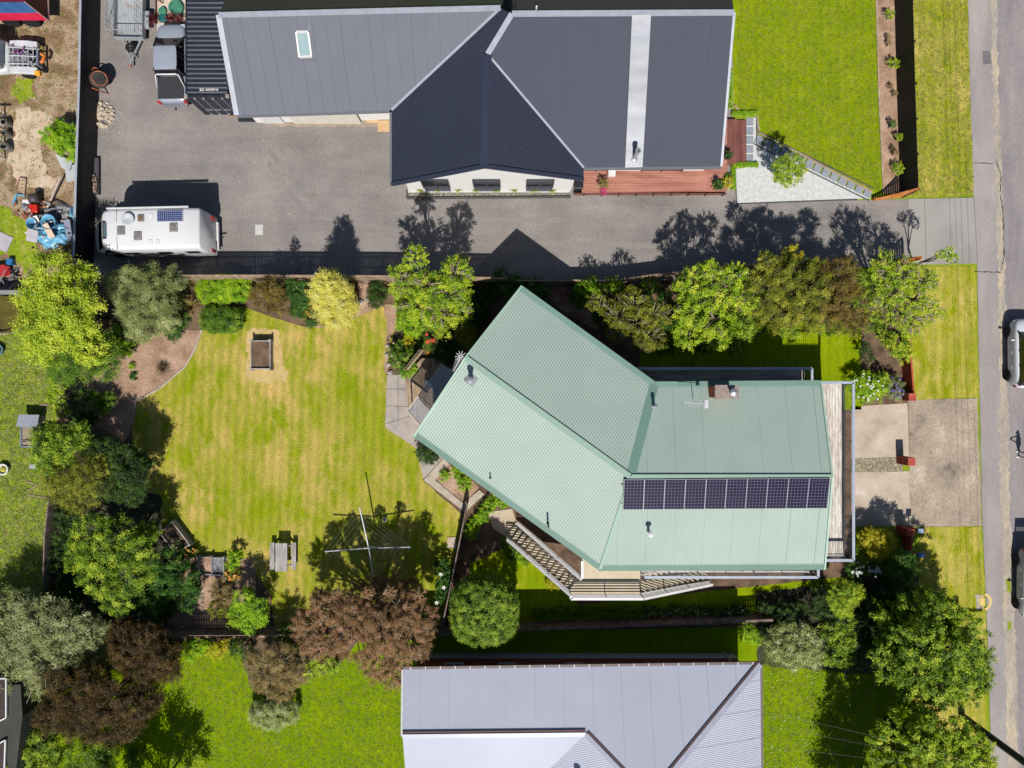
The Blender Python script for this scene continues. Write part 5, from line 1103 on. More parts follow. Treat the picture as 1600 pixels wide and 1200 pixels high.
# ---------------------------------------------------------------- west garden furniture
GW = mat('silver timber', [K(134,128,124), K(176,170,166), K(200,196,194)], scale=4, stretch=(1, .2, 1), fine=14, famt=.15, rough=.9)
def raised(lb, x, y, w_, l_, rot, h=.5, soil=SOIL):
    q = P(x, y); o = thing('raised_bed', lb, 'raised garden bed', tuple(q), R(rot)); f = MB()
    for s in (-1, 1): f.box(s * w_ / 2 - .03, -l_ / 2, 0, s * w_ / 2 + .03, l_ / 2, h); f.box(-w_ / 2 + .03, s * l_ / 2 - .06 * (s > 0), 0, w_ / 2 - .03, s * l_ / 2 + .06 * (s < 0), h)
    f.obj('side_board', GW, o); f = MB()
    for a in (-1, 1):
        for b in (-1, 1): f.box(a * w_ / 2 - .06, b * l_ / 2 - .06, 0, a * w_ / 2 + .06, b * l_ / 2 + .06, h + .06)
    f.obj('post', GW, o); f = MB(); f.box(-w_ / 2 + .03, -l_ / 2 + .06, 0, w_ / 2 - .03, l_ / 2 - .06, h - .14); f.obj('soil', soil, o); return o
raised('wooden raised bed of bare soil alone on the upper lawn', 412, 555, 1.15, 1.75, 0, .55)
raised('tilted wooden raised bed of dark soil at the lawn corner', 279, 838, 1.0, 1.75, 37, .55)
raised('left compartment bed with pale weeds below the tilted bed', 324, 882, .78, 1.1, 0, .35, MULCH)
raised('square bed of grey rubble next to the orange flowers', 344, 883, .72, 1.1, 0, .35, mat('grey rubble', [K(96,100,110), K(150,150,156)], scale=7, fine=14, famt=.4, rough=.9, bump=.8, kind='pos'))
q = P(446, 866); t_ = thing('picnic_table', 'weathered grey picnic table with fixed benches on the lawn', 'picnic table', tuple(q)); f = MB()
for k in range(5): f.box(-.36 + k * .145, -.85, .72, -.36 + k * .145 + .135, .85, .76)
f.obj('tabletop', GW, t_)
for s in (-1, 1):
    f = MB()
    for k in range(2): x = s * .66 + (k - 1) * .14; f.box(x, -.82, .42, x + .13, .82, .46)
    f.obj('bench', GW, t_)
f = MB()
for y in (-.6, .6):
    f.bar((-.8, y, .39), (.8, y, .39), .05, .07)
    for s in (-1, 1): f.bar((s * .62, y + .05, 0), (s * .22, y + .05, .7), .05, .08)
f.obj('frame', GW, t_)
q = G(-214,245); c_ = thing('rotary_clothesline', 'rotary clothesline with four silver arms standing on the lawn', 'clothesline', tuple(q), R(8)); AL = plain('aluminium', K(206,208,216), .3, .4)
f = MB(); f.tube([(0, 0, 0), (0, 0, 1.95)], .035, 8); f.obj('pole', AL, c_); ends = []
for k in range(4):
    a = R((-5, 93, 175, 273)[k]); e_ = Vector((math.cos(a) * 2.5, math.sin(a) * 2.5, 2.15)); ends.append(e_); f = MB(); f.tube([(0, 0, 1.85), e_], .04, 6); f.tube([(0, 0, 1.5), e_ * .4 + Vector((0, 0, 1.12))], .015, 6); f.obj('arm', AL, c_)
f = MB()
for t in (.3, .45, .6, .75, .88, 1):
    for k in range(4): a = ends[k] * t + Vector((0, 0, 1.85 * (1 - t))); b = ends[(k + 1) % 4] * t + Vector((0, 0, 1.85 * (1 - t))); f.tube([a, b], .0018, 4)
f.obj('line', plain('line white', K(214,214,220), .5), c_)
q = P(602, 811); f = MB((q.x, q.y, 0)); f.lathe([(.1, 0), (.13, .25), (.11, .25), (.1, .05), (0, .05)], (q.x, q.y, 0), 14); tag(f.obj('bucket', plain('bucket white', K(206,206,226), .5)), 'small pale bucket on the lawn right of the clothesline', 'bucket')
for x, y, w_, l_, lb in ((706,846,.55,.55,'square pale slab in the lawn beside the slanting fence'),):
    q = P(x, y); f = MB((q.x, q.y, 0)); f.box(q.x - w_ / 2, q.y - l_ * .7, 0, q.x + w_ / 2, q.y + l_ * .5, .06); tag(f.obj('paving_slab', CONCP, bevel=.01), lb, 'slab')
q = P(372, 938); 
for k in range(4): f = MB((q.x - 2.2, q.y + .4, 0)); qq = P(317, 930 + k * 7); f.box(qq.x - .1, qq.y - .1, .02, qq.x + .1, qq.y + .1, .07); tag(f.obj('brick', BRK2), num[k] + ' pale brick from the top in the path by the vegetable bed', 'brick', 'bricks in the bed path')
q = P(352, 903); f = MB((q.x, q.y, 0)); f.blob((q.x, q.y, .1), (.16, .12, .12), random.Random(9), 7, 5, .2); tag(f.obj('stone', WH), 'white stone below the grey rubble bed', 'stone')
# stones edging the beds
STN = mat('edge stone', [K(130,120,112), K(176,166,158), K(204,196,188)], scale=6, rough=.9, kind='pos'); rn = random.Random(12); k = 0
for pts, lb in (([(556,478),(565,471),(575,468),(583,466)], 'edge stone %s along the soil patch right of the yellow shrub'), ([(606,540),(605,555),(607,570),(610,582)], 'edge stone %s beside the flower bed at the lawn'), ([(1152,300),(1345,270)], None)):
    if not lb: continue
    for j, (x, y) in enumerate(pts):
        q = P(x, y); f = MB((q.x, q.y, 0)); s_ = rn.uniform(.12, .2); f.blob((q.x, q.y, s_ * .4), (s_, s_ * .8, s_ * .6), rn, 7, 5, .2); tag(f.obj('stone', STN), (lb % '').replace('  ', ' ').replace('edge stone', num[j] + ' edge stone'), 'stone', 'stones edging the beds')

# ---------------------------------------------------------------- left neighbour: coop, tyre, bits
q = P(56, 662); o = thing('chicken_coop', 'small coop with tin roof and wire run half under the tree', 'chicken coop', tuple(q)); f = MB()
f.add([(-.5, -.1, .9), (.7, -.1, .9), (.65, .55, .7), (-.45, .55, .7)], [(0, 1, 2, 3)]); f.box(-.45, 0, 0, .65, .5, .68); f.obj('hut', plain('hut', K(150,150,156), .7), o)
f = MB(); f.bar((.1, -.12, .93), (.1, .58, .73), 1.25, .03, up=(0, .3, 1)); f.obj('roof', plain('tin', K(178,184,196), .4), o)
f = MB(); f.box(-.6, -1.35, 0, .5, -.2, .35); f.obj('run_box', mat('straw', [K(140,124,104), K(176,160,136)], scale=6, fine=18, rough=.95), o); f = MB()
for a, b in (((-.62, -1.37), (.52, -1.37)), ((-.62, -.18), (.52, -.18)), ((-.62, -1.37), (-.62, -.18)), ((.52, -1.37), (.52, -.18))): f.bar((*a, .4), (*b, .4), .08, .06)
f.obj('run_frame', plain('frame grey', K(130,140,156)), o)
for x, y, c1, lb in ((9, 733, K(226,226,216), 'white ring pot with yellow flowers on the rough lawn'), (1, 547, K(90,130,130), 'round dark green tub at the left edge lawn')):
    q = P(x, y); o = thing('round_tub', lb, 'tub', tuple(q)); f = MB(); f.lathe([(.28, 0), (.36, .3), (.26, .3), (.22, .12), (0, .12)], (0, 0, 0), 20); f.obj('tub', plain('tub %d' % x, c1), o)
    f = MB(); f.blob((0, 0, .2), (.17, .17, .1), random.Random(3), 8, 5, .2); f.obj('planting', plain('tub fill %d' % x, K(200,190,40) if x > 5 else K(60,90,80)), o)
for a, b, lb in (((41,768),(60,757),'pale stick lying at an angle on the rough lawn'), ((40,752),(54,755),'short pale stick on the rough lawn'), ((45,773),(78,778),'grey plank lying by the fence corner')):
    f = MB(P(*a)); f.bar(P(*a) + Vector((0, 0, .04)), P(*b) + Vector((0, 0, .04)), .06, .06); tag(f.obj('stick', TAN), lb, 'stick')
q = P(53, 728); f = MB((q.x, q.y, 0)); f.box(q.x - .2, q.y - .14, 0, q.x + .2, q.y + .14, .12); tag(f.obj('storage_box', plain('tin', K(178,184,196)), bevel=.01), 'small pale grey box on the rough lawn below the coop', 'box')
q = P(8, 492); f = MB((q.x, q.y, 0)); f.lathe([(1.15, 0), (1.15, .3), (1.05, .3), (1.05, .12), (0, .1)], (q.x, q.y, 0), 28); tag(f.obj('paddling_pool', mat('pond brown', [K(84,76,22), K(112,100,40)], scale=2, rough=.3)), 'round brown pond tub behind the grey wall', 'pond')
sheet('pool_surround', [(-60,455),(38,456),(34,520),(-60,530)], Z(4), CONCR, .05)

# ---------------------------------------------------------------- scrap yard
TR = mat('truck red', [K(150,24,40), K(186,36,56)], scale=1.5, rough=.5); TRD = mat('truck dark red', [K(90,14,30), K(124,22,42)], scale=1.5, rough=.5); TB = mat('truck blue', [K(40,96,160), K(70,120,176)], scale=1.5, rough=.5)
o = G(-765,-640); t_ = thing('truck_body', 'red and blue curtain sided truck body in the top left corner', 'truck', tuple(o)); x1 = G(-707,0).x - o.x; y0 = G(0,-554).y - o.y; x0 = x1 - 6.5; y1 = y0 + 2.5
f = MB(); f.box(x0, y0, 1.1, x1, y1, 3.0); f.obj('body', TRD, t_); f = MB(); f.box(x0, y0 - .02, 1.9, x1 - .03, y0 - .003, 3.0); f.obj('curtain', TB, t_); f = MB(); f.box(x0, y0 - .035, 1.1, x1, y0 - .003, 1.88); f.obj('side_stripe', mat('stripe red', [K(226,30,70), K(236,50,90)], scale=2, rough=.5), t_)
f = MB()
for y in (y0, (y0 + y1) / 2, y1): f.bar((x1 + .03, y, 1.0), (x1 + .03, y, 3.02), .08, .05, up=(0, 1, 0))
f.bar((x1 + .03, y0, 1.05), (x1 + .03, y1, 1.05), .08, .1); f.obj('post', plain('post pink', K(190,150,150)), t_); f = MB(); f.bar((x0, y0 + .6, .85), (x1 - .1, y0 + .6, .85), .15, .3); f.bar((x0, y1 - .6, .85), (x1 - .1, y1 - .6, .85), .15, .3); f.obj('chassis', DK, t_)
for y, s in ((y0 + .25, -1), (y1 - .25, 1)): wheel(t_, x1 - 1.4, y, .5, .5, .28, s); wheel(t_, x1 - 2.6, y, .5, .5, .28, s)
# white stripped truck
o = G(-760,-500); t_ = thing('stripped_truck', 'white utility truck with its engine bay stripped bare', 'truck', tuple(o)); WP = mat('worn white', [K(200,204,208), K(226,228,230)], scale=1.5, rough=.5)
carbody(t_, [(-3.2, .9, .5, 1.0), (-3.1, 1.0, .45, 1.1), (-.6, 1.0, .45, 1.15), (-.2, .95, .45, 1.1)], WP); f = MB(); f.loft([rsec(x, hw, 1.05, z, .14) for x, hw, z in ((-2.6, .88, 1.9), (-2.5, .92, 2.0), (-.9, .92, 2.0), (-.55, .86, 1.85))]); f.obj('cab', WP, t_, smooth=True)
f = MB(); f.box(-2.3, -.7, 1.99, -1.0, -.15, 2.06); f.box(-2.3, .05, 1.99, -1.0, .7, 2.06); f.obj('roof_panel', plain('panel pale', K(214,220,222), .4), t_, bevel=.02)
f = MB(); f.add([(-.42, -.8, 1.2), (-.42, .8, 1.2), (-.5, .75, 1.85), (-.5, -.75, 1.85)], [(0, 1, 2, 3)]); f.obj('windscreen', plain('pale glass', K(150,160,170), .2), t_)
for s in (-1, 1): f = MB(); f.loft([[(x, s * .78 - .2, z), (x, s * .78 + .2, z), (x, s * .78 + .2, z - .25), (x, s * .78 - .2, z - .25)] for x, z in ((-.3, .95), (.2, 1.0), (.8, .95), (1.25, .8))]); f.obj('mudguard', WP, t_, bevel=.03); wheel(t_, .45, s * .82, .38, .38, .25, s); wheel(t_, -2.3, s * .85, .38, .38, .25, s)
rn = random.Random(8); ENG = mat('engine grey', [K(70,72,80), K(130,130,136), K(180,180,184)], scale=8, rough=.6); f = MB(); f.box(-.2, -.3, .5, .75, .3, .95)
for k in range(26): x, y = rn.uniform(-.2, 1.1), rn.uniform(-.55, .55); f.box(x, y, .6, x + rn.uniform(.06, .25), y + rn.uniform(.06, .2), rn.uniform(.85, 1.1))
f.obj('engine', ENG, t_); f = MB()
for y in (-.5, .0, .5): f.bar((-.3, y, 1.12), (1.3, y * .9, .95), .05, .05)
for k in range(5): f.bar((0 + k * .28, -.6, 1.05 - k * .03), (0 + k * .28, .6, 1.05 - k * .03), .035, .035)
f.obj('frame_bar', WP, t_); f = MB(); f.box(1.3, -.5, .5, 1.42, .4, .95); f.obj('radiator', plain('radiator', K(120,128,150), .5), t_); f = MB(); f.tube([(1.48, -.3, .8), (1.6, -.2, .8), (1.66, .1, .75), (1.5, .25, .8)], .09, 8); f.obj('hose', plain('hose orange', K(230,130,50), .6), t_)
f = MB(); f.box(1.1, -1.05, .6, 1.45, -.78, .85); f.obj('headlight', mat('indicator amber', [K(236,120,30), K(240,210,60)], scale=6, rough=.4), t_, bevel=.03)
f = MB(); 
for k in range(8): x, y = rn.uniform(-.2, .9), rn.uniform(.1, .6); f.box(x, y, 1.0, x + .1, y + .08, 1.12)
f.obj('cable', plain('cable purple', K(150,80,150), .6), t_)
# pipe rack trailer
o = G(-795,-385); t_ = thing('rack_trailer', 'white rack with pipes and tyres at the left edge', 'rack', tuple(o)); f = MB()
for x in (-.55, .15): f.bar((x, -1.4, .9), (x, 1.4, .9), .1, .1)
for y in (-1.3, -.4, .5, 1.3): f.bar((-.6, y, .9), (.55, y, .9), .09, .08); f.bar((.15, y, 0), (.15, y, .86), .08, .08)
f.obj('frame', plain('rack white', K(200,200,206), .5), t_); f = MB()
for y, r in ((-.7, .26), (.1, .2), (.75, .2)): f.lathe([(r * .8, 0), (r, .1), (r, .5), (r * .8, .6), (r * .7, .6), (r * .7, .05), (0, .05)], (.45, y, 0), 18)
f.obj('drum', plain('drum grey', K(120,118,110), .6), t_)
TINM = mat('corrugated pale', [K(196,202,206), K(216,220,222)], scale=2, rough=.4)
for i, (pts, lb) in enumerate((([(86,240),(114,252),(108,268),(96,262)], 'bent pale iron sheet poking from under the green bush'), ([(101,262),(118,256),(117,282),(104,285)], 'pale corrugated sheet leaning on the black fence'))):
    q = P(*pts[0]); f = MB((q.x, q.y, 0)); corr(f, [P(x, y, .15 + .35 * (j in (1, 2))) for j, (x, y) in enumerate(pts)], Vector((1, .4, 0)), .08, .012); tag(f.obj('iron_sheet', TINM), lb, 'iron sheet')
def timber(a, b, w_, m_, lb, za=.1, zb=.1, nm='timber_plank'):
    f = MB(P(*a)); f.bar(P(a[0], a[1], za), P(b[0], b[1], zb), w_, .08); return tag(f.obj(nm, m_), lb, 'timber')
timber((95,276), (69,337), .1, mat('pale timber', [K(176,160,146), K(206,192,180)], rough=.9), 'long pale pole leaning across the scrap yard', .6, .2)
timber((82,312), (97,317), .12, plain('brown beam', K(80,66,56), .9), 'short dark beam crossing the long pale pole')
q = P(36, 292); o = thing('scrap_timber', 'pinkish wooden frame lying in the scrap yard grass', 'frame', tuple(q)); f = MB((0, 0, 0))
for a, b in (((-.15, .5), (.25, .45)), ((.25, .45), (.15, -.5)), ((-.15, .5), (-.35, 0))): f.bar((*a, .12), (*b, .12), .08, .08)
f.obj('frame', plain('frame pink', K(196,156,136), .8), o)
timber((26,304), (20,319), .12, plain('blue paint', K(110,176,206), .6), 'pale blue board standing left of the red machine'); timber((26,304), (39,306), .09, plain('blue paint', K(110,176,206), .6), 'pale blue crosspiece above the red machine')
q = P(58, 326); o = thing('garden_machine', 'red garden machine with black hood and silver engine', 'garden machine', tuple(q)); f = MB(); f.box(-.2, -.35, .15, .35, .15, .55); f.obj('body', plain('machine red', K(216,44,24), .35), o, bevel=.08); f = MB(); f.lathe([(.22, .5), (.2, .62), (.1, .66), (0, .66)], (-.35, -.02, 0), 16); f.lathe([(.1, .6), (.1, .72), (0, .72)], (-.35, -.02, 0), 12); f.obj('engine', ENG, o)
f = MB(); f.box(-.5, .15, .3, -.1, .42, .6); f.obj('tank', WH, o, bevel=.05)
f = MB(); f.loft([rsec(x, .25, .2, z, .08) for x, z in ((-.12, .7), (.15, .8), (.4, .6))]); ho = f.obj('hood', plain('hood dark', K(66,60,58), .6), o, smooth=True, loc=(.05, .5, 0))
for x, y in ((-.35, -.4), (.35, -.4)): wheel(o, x, y, .15, .15, .08, 1)
# blue tarpaulin heap
def cloth(name, lb, cat, cx, cy, rx, ry, h, m_, seed, fold=3.0):
    q = P(cx, cy); n = 26; rn = np.random.default_rng(seed); f = MB((q.x, q.y, 0)); ph = rn.uniform(0, 6, 12); v = []
    for i in range(n):
        for j in range(n):
            a, b = i / (n - 1) * 2 - 1, j / (n - 1) * 2 - 1; r = max(abs(a), abs(b)); d = math.hypot(a, b) + 1e-6; s_ = r / d * (1 + .12 * math.sin(3 * math.atan2(b, a) + ph[0]) + .07 * math.sin(7 * math.atan2(b, a) + ph[1]))
            x, y = a * s_ * rx, b * s_ * ry; z = h * (1 - r ** 2.2) * (.6 + .4 * math.sin(fold * a * 2 + ph[2]) * math.sin(fold * b * 1.6 + ph[3])) + .16 * h * abs(math.sin(fold * 3 * (a + .6 * b) + ph[4] + 2 * math.sin(b * 3))) * (1 - r ** 4) + .1 * h * abs(math.sin(fold * 4 * (b - .5 * a) + ph[5])) * (1 - r ** 4) + .02
            v.append((q.x + x, q.y + y, z))
    f.add(v, [(i * n + j, (i + 1) * n + j, (i + 1) * n + j + 1, i * n + j + 1) for i in range(n - 1) for j in range(n - 1)]); return tag(f.obj(name, m_, smooth=True), lb, cat)
BT = mat('tarp blue', [K(70,140,186), K(112,182,218), K(130,196,228)], scale=2, rough=.4, kind='pos')
cloth('tarpaulin', 'crumpled light blue tarpaulin heap against the black fence', 'tarpaulin', 84, 366, 1.25, .85, .6, BT, 3); cloth('tarpaulin', 'grey tarpaulin spread above the blue one', 'tarpaulin', 92, 330, .95, .5, .4, mat('tarp grey', [K(104,102,106), K(136,134,138)], scale=2, rough=.6), 5, 2)
cloth('tarpaulin', 'small blue tarpaulin fold against the fence above the heap', 'tarpaulin', 114, 334, .16, .45, .3, BT, 9, 2)
for x, y, rx, ry, lb in ((90,352,.42,.3,'blue plastic tub ring on top of the tarpaulin heap'), (64,354,.3,.24,'open blue tub on the left of the tarpaulin heap')):
    q = P(x, y); f = MB((q.x, q.y, 0)); f.lathe([(rx * .7, .3), (rx, .85), (rx * 1.08, .88), (rx * .94, .82), (rx * .64, .36), (0, .34)], (q.x, q.y, 0), 22); tag(f.obj('plastic_tub', mat('tub blue', [K(96,170,214), K(120,190,226)], rough=.35)), lb, 'tub')
for a, b, w_, l_, r, lb, m_ in ((89,365,.35,.9,25,'cream board standing in the blue tarpaulin heap', plain('board cream', K(226,200,176), .7)), (56,370,.7,.75,-15,'pale grey board leaning on the blue heap', plain('board grey', K(188,184,190), .7)), (112,362,.38,1.3,3,'upright grey drum sheet between heap and fence', plain('board steel', K(140,146,166), .5)), (5,378,1.0,1.0,-25,'pale grey panel lying on grass at the left edge', plain('board grey', K(188,184,190), .7)), (70,347,.25,.4,20,'white board scrap on the blue heap', WH)):
    q = P(a, b); zz = .75 if a in (89, 70) else (.3 if a != 5 else .06); f = MB(m=Matrix.Translation((q.x, q.y, zz)) @ Matrix.Rotation(R(r), 4, 'Z') @ Matrix.Rotation(R(10 if a != 5 else 0), 4, 'X')); f.box(-w_ / 2, -l_ / 2, -.02, w_ / 2, l_ / 2, .02); tag(f.obj('scrap_board', m_), lb, 'board')
q = P(20, 410); f = MB((q.x, q.y, 0)); f.box(q.x - .18, q.y - .2, 0, q.x + .2, q.y + .18, .35); tag(f.obj('crate', plain('crate blue', K(30,120,180), .5), bevel=.03), 'small bright blue crate above the red wheelbarrow', 'crate')
q = P(10, 425); o = thing('wheelbarrow', 'red wheelbarrow upturned at the left edge', 'wheelbarrow', tuple(q)); f = MB(); f.loft([[(x, -w_, z), (x, w_, z), (x, w_ * .8, z - .06), (x, -w_ * .8, z - .06)] for x, w_, z in ((-.55, .2, .35), (-.4, .33, .5), (.2, .38, .5), (.45, .28, .32))]); f.obj('tray', plain('barrow red', K(190,40,40), .5), o, bevel=.02); f = MB(); f.tube([(.3, -.3, .3), (.6, -.15, .25), (.9, .1, .3)], .025, 6); f.tube([(.3, .3, .3), (-.9, .35, .4)], .025, 6); f.obj('handle', AL, o); wheel(o, .65, -.1, .18, .18, .08, 1)
q = P(10, 445); o = thing('steel_stand', 'tangle of thin steel stands behind the grey wall', 'metal stand', tuple(q)); f = MB(); rn = random.Random(21)
for a, b in (((-.5, .3, .1), (.1, -.3, .9)), ((-.2, .4, .1), (.05, -.4, .9)), ((.1, -.35, .9), (.6, .8, .9)), ((.2, -.4, .1), (.3, .2, .8)), ((.9, .3, .1), (.8, -.4, .9)), ((.9, -.4, .9), (-.3, -.4, .9))): f.tube([a, b], .02, 6)
f.obj('frame', AL, o)

# ---------------------------------------------------------------- road side: letterboxes, pole, wires
def letterbox(x, y, m_, lb):
    q = P(x, y, 1.1); q.z = 0; o = thing('letterbox', lb, 'letterbox', tuple(q)); f = MB(); f.box(-.13, -.11, .95, .15, .11, 1.2); f.box(-.15, -.13, 1.2, .17, .13, 1.23); f.obj('box', m_, o, bevel=.01); f = MB(); f.box(-.04, -.04, 0, .04, .04, .94); f.obj('post', RED, o); f = MB(); f.box(.152, -.08, 1.1, .156, .08, 1.13); f.obj('slot', DK, o)
letterbox(1437, 829, plain('box pale blue', K(150,170,200), .4), 'pale letterbox on top of the red pillar by the drive'); letterbox(1438, 867, plain('box blue', K(90,120,210), .4), 'small blue letterbox halfway down the red wall')
o = G(702, 518); p_ = thing('power_pole', 'dark power pole leaning out of frame at the lower right with wires', 'power pole', tuple(o)); f = MB(); f.tube([(0, 0, 0), (0, 0, 8.8)], [.21, .18], 12); f.obj('pole', mat('pole wood', [K(48,50,40), K(70,68,54)], scale=3, rough=.9), p_); f = MB(); f.bar((.18, 0, 7.9), (1.6, 0, 7.9), .1, .12); f.obj('crossarm', MATS['pole wood'], p_)
f = MB()
for x in (.4, .75, 1.1, 1.5): f.lathe([(.05, 7.96), (.06, 8.02), (.03, 8.1), (0, 8.12)], (x, 0, 0), 8)
f.obj('insulator', WH, p_)
WIRE = plain('wire', K(110,110,110), .6)
for k, x in enumerate((.4, .75, 1.1, 1.5)):
    f = MB(o); n = 14; a, b = Vector((o.x + x, o.y, 8.12)), Vector((o.x + x - 1.6, o.y + 48, 8.12)); f.tube([a.lerp(b, t / n) - Vector((0, 0, 1.2 * 4 * (t / n) * (1 - t / n))) for t in range(n + 1)], .009, 5); w0 = f.obj('overhead_wire', WIRE); w0.location = tuple(o)
    tag(w0, num[k] + ' wire from the left strung along the road between power poles', 'wire', 'overhead wires along the road')
f0 = G(440, 560, 4.2)
for k, (dy, dz) in enumerate(((-.9, 0), (.3, 0), (1.3, .3))):
    f = MB(o); a, b = Vector((o.x - .2, o.y, 8.2 - .2 * k)), Vector((f0.x - 4.2, f0.y + 2.9 + dy, 4.3 + dz)); f.tube([a.lerp(b, t / 12) - Vector((0, 0, .8 * 4 * (t / 12) * (1 - t / 12))) for t in range(13)], .0045, 5); w0 = f.obj('service_wire', WIRE); w0.location = tuple(o)
    tag(w0, ('highest', 'middle', 'lowest')[k] + ' thin service wire from the pole to the grey roofed house', 'wire', 'service wires to the brick house')

# ---------------------------------------------------------------- person on the road
def skin(name, verts, edges, rad, m_, parent, sub=2, rootv=0):
    me = bpy.data.meshes.new(name); me.from_pydata(verts, edges, []); me.materials.append(m_); ob = bpy.data.objects.new(name, me); C.objects.link(ob); ob.parent = parent
    s = ob.modifiers.new('skin', 'SKIN'); s.use_smooth_shade = True; lay = me.skin_vertices[0].data if me.skin_vertices else None
    if lay is None:
        import bmesh
        bm = bmesh.new(); bm.from_mesh(me); bm.verts.layers.skin.verify(); bm.to_mesh(me); bm.free(); lay = me.skin_vertices[0].data
    for i, r in enumerate(rad): lay[i].radius = (r, r) if not isinstance(r, tuple) else r; lay[i].use_root = (i == rootv)
    q = ob.modifiers.new('sub', 'SUBSURF'); q.levels = q.render_levels = sub; return ob
o = G(792, 110); pe = thing('person', 'person in dark clothes and white shoes standing on the road holding a controller', 'person', tuple(o), R(178))
SKN = plain('skin', K(206,150,118), .55); CLD = plain('dark cloth', K(46,50,62), .85); SHT = plain('shorts dark', K(60,56,54), .9)
V_ = [(0, 0, .95), (0, 0, 1.1), (0, 0, 1.3), (0, 0, 1.44), (.01, 0, 1.52), (.03, 0, 1.6), (.05, 0, 1.7), (0, .1, .9), (.03, .13, .5), (0, .16, .1), (0, -.1, .9), (.02, -.13, .5), (0, -.17, .1),
      (0, .19, 1.4), (.04, .25, 1.13), (.27, .12, 1.15), (.34, .08, 1.17), (0, -.19, 1.4), (.04, -.25, 1.13), (.27, -.12, 1.15), (.34, -.08, 1.17)]
E_ = [(0, 1), (1, 2), (2, 3), (3, 4), (4, 5), (5, 6), (0, 7), (7, 8), (8, 9), (0, 10), (10, 11), (11, 12), (3, 13), (13, 14), (14, 15), (15, 16), (3, 17), (17, 18), (18, 19), (19, 20)]
Rr = [(.13, .17), (.12, .15), (.12, .17), (.1, .13), .055, .095, .085, .095, .062, .045, .095, .062, .045, .06, .045, .034, .03, .06, .045, .034, .03]
skin('body', V_, E_, Rr, SKN, pe)
skin('shirt', [(0, 0, .93), (0, 0, 1.1), (0, 0, 1.3), (0, 0, 1.43), (0, .19, 1.4), (.03, .245, 1.18), (0, -.19, 1.4), (.03, -.245, 1.18)], [(0, 1), (1, 2), (2, 3), (3, 4), (4, 5), (3, 6), (6, 7)], [(.15, .19), (.14, .17), (.14, .19), (.11, .14), .075, .065, .075, .065], CLD, pe)
skin('shorts', [(0, 0, .98), (0, .1, .85), (.02, .12, .58), (0, -.1, .85), (.02, -.12, .58)], [(0, 1), (1, 2), (0, 3), (3, 4)], [(.15, .19), .115, .1, .115, .1], SHT, pe)
skin('hair', [(-.01, 0, 1.66), (0, 0, 1.73), (.05, 0, 1.76)], [(0, 1), (1, 2)], [.098, .09, .07], plain('hair', K(60,46,36), .8), pe, 2)
f = MB()
for z, y in ((1.635, .035), (1.635, -.035)): f.blob((.115, y, 1.655), (.012, .014, .01), random.Random(1), 6, 5, 0)
f.obj('eye', DK, pe); f = MB(); f.blob((.135, 0, 1.62), (.02, .015, .025), random.Random(1), 6, 5, 0); f.blob((.118, 0, 1.58), (.012, .03, .008), random.Random(1), 6, 5, 0)
for s in (-1, 1): f.blob((.03, s * .095, 1.63), (.02, .012, .03), random.Random(1), 6, 5, 0)
f.obj('face', SKN, pe, smooth=True)
for s in (-1, 1):
    V2 = [(.34, s * .08, 1.17), (.4, s * .07, 1.18)]; E2_ = [(0, 1)]; R2_ = [.028, .03]
    for i in range(4): b = len(V2); V2 += [(.44, s * (.1 - i * .022), 1.185), (.47 - .008 * i, s * (.1 - i * .022), 1.165), (.465 - .008 * i, s * (.095 - i * .02), 1.14)]; E2_ += [(1, b), (b, b + 1), (b + 1, b + 2)]; R2_ += [.01, .009, .008]
    b = len(V2); V2 += [(.39, s * .035, 1.2), (.425, s * .02, 1.205)]; E2_ += [(1, b), (b, b + 1)]; R2_ += [.012, .01]; skin('hand', V2, E2_, R2_, SKN, pe, 1)
    f = MB(); y = s * .165; f.loft([[(x, y - w_, .012), (x, y + w_, .012), (x, y + w_ * .8, z), (x, y - w_ * .8, z)] for x, w_, z in ((-.1, .035, .08), (-.05, .045, .1), (.06, .048, .08), (.15, .05, .06), (.2, .03, .045))]); f.obj('shoe', WH, pe, bevel=.01)
f = MB(o); b = Matrix.Translation(o) @ Matrix.Rotation(R(178), 4, 'Z'); f.m = b; f.box(.41, -.09, 1.15, .5, .09, 1.18); f.box(.44, -.06, 1.18, .49, .06, 1.27); cc = f.obj('remote_controller', DK, bevel=.006); tag(cc, 'dark handheld controller in the hands of the person on the road', 'controller')

rn = random.Random(55)
for nm, c, n, cols in (('blue', (86,360), 26, K(90,160,205)), ('grey', (80,345), 34, K(150,148,150)), ('white', (70,352), 22, K(224,220,214)), ('rusty', (52,335), 26, K(150,84,50)), ('brown', (90,392), 40, K(140,110,86)), ('mixed grey', (20,440), 30, K(110,110,116))):
    f = MB()
    for k in range(n):
        q = P(rn.gauss(c[0], 13), rn.gauss(c[1], 10 if nm != 'brown' else 5)); L, w_ = rn.uniform(.08, .5), rn.uniform(.03, .14); z = rn.uniform(.05, .75 if nm in ('blue', 'grey', 'white') else .3)
        f.m = Matrix.Translation((min(q.x, P(115, 0).x), q.y, z)) @ Matrix.Rotation(rn.uniform(0, 3.1), 4, 'Z') @ Matrix.Rotation(rn.uniform(-.4, .4), 4, 'X'); f.box(-L / 2, -w_ / 2, -.015, L / 2, w_ / 2, .015)
    tag(f.obj('debris', plain('scrap ' + nm, cols, .6)), nm + ' scraps strewn over the scrap yard heap', 'debris', None, 'stuff')
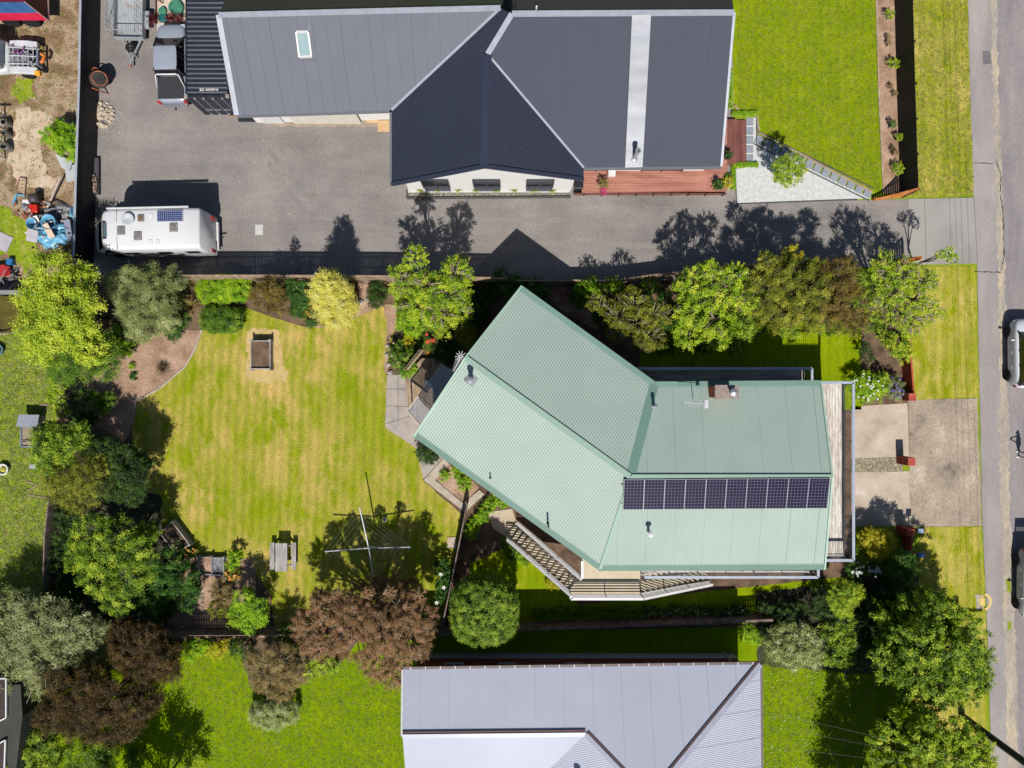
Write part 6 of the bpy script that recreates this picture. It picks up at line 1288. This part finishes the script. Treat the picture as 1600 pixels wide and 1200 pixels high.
# ---------------------------------------------------------------- trees and shrubs
T = plant
T('tree', 'tall lime green tree at the corner of the scrap yard', 'tree', 'limeb', [(80,428,34,4.6),(125,440,28,4.4),(62,470,34,4.2),(105,480,42,5.0),(70,515,38,4.4),(120,512,30,4.4),(138,545,26,3.6),(60,545,24,3.4)], .15, 1.5, clump=.26)
T('tree', 'dense darker green tree below the lime green tree', 'tree', 'green', [(120,560,34,3.0),(155,548,28,2.8),(100,575,24,2.4),(165,575,20,2.2)], .11, 1.5)
T('shrub_tree', 'grey green olive like shrub tree by the campervan fence', 'shrub', 'sage', [(195,448,28,2.6),(225,445,30,2.8),(262,448,26,2.4),(212,480,30,2.8),(245,478,30,2.6),(225,510,26,2.0),(258,500,20,1.8)], .13, 1.4, asp=.28)
spiky('flax', 'yellow striped flax clump among the grey green shrub tree', 'flax', 286, 470, 1.0, 1.1, 60, [K(150,150,60), K(214,206,110)], .07)
spiky('grass_clump', 'tan brown grass clump beside the yellow flax', 'ornamental grass', 305, 480, .9, .7, 110, [K(130,104,60), K(186,160,104)], .03)
spiky('grass_clump', 'straw coloured grass clump above the bright hedge corner', 'ornamental grass', 299, 444, .7, .7, 90, [K(120,104,50), K(176,150,90)], .03)
spiky('grass_clump', 'arching grey green grass clump at the edge of the bark mulch', 'ornamental grass', 226, 525, .8, .7, 110, [K(110,114,60), K(180,174,110)], .03)
T('shrub', 'glossy mid green shrub between the flax and the bark mulch', 'shrub', 'deep', [(262,508,18,.8),(278,498,16,.8),(272,520,13,.6)], .1, 1.2, trunk='stem')
T('shrub', 'fresh green shrub on the left rim of the bark mulch', 'shrub', 'bright', [(190,525,18,1.2),(196,543,14,.9),(180,540,14,1.0)], .1, 1.3, trunk='stem')
T('hedge', 'bright green clipped hedge block on the upper lawn edge', 'hedge', 'bright', [(332,453,20,.6,.6),(352,452,21,.65,.65),(373,452,19,.6,.6)], .08, 2.2, trunk='stem', p=5, low=-.3)
T('hedge', 'darker green clipped hedge block under the bright one', 'hedge', 'green', [(334,500,18,.65,.65),(346,500,20,.65,.65),(360,500,18,.65,.65)], .1, 2.0, trunk='stem', p=5, low=-.3)
T('shrub', 'olive brown rounded shrub right of the bright hedge', 'shrub', 'bronze', [(412,462,20,1.6),(432,470,20,1.6),(424,452,17,2.4),(432,452,9,3.8,.7)], .1, 1.2)
T('shrub', 'dark green shrub between the brown shrub and yellow shrub', 'shrub', 'deep', [(465,452,16,1.7),(470,470,16,1.3),(462,485,12,.8)], .1, 1.3, trunk='stem')
T('shrub', 'small bushy plant with orange flowers beside the black pot', 'flowers', 'green', [(478,492,10,.4),(486,484,10,.5)], .08, 1.2, trunk='stem', flowers=(K(230,130,50), 22, .07))
T('conifer', 'pale yellow dense conical shrub in the upper lawn border', 'shrub', 'yellow', [(525,480,30,1.2,1.2),(520,464,30,2.4,1.2),(515,450,25,3.5,1.1),(512,440,17,4.5,.9)], .1, 2.3, clump=.2, low=-.7)
T('shrub', 'dark shrub left of the twisted lime tree', 'shrub', 'dark', [(590,455,16,.8),(588,470,12,.6)], .1, 1.2, trunk='stem')
T('tree', 'twisted lime tree with pale limbs leaning over the drive fence', 'tree', 'lime', [(648,402,18,5.2),(625,436,22,4.4),(668,450,28,4.6),(715,424,24,5.0),(706,458,28,4.2),(650,478,30,4.0),(690,492,28,3.6),(634,462,20,4.0),(722,486,18,3.4)], .13, .95, clump=.24, bare=9, tr=.22, spread=.5)
T('shrub', 'bright lime shrub at the foot of the twisted lime tree', 'shrub', 'bright', [(632,502,14,.8),(646,512,15,.8),(655,500,12,.8)], .11, 1.3, trunk='stem')
T('shrub', 'round yellow green shrub above the rose bushes', 'shrub', 'gold', [(636,534,9,.5)], .09, 1.6, trunk='stem')
T('rose_bush', 'rose bush with small cream flowers by the timber screen', 'rose bush', 'green', [(618,556,15,.8),(632,566,16,.9),(622,542,10,.7),(640,556,12,.8)], .09, 1.1, trunk='stem', flowers=(K(236,206,180), 12, .07))
T('shrub', 'low bright green shrub at the corner of the path', 'shrub', 'bright', [(634,582,10,.35),(644,576,8,.35)], .08, 1.3, trunk='stem')
T('shrub', 'loose green shrub with bright orange flowers below the lime tree', 'flowers', 'green', [(676,526,14,.6),(668,540,12,.5),(690,520,10,.6)], .1, 1.0, trunk='stem', flowers=(K(236,80,30), 16, .12))
T('shrub', 'small round clipped dark shrub beside the green gable', 'shrub', 'olive', [(730,524,16,.9,.75)], .07, 2.2, trunk='stem', low=-.3)
T('shrub', 'dark leafy shrub above the clear lean-to roof', 'shrub', 'dark', [(690,550,16,.9),(704,560,14,.9),(694,532,14,.8),(712,540,12,.8)], .1, 1.3, trunk='stem')
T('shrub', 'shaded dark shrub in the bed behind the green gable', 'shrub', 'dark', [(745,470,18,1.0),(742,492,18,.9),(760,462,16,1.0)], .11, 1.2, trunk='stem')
T('shrub', 'leafy green shrub by the fence left of the roof point', 'shrub', 'deep', [(790,440,18,1.0),(806,446,15,.9),(776,446,14,.8)], .11, 1.3, trunk='stem')
T('shrub', 'first shaded green shrub by the fence right of the roof point', 'shrub', 'deep', [(836,448,14,.9),(848,456,12,.8)], .1, 1.2, trunk='stem')
T('shrub', 'second bright green shrub on the fence right of the roof point', 'shrub', 'bright', [(912,450,15,.9),(928,446,14,.9)], .1, 1.3, trunk='stem')
T('shrub', 'third bright green shrub on the fence right of the roof point', 'shrub', 'bright', [(956,446,13,.9),(966,450,10,.8)], .1, 1.3, trunk='stem')
T('shrub', 'star shaped pale green shrub on the fence above the open tree', 'shrub', 'green', [(1014,448,14,.9)], .14, 1.0, trunk='stem')
T('tree', 'open branching olive tree left end of the tree row', 'tree', 'olive', [(932,472,15,3.2),(962,492,22,3.2),(995,505,24,3.2),(1018,528,22,3.0),(990,470,20,3.2),(1030,492,22,3.2),(1004,536,16,2.8),(960,520,16,2.6)], .12, .75, clump=.24, bare=7, spread=.5)
T('tree', 'bright yellow green tree second in the tree row', 'tree', 'lime', [(1108,424,18,4.6),(1080,448,26,4.2),(1122,458,30,4.4),(1078,488,28,3.9),(1120,500,30,3.9),(1148,430,18,4.7),(1076,524,22,3.4),(1118,528,20,3.2),(1160,470,20,4.0)], .14, 1.1, clump=.24, bare=3, spread=.5)
T('tree', 'olive bronze tree in the middle of the tree row', 'tree', 'olive', [(1192,448,30,4.0),(1228,428,28,4.4),(1262,450,34,4.2),(1212,486,30,3.6),(1255,492,30,3.6),(1198,408,14,4.8)], .11, 1.35, clump=.24)
T('tree', 'brownish olive tree fourth in the tree row', 'tree', 'bronze', [(1300,440,30,4.2),(1322,470,28,3.8),(1290,484,26,3.6),(1322,418,18,4.4),(1338,500,18,3.0)], .11, 1.35, clump=.24)
T('shrub', 'dark green understorey filling the left half of the tree row', 'shrub', 'deep', [(905,470,14,.9),(940,500,14,.8),(985,462,14,1.2),(1040,470,16,1.6),(1050,510,16,1.4),(1040,540,14,1.2),(1012,480,14,1.4),(1100,540,14,1.2)], .11, 1.1, trunk='stem')
T('shrub', 'mixed green understorey filling the right half of the tree row', 'shrub', 'limed', [(1165,510,18,2.6),(1175,455,20,3.2),(1180,480,18,3.0),(1285,505,18,2.0),(1345,470,18,2.8),(1350,440,16,3.0),(1362,500,16,2.0),(1235,515,18,2.0),(1150,540,14,1.6)], .11, 1.2)
T('shrub', 'mixed olive understorey joining the two middle trees of the row', 'shrub', 'olive', [(1240,455,18,3.8),(1282,460,18,3.6),(1300,508,16,2.0),(1330,510,16,1.8),(1272,418,16,4.0)], .1, 1.2)
T('shrub', 'yellow leaved sprig standing on top of the tree row', 'shrub', 'gold', [(1240,398,14,3.9),(1228,404,10,3.7)], .14, 1.0)
T('tree', 'sparse pale twiggy tree by the front verge', 'tree', 'lime', [(1380,420,24,4.2),(1408,425,24,4.4),(1440,436,20,4.0),(1396,452,24,4.0),(1432,470,22,3.8),(1450,440,16,3.6),(1404,492,20,3.2),(1452,488,20,3.0),(1428,512,18,2.8),(1376,470,16,3.0)], .13, .62, clump=.22, bare=12, tr=.18, spread=.5)
T('shrub', 'two light sprays of leaves over the drive apron corner', 'shrub', 'lime', [(1470,397,8,3.6),(1488,404,9,3.5),(1484,390,5,3.6)], .16, .9)
T('shrub', 'straggly lime shrub at the upper end of the red wall', 'shrub', 'lime', [(1404,536,18,1.4),(1412,552,14,1.1),(1386,526,12,1.0)], .12, .9, trunk='stem')
T('shrub', 'thin dark shrub on the side lawn edge', 'shrub', 'dark', [(1352,545,10,1.0),(1356,558,9,.8)], .1, .9, trunk='stem')
T('flowering_shrub', 'white flowered green shrub beside the east deck', 'shrub', 'bright', [(1345,600,18,.8),(1362,608,18,.8),(1348,618,12,.7)], .1, 1.3, trunk='stem', flowers=(K(240,240,236), 30, .08))
T('shrub', 'yellow green shrub next to the lavender', 'shrub', 'lime', [(1372,606,14,.7),(1380,594,12,.7)], .1, 1.3, trunk='stem')
T('lavender', 'greyish lavender with purple tips above the concrete drive', 'lavender', 'sage', [(1394,600,14,.6),(1400,614,12,.5)], .09, 1.3, trunk='stem', flowers=(K(120,90,190), 60, .05))
T('climbing_shrub', 'narrow lime climber on the fence above the coop', 'shrub', 'lime', [(92,600,13,1.9),(88,622,13,1.8),(96,640,11,1.7)], .12, 1.2)
T('shrub', 'pale green mound shrub on the bark mulch', 'shrub', 'green', [(150,626,14,.7),(166,628,13,.7),(158,638,11,.5)], .09, 1.4, trunk='stem')
T('shrub', 'dark shaded shrub left of the pale green mound', 'shrub', 'dark', [(128,620,14,.8),(124,650,16,.8),(140,655,14,.6)], .1, 1.2, trunk='stem')
for x, y, r, pal, lb in ((208,588,6,'deep','tiny green seedling on the bark mulch'), (205,572,5,'lime','tiny lime seedling above the green one on the mulch')): T('seedling', lb, 'small plant', pal, [(x, y, r, .15)], .07, 1.4, trunk='stem')
spiky('grass_clump', 'dark tuft of grass in the middle of the bark mulch', 'ornamental grass', 257, 576, .5, .25, 120, [K(70,56,40), K(120,100,66)], .02)
T('tree', 'bright lime tree beside the chicken coop', 'tree', 'limed', [(80,690,28,2.8),(108,698,26,3.0),(72,712,24,2.6),(98,725,24,2.8),(120,680,20,2.8)], .13, 1.5, clump=.24)
T('tree', 'olive grey tree below the bright lime tree', 'tree', 'olive', [(105,755,32,2.8),(140,745,32,3.2),(125,775,26,2.8),(160,735,20,3.2),(90,742,20,2.6)], .1, 1.6, clump=.22)
T('tree', 'dark green tree casting shade on the west lawn', 'tree', 'dark', [(190,720,26,2.8),(206,742,28,2.9),(180,755,28,2.9),(205,770,22,2.5),(165,706,22,2.8),(218,722,18,2.4)], .12, 1.5, clump=.24)
T('tree', 'leafy yellow green tree above the big copper hedge trees', 'tree', 'limed', [(140,828,26,2.8),(180,838,32,3.2),(210,862,30,3.2),(160,868,32,3.2),(200,900,32,3.2),(155,905,28,3.0),(128,868,24,2.6),(230,832,18,2.2),(180,935,24,2.8)], .13, 1.4, clump=.24)
T('shrub', 'dark leafy shrub under the slanting raised bed', 'shrub', 'deep', [(262,880,22,1.2),(288,902,22,1.2),(258,912,22,1.2),(300,926,14,1.0),(240,940,22,1.3),(292,944,12,.9)], .13, 1.3, trunk='stem')
T('shrub', 'blue green cabbage plant by the tilted raised bed', 'vegetable', 'varieg', [(276,850,7,.45),(282,858,6,.4)], .14, 1.0, trunk='stem')
T('shrub', 'low shrub with orange flowers at the foot of the tilted bed', 'flowers', 'green', [(290,866,12,.35),(300,862,9,.35)], .09, 1.2, trunk='stem', flowers=(K(236,150,40), 12, .08))
T('shrub', 'leafy plant spilling over the right end of the beds', 'vegetable', 'bright', [(368,870,11,.6),(362,882,10,.5)], .13, 1.1, trunk='stem')
T('shrub', 'plant with orange blooms beside the grey rubble bed', 'flowers', 'olive', [(362,896,11,.35),(372,900,8,.3)], .08, 1.0, trunk='stem', flowers=(K(240,150,30), 20, .08))
T('shrub', 'brown twiggy bush right of the brick path', 'shrub', 'brown', [(344,920,16,.7),(350,936,14,.6)], .08, 1.1, trunk='stem')
T('shrub', 'olive tufted bush under the twiggy brown bush', 'shrub', 'olive', [(338,950,13,.6),(352,958,12,.5)], .08, 1.2, trunk='stem')
T('shrub_tree', 'rounded lime citrus tree casting shade on the lawn', 'tree', 'bright', [(382,938,18,1.9),(398,952,19,1.9),(376,962,18,1.7),(390,975,15,1.4),(404,968,12,1.5)], .12, 1.5, clump=.26)
T('tree', 'silver green feathery tree on the left edge', 'tree', 'grey', [(20,960,40,2.2),(60,975,42,2.6),(100,985,38,2.4),(140,995,28,2.0),(30,1010,44,2.6),(80,1025,42,2.6),(125,1030,32,2.0),(15,1055,38,2.2),(60,1060,30,2.0),(165,990,16,1.6),(-25,1000,40,2.2),(155,1020,18,1.6)], .27, 1.3, clump=.2, asp=.15, bare=2, spread=.6)
T('tree', 'dark bronze tree right of the silver green tree', 'tree', 'dcopper', [(200,1015,30,2.8),(228,1000,26,2.7),(245,1030,30,2.7),(218,1045,28,2.6),(262,1048,20,2.2),(190,985,18,2.6),(265,1018,18,2.3)], .1, 1.5, clump=.22)
T('tree', 'large dark bronze tree beside the dark flat roof', 'tree', 'dcopper', [(95,1062,28,2.9),(130,1080,36,3.3),(170,1095,38,3.4),(120,1118,34,3.2),(165,1130,32,3.1),(210,1100,30,3.0),(232,1088,24,2.6),(80,1118,24,2.6),(200,1135,22,2.6),(150,1060,26,3.0)], .1, 1.5, clump=.22)
T('tree', 'lime and green shrub tree in front of the dark flat roof', 'shrub', 'limed', [(45,1140,18,1.9),(62,1160,24,2.2),(50,1180,22,2.0),(85,1170,18,1.8),(70,1200,24,2.0),(30,1120,12,2.2),(24,1178,18,2.6),(8,1200,20,2.8)], .11, 1.4)
T('shrub', 'dark green mass with pale tips along the bottom left edge', 'shrub', 'green', [(110,1188,26,1.6),(150,1186,24,1.5),(190,1194,26,1.4),(20,1212,26,1.4),(130,1215,30,1.6),(210,1185,14,1.2)], .12, 1.1, trunk='stem')
T('tree', 'big coppery brown tree between the clothesline and south lawn', 'tree', 'copper', [(498,932,11,3.6),(528,928,10,4.1),(575,926,10,4.4),(610,924,9,4.6),(655,930,11,4.2),(560,932,22,2.2),(600,920,22,2.4),(640,926,22,2.4),(505,940,20,2.0),(482,975,24,3.6),(510,950,24,3.8),(545,965,32,4.2),(500,1005,26,3.6),(590,957,26,3.8),(625,950,28,4.0),(655,965,26,4.0),(600,990,36,4.4),(555,1005,32,4.0),(645,1000,28,3.9),(590,1035,28,3.6),(615,1055,20,3.0),(662,985,16,3.6),(625,1025,24,3.5)], .09, 1.35, clump=.2, bare=4)
T('tree', 'olive brown twiggy tree left on the south lawn', 'tree', 'brown', [(408,1035,22,2.2),(440,1030,24,2.5),(455,1055,20,2.3),(420,1062,24,2.2),(440,1078,18,1.8)], .08, 1.1, clump=.24, bare=5)
T('hedge', 'pale green cloud clipped shrub on the south lawn', 'hedge', 'varieg', [(408,1115,18,.55,.55),(430,1112,20,.6,.6),(450,1112,17,.55,.55),(428,1122,18,.5,.5)], .09, 2.0, trunk='stem', p=3, low=-.3)
T('shrub', 'yellow green ferny shrub on the south lawn border', 'shrub', 'lime', [(500,1038,16,.8),(485,1050,12,.6),(520,1042,13,.7)], .12, 1.1, trunk='stem')
T('shrub', 'lime border shrub right of the dark bronze tree', 'shrub', 'bright', [(300,1020,13,.6),(318,1012,12,.6),(298,1006,10,.6)], .11, 1.1, trunk='stem')
T('shrub', 'golden border shrub in the corner of the south lawn', 'shrub', 'gold', [(338,1018,13,.6),(356,1008,10,.6)], .11, 1.1, trunk='stem')
T('shrub', 'green shrub at the left foot of the copper tree', 'shrub', 'green', [(448,985,12,.9),(462,1002,14,.9),(440,1000,10,.8)], .12, 1.2, trunk='stem')
T('shrub', 'dark fern like shrub above the cloud clipped shrub', 'shrub', 'dark', [(372,1012,14,.8),(385,1020,12,.8)], .12, 1.1, trunk='stem')
T('shrub', 'broad leaved shrub with white flower by the slanting fence', 'shrub', 'deep', [(690,888,14,.8),(692,915,14,.8),(688,935,10,.7),(696,902,12,.8)], .17, 1.0, trunk='stem', flowers=(K(240,240,230), 3, .14))
T('clipped_tree', 'round clipped dark green tree beside the slanting fence', 'tree', 'clip', [(757,952,50,2.2,1.7),(757,945,42,2.9,1.3)], .1, 2.2, clump=.13, low=-.5, p=3.0, fill=.85)
T('ground_cover', 'bright green creeping border running up beside the gable path', 'plant', 'bright', [(735,834,10,.3),(742,820,10,.35),(752,808,10,.35),(760,796,10,.35),(768,786,10,.35),(777,776,9,.3),(786,786,8,.3)], .09, 1.4, trunk='stem')
T('shrub', 'dark round shrub tucked under the green gable corner', 'shrub', 'dark', [(663,708,13,.6),(674,714,11,.6)], .08, 1.8, trunk='stem')
T('shrub', 'small leafy plant left in the kerbed bed', 'small plant', 'bright', [(694,744,8,.3)], .08, 1.3, trunk='stem')
T('shrub', 'larger leafy plant right in the kerbed bed', 'small plant', 'bright', [(720,742,10,.4),(726,756,11,.4),(714,732,8,.35)], .08, 1.3, trunk='stem')
T('shrub', 'leafy shrub at the foot of the stairs', 'shrub', 'green', [(790,852,10,.6),(800,864,10,.5)], .08, 1.3, trunk='stem')
T('ground_cover', 'bright creeping plants along the outer side of the stairs', 'plant', 'bright', [(812,872,7,.25),(822,880,6,.25)], .08, 1.2, trunk='stem')
T('shrub', 'small yellow green plant below the stair landing', 'small plant', 'gold', [(862,911,8,.3),(872,916,6,.25)], .08, 1.3, trunk='stem')
b = [(838 + k * 12.5, 958 + 1.6 * math.sin(k * 1.7) - k * .18, 8 + 2 * math.sin(k * 2.3), .4) for k in range(27)]
T('shrub', 'dark shrubbery in the strip behind the weathered grey fence', 'shrub', 'dark', [(98,800,14,.7),(96,830,15,.8),(94,860,15,.8),(92,890,15,.8),(98,920,16,.9),(110,945,16,.9),(140,955,16,1.0),(112,812,12,.8)], .12, 1.2, trunk='stem')  # dark leaf colours carry the black shade of this strip
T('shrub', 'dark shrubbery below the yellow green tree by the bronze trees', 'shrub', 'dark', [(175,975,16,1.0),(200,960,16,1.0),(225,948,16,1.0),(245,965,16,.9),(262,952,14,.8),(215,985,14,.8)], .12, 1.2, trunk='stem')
T('shrub', 'added dark understorey standing in for tree shade in the corner bed', 'shrub', 'dark', [(1330,985,16,.7),(1345,1005,18,.8),(1360,985,18,.8),(1375,1010,18,.8),(1400,975,16,.8),(1412,1000,16,.8),(1420,930,14,.8),(1340,905,12,.5),(1390,915,12,.7),(1330,1035,14,.6),(1205,975,14,.6),(1235,975,14,.6)], .12, 1.1, trunk='stem')  # added over the bare bed; the big tree's shade is put into dark leaves
T('perennial_border', 'long shaded border of low green plants above the south fence', 'plant', 'green', [q for q in b if q[0] < 1010], .1, 1.2, trunk='stem')
T('perennial_border', 'shaded flower border with white blooms near the right shadow edge', 'plant', 'deep', [q for q in b if q[0] >= 1010], .1, 1.2, trunk='stem', flowers=(K(226,226,210), 40, .05))
T('shrub', 'bright lime shrub at the corner of the brick house lawn', 'shrub', 'bright', [(1168,990,13,.6),(1182,998,10,.5)], .1, 1.3, trunk='stem')
T('shrub', 'golden olive rounded shrub below the concrete drive', 'shrub', 'gold', [(1360,842,17,1.1),(1378,846,18,1.2),(1370,860,13,.9)], .09, 1.7, trunk='stem', clump=.2)
T('conifer', 'blue green conical shrub beside the lower red wall', 'shrub', 'deep', [(1402,898,20,1.0,1.0),(1410,886,18,2.0,.9),(1414,872,12,2.8,.7)], .07, 2.2, clump=.18)
T('shrub', 'white flowered shrub below the deck corner', 'shrub', 'deep', [(1336,888,12,.6)], .1, 1.1, trunk='stem', flowers=(K(240,240,236), 16, .09))
T('shrub', 'second white flowered shrub right of the deck corner', 'shrub', 'deep', [(1364,890,11,.6)], .1, 1.0, trunk='stem', flowers=(K(240,240,236), 14, .1))
T('shrub_tree', 'yellow green round topped tree under the deck corner', 'tree', 'lime', [(1312,930,20,2.9),(1328,926,18,3.0),(1316,948,16,2.6)], .09, 1.5, clump=.2)
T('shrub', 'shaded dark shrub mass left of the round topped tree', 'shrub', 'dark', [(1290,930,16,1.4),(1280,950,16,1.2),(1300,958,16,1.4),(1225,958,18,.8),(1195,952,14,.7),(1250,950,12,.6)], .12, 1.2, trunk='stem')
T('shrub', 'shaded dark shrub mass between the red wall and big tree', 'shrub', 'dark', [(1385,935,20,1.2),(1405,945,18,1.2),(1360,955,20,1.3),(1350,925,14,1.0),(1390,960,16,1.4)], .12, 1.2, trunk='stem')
T('shrub', 'variegated cream and green shrub by the south lawn', 'shrub', 'varieg', [(1215,1012,20,1.4),(1240,1022,22,1.5),(1262,1012,20,1.5),(1225,990,18,1.4),(1255,992,18,1.4),(1275,1030,14,1.2)], .11, 1.2)
T('shrub', 'mixed green shrub between variegated shrub and big tree', 'shrub', 'limed', [(1300,985,16,1.5),(1318,1000,18,1.5),(1300,1020,18,1.3),(1325,970,13,1.6),(1322,1032,14,1.1)], .13, 1.1)
T('tree', 'largest broad leafy street tree at the lower right', 'tree', 'limed', [(1395,960,26,2.6),(1430,950,30,3.4),(1470,960,32,4.8),(1505,985,30,4.6),(1400,995,28,2.9),(1440,1000,36,5.2),(1485,1020,36,5.2),(1520,1030,30,4.6),(1530,1060,20,4.2),(1395,1040,28,3.0),(1430,1055,30,4.4),(1470,1070,32,4.6),(1510,1078,24,4.2),(1380,1020,18,3.6),(1420,1090,18,3.6),(1460,1098,16,3.4),(1430,980,34,2.6),(1480,1000,40,2.8),(1440,1050,36,2.6),(1500,1050,34,2.6)], .16, 1.45, clump=.22, spread=.5)
T('tree', 'golden green street tree on the bottom edge', 'tree', 'lime', [(1400,1140,26,4.2),(1440,1130,24,4.4),(1440,1165,34,5.0),(1490,1150,30,4.8),(1520,1165,26,4.4),(1385,1175,28,4.4),(1480,1190,36,5.0),(1530,1200,28,4.4),(1420,1205,36,5.0),(1400,1240,40,5.0),(1470,1240,40,5.2),(1430,1160,38,2.8),(1490,1180,40,2.8)], .15, 1.45, clump=.22, spread=.5)
T('tree', 'unseen tree below the photo whose shade falls on the south lawn', 'tree', 'green', [(1400,1300,60,4.5),(1425,1350,60,5.5),(1400,1400,60,5.0),(1460,1320,50,5.5)], .2, 1.0)
T('tree', 'unseen tree below the photo whose shade falls on the lower left lawn', 'tree', 'green', [(200,1330,55,5.0),(150,1360,50,5.0),(240,1320,40,4.4)], .2, 1.0)
T('shrub', 'feathery young tree standing in the white pebble court', 'tree', 'lime', [(1224,262,15,2.2),(1240,254,15,2.5),(1238,274,14,2.1),(1228,284,9,1.6),(1252,266,9,2.1),(1216,276,8,1.8)], .09, 1.0, clump=.2, bare=3, spread=.7)
T('shrub', 'leafy green bush against the black fence in the scrap yard', 'shrub', 'bright', [(82,212,16,1.3),(100,220,18,1.4),(112,206,13,1.3),(108,236,15,1.2),(92,200,12,1.1),(116,226,9,1.2)], .11, 1.3)
for k, (x, y, r, pal) in enumerate(((1391,22,7,'lime'),(1397,99,8,'lime'),(1395,194,6,'deep'),(1405,215,6,'lime'),(1404,263,9,'lime'),(1400,238,5,'brown'))):
    T('rose_bush', num[k] + ' rose plant from the top in the strip by the straight black fence', 'rose bush', pal, [(x, y, r, .45)], .09, .9, trunk='stem', group='roses by the black fence')
for k, (x, y) in enumerate(((1388,58),(1389,68),(1392,135),(1399,146),(1396,232))):
    T('rose_bush', num[k] + ' bare brown rose stem from the top in the bark strip', 'rose bush', 'brown', [(x, y, 4, .3)], .05, .7, trunk='stem', group='bare roses in the bark strip')
for k in range(8):
    x = 657 + k * 29.5 - (1 if k % 2 else 0); spiky('grass_tuft', num[k] + ' lime grass tuft from the left in front of the white gable', 'ornamental grass', x, 298, .32, .3, 46, [K(120,150,20), K(206,210,60)], .035, 'grass tufts below the gable')
T('low_hedge', 'low green hedge edging the top of the red steps', 'hedge', 'bright', [(1147 + 6.5 * k, 177.5, 4, .15) for k in range(6)], .06, 1.6, trunk='stem', p=4)
T('low_hedge', 'low green hedge edging the bottom of the red steps', 'hedge', 'bright', [(1149 + 6.5 * k, 257.5, 4, .15) for k in range(6)], .06, 1.6, trunk='stem', p=4)
T('low_hedge', 'low green hedge running down beside the deck corner', 'hedge', 'bright', [(1146, 263 + 6 * k, 3.5, .15) for k in range(6)], .06, 1.5, trunk='stem', p=4)
T('low_hedge', 'thin green hedge along the east wall of the black roofed house', 'hedge', 'bright', [(1141, 110 + 8 * k, 3.5, .15) for k in range(8)], .06, 1.5, trunk='stem', p=4)
for x, y, n, lb in ((244,37,60,'dark red cordyline at the left corner of the pickup bonnet'), (273,34,40,'dark red cordyline between the lids and the bonnet'), (284,36,40,'dark spiky cordyline against the container'), (255,6,24,'small red cordyline near the large tank lid')):
    spiky('cordyline', lb, 'cordyline', x, y, .5 if n > 24 else .28, .6, n, [K(60,16,24), K(150,60,60)], .045, 'red cordylines by the tank lids', .8)
sheet('weed_patch', [(1571,905),(1579,905),(1580,926),(1574,926)], Z(6), L_L, .05); sheet('weed_patch', [(1573,970),(1581,970),(1581,985),(1575,984)], Z(6), L_L, .05)
# grass that nobody could count: rough tufts over the neighbour's lawn and scrap yard
g = np.random.default_rng(5)
def tufts(name, label, poly, n, size, h, stops, seed, zz=.02):
    q = np.array([tuple(P(*p))[:2] for p in poly]); g = np.random.default_rng(seed); lo, hi = q.min(0), q.max(0); pts = g.uniform(lo, hi, (n * 3, 2)); ins = np.zeros(len(pts), bool); j = len(q) - 1
    for i in range(len(q)):
        c = ((q[i, 1] > pts[:, 1]) != (q[j, 1] > pts[:, 1])) & (pts[:, 0] < (q[j, 0] - q[i, 0]) * (pts[:, 1] - q[i, 1]) / (q[j, 1] - q[i, 1] + 1e-12) + q[i, 0]); ins ^= c; j = i
    pts = pts[ins][:n]; m = len(pts); k = 6; p = np.repeat(pts, k, 0) + g.normal(size=(m * k, 2)) * size * .6; a = g.uniform(0, 6.283, m * k); l = g.uniform(.3, 1, m * k) * size; hh = g.uniform(.4, 1, m * k) * h
    d = np.stack([np.cos(a), np.sin(a)], 1); s_ = np.stack([-d[:, 1], d[:, 0]], 1); w_ = size * .16; v = np.zeros((m * k, 4, 3))
    v[:, 0, :2] = p - s_ * w_; v[:, 1, :2] = p + s_ * w_; v[:, 2, :2] = p + d * l[:, None] + s_ * w_ * .3; v[:, 3, :2] = p + d * l[:, None] - s_ * w_ * .3; v[:, :2, 2] = zz; v[:, 2:, 2] = (zz + hh)[:, None]
    o = quads(name, v.reshape(-1, 3), np.repeat(g.uniform(0, 1, m), k), foliage('blades ' + name + str(seed), stops, .2), (0, 0, 0)); o['kind'] = 'stuff'; o['label'] = label; o['category'] = 'grass'; return o
GS = [K(116,140,36), K(156,168,56), K(196,190,96)]
tufts('grass', 'rough grass tufts over the left neighbour lawn', [(-20,462),(66,462),(84,640),(74,780),(66,960),(-20,960)], 5200, .11, .07, [K(110,140,44), K(156,172,70), K(196,192,124)], 1)
tufts('grass', 'short grass blades over the lush lawn by the road', [(1150,0),(1366,0),(1378,300),(1362,294),(1240,230),(1188,204),(1184,178),(1152,170)], 6500, .08, .035, [K(110,144,20), K(150,170,34), K(184,184,70)], 3)
tufts('grass', 'short grass blades over the south lawns', [(265,1002),(660,1050),(628,1210),(265,1210)], 5500, .08, .035, [K(104,140,18), K(146,170,30), K(180,184,60)], 4)
tufts('grass', 'short grass blades over the lower right lawn', [(1192,1005),(1400,1040),(1400,1210),(1194,1210)], 3500, .08, .035, [K(104,140,18), K(146,170,30), K(180,184,60)], 6)
tufts('grass', 'short grass blades over the roadside verges', [(1402,0),(1510,0),(1520,304),(1412,305)], 3500, .08, .035, [K(120,144,40), K(156,164,56), K(200,184,110)], 7)
tufts('grass', 'weeds dotted over the bare scrap yard', [(0,0),(128,0),(118,440),(0,445)], 420, .12, .07, [K(90,130,20), K(150,160,60), K(190,176,120)], 8)

rn = random.Random(77); f = MB((0, 0, 0))
for k in range(60):
    q = P(rn.uniform(1195, 1330), rn.uniform(1050, 1200), .07); f.add([(q.x + .024 * math.cos(a * 1.047), q.y + .024 * math.sin(a * 1.047), q.z) for a in range(6)], [tuple(range(6))])
tag(f.obj('daisies', WH), 'white daisies dotted over the lower right lawn', 'flowers', None, 'stuff')
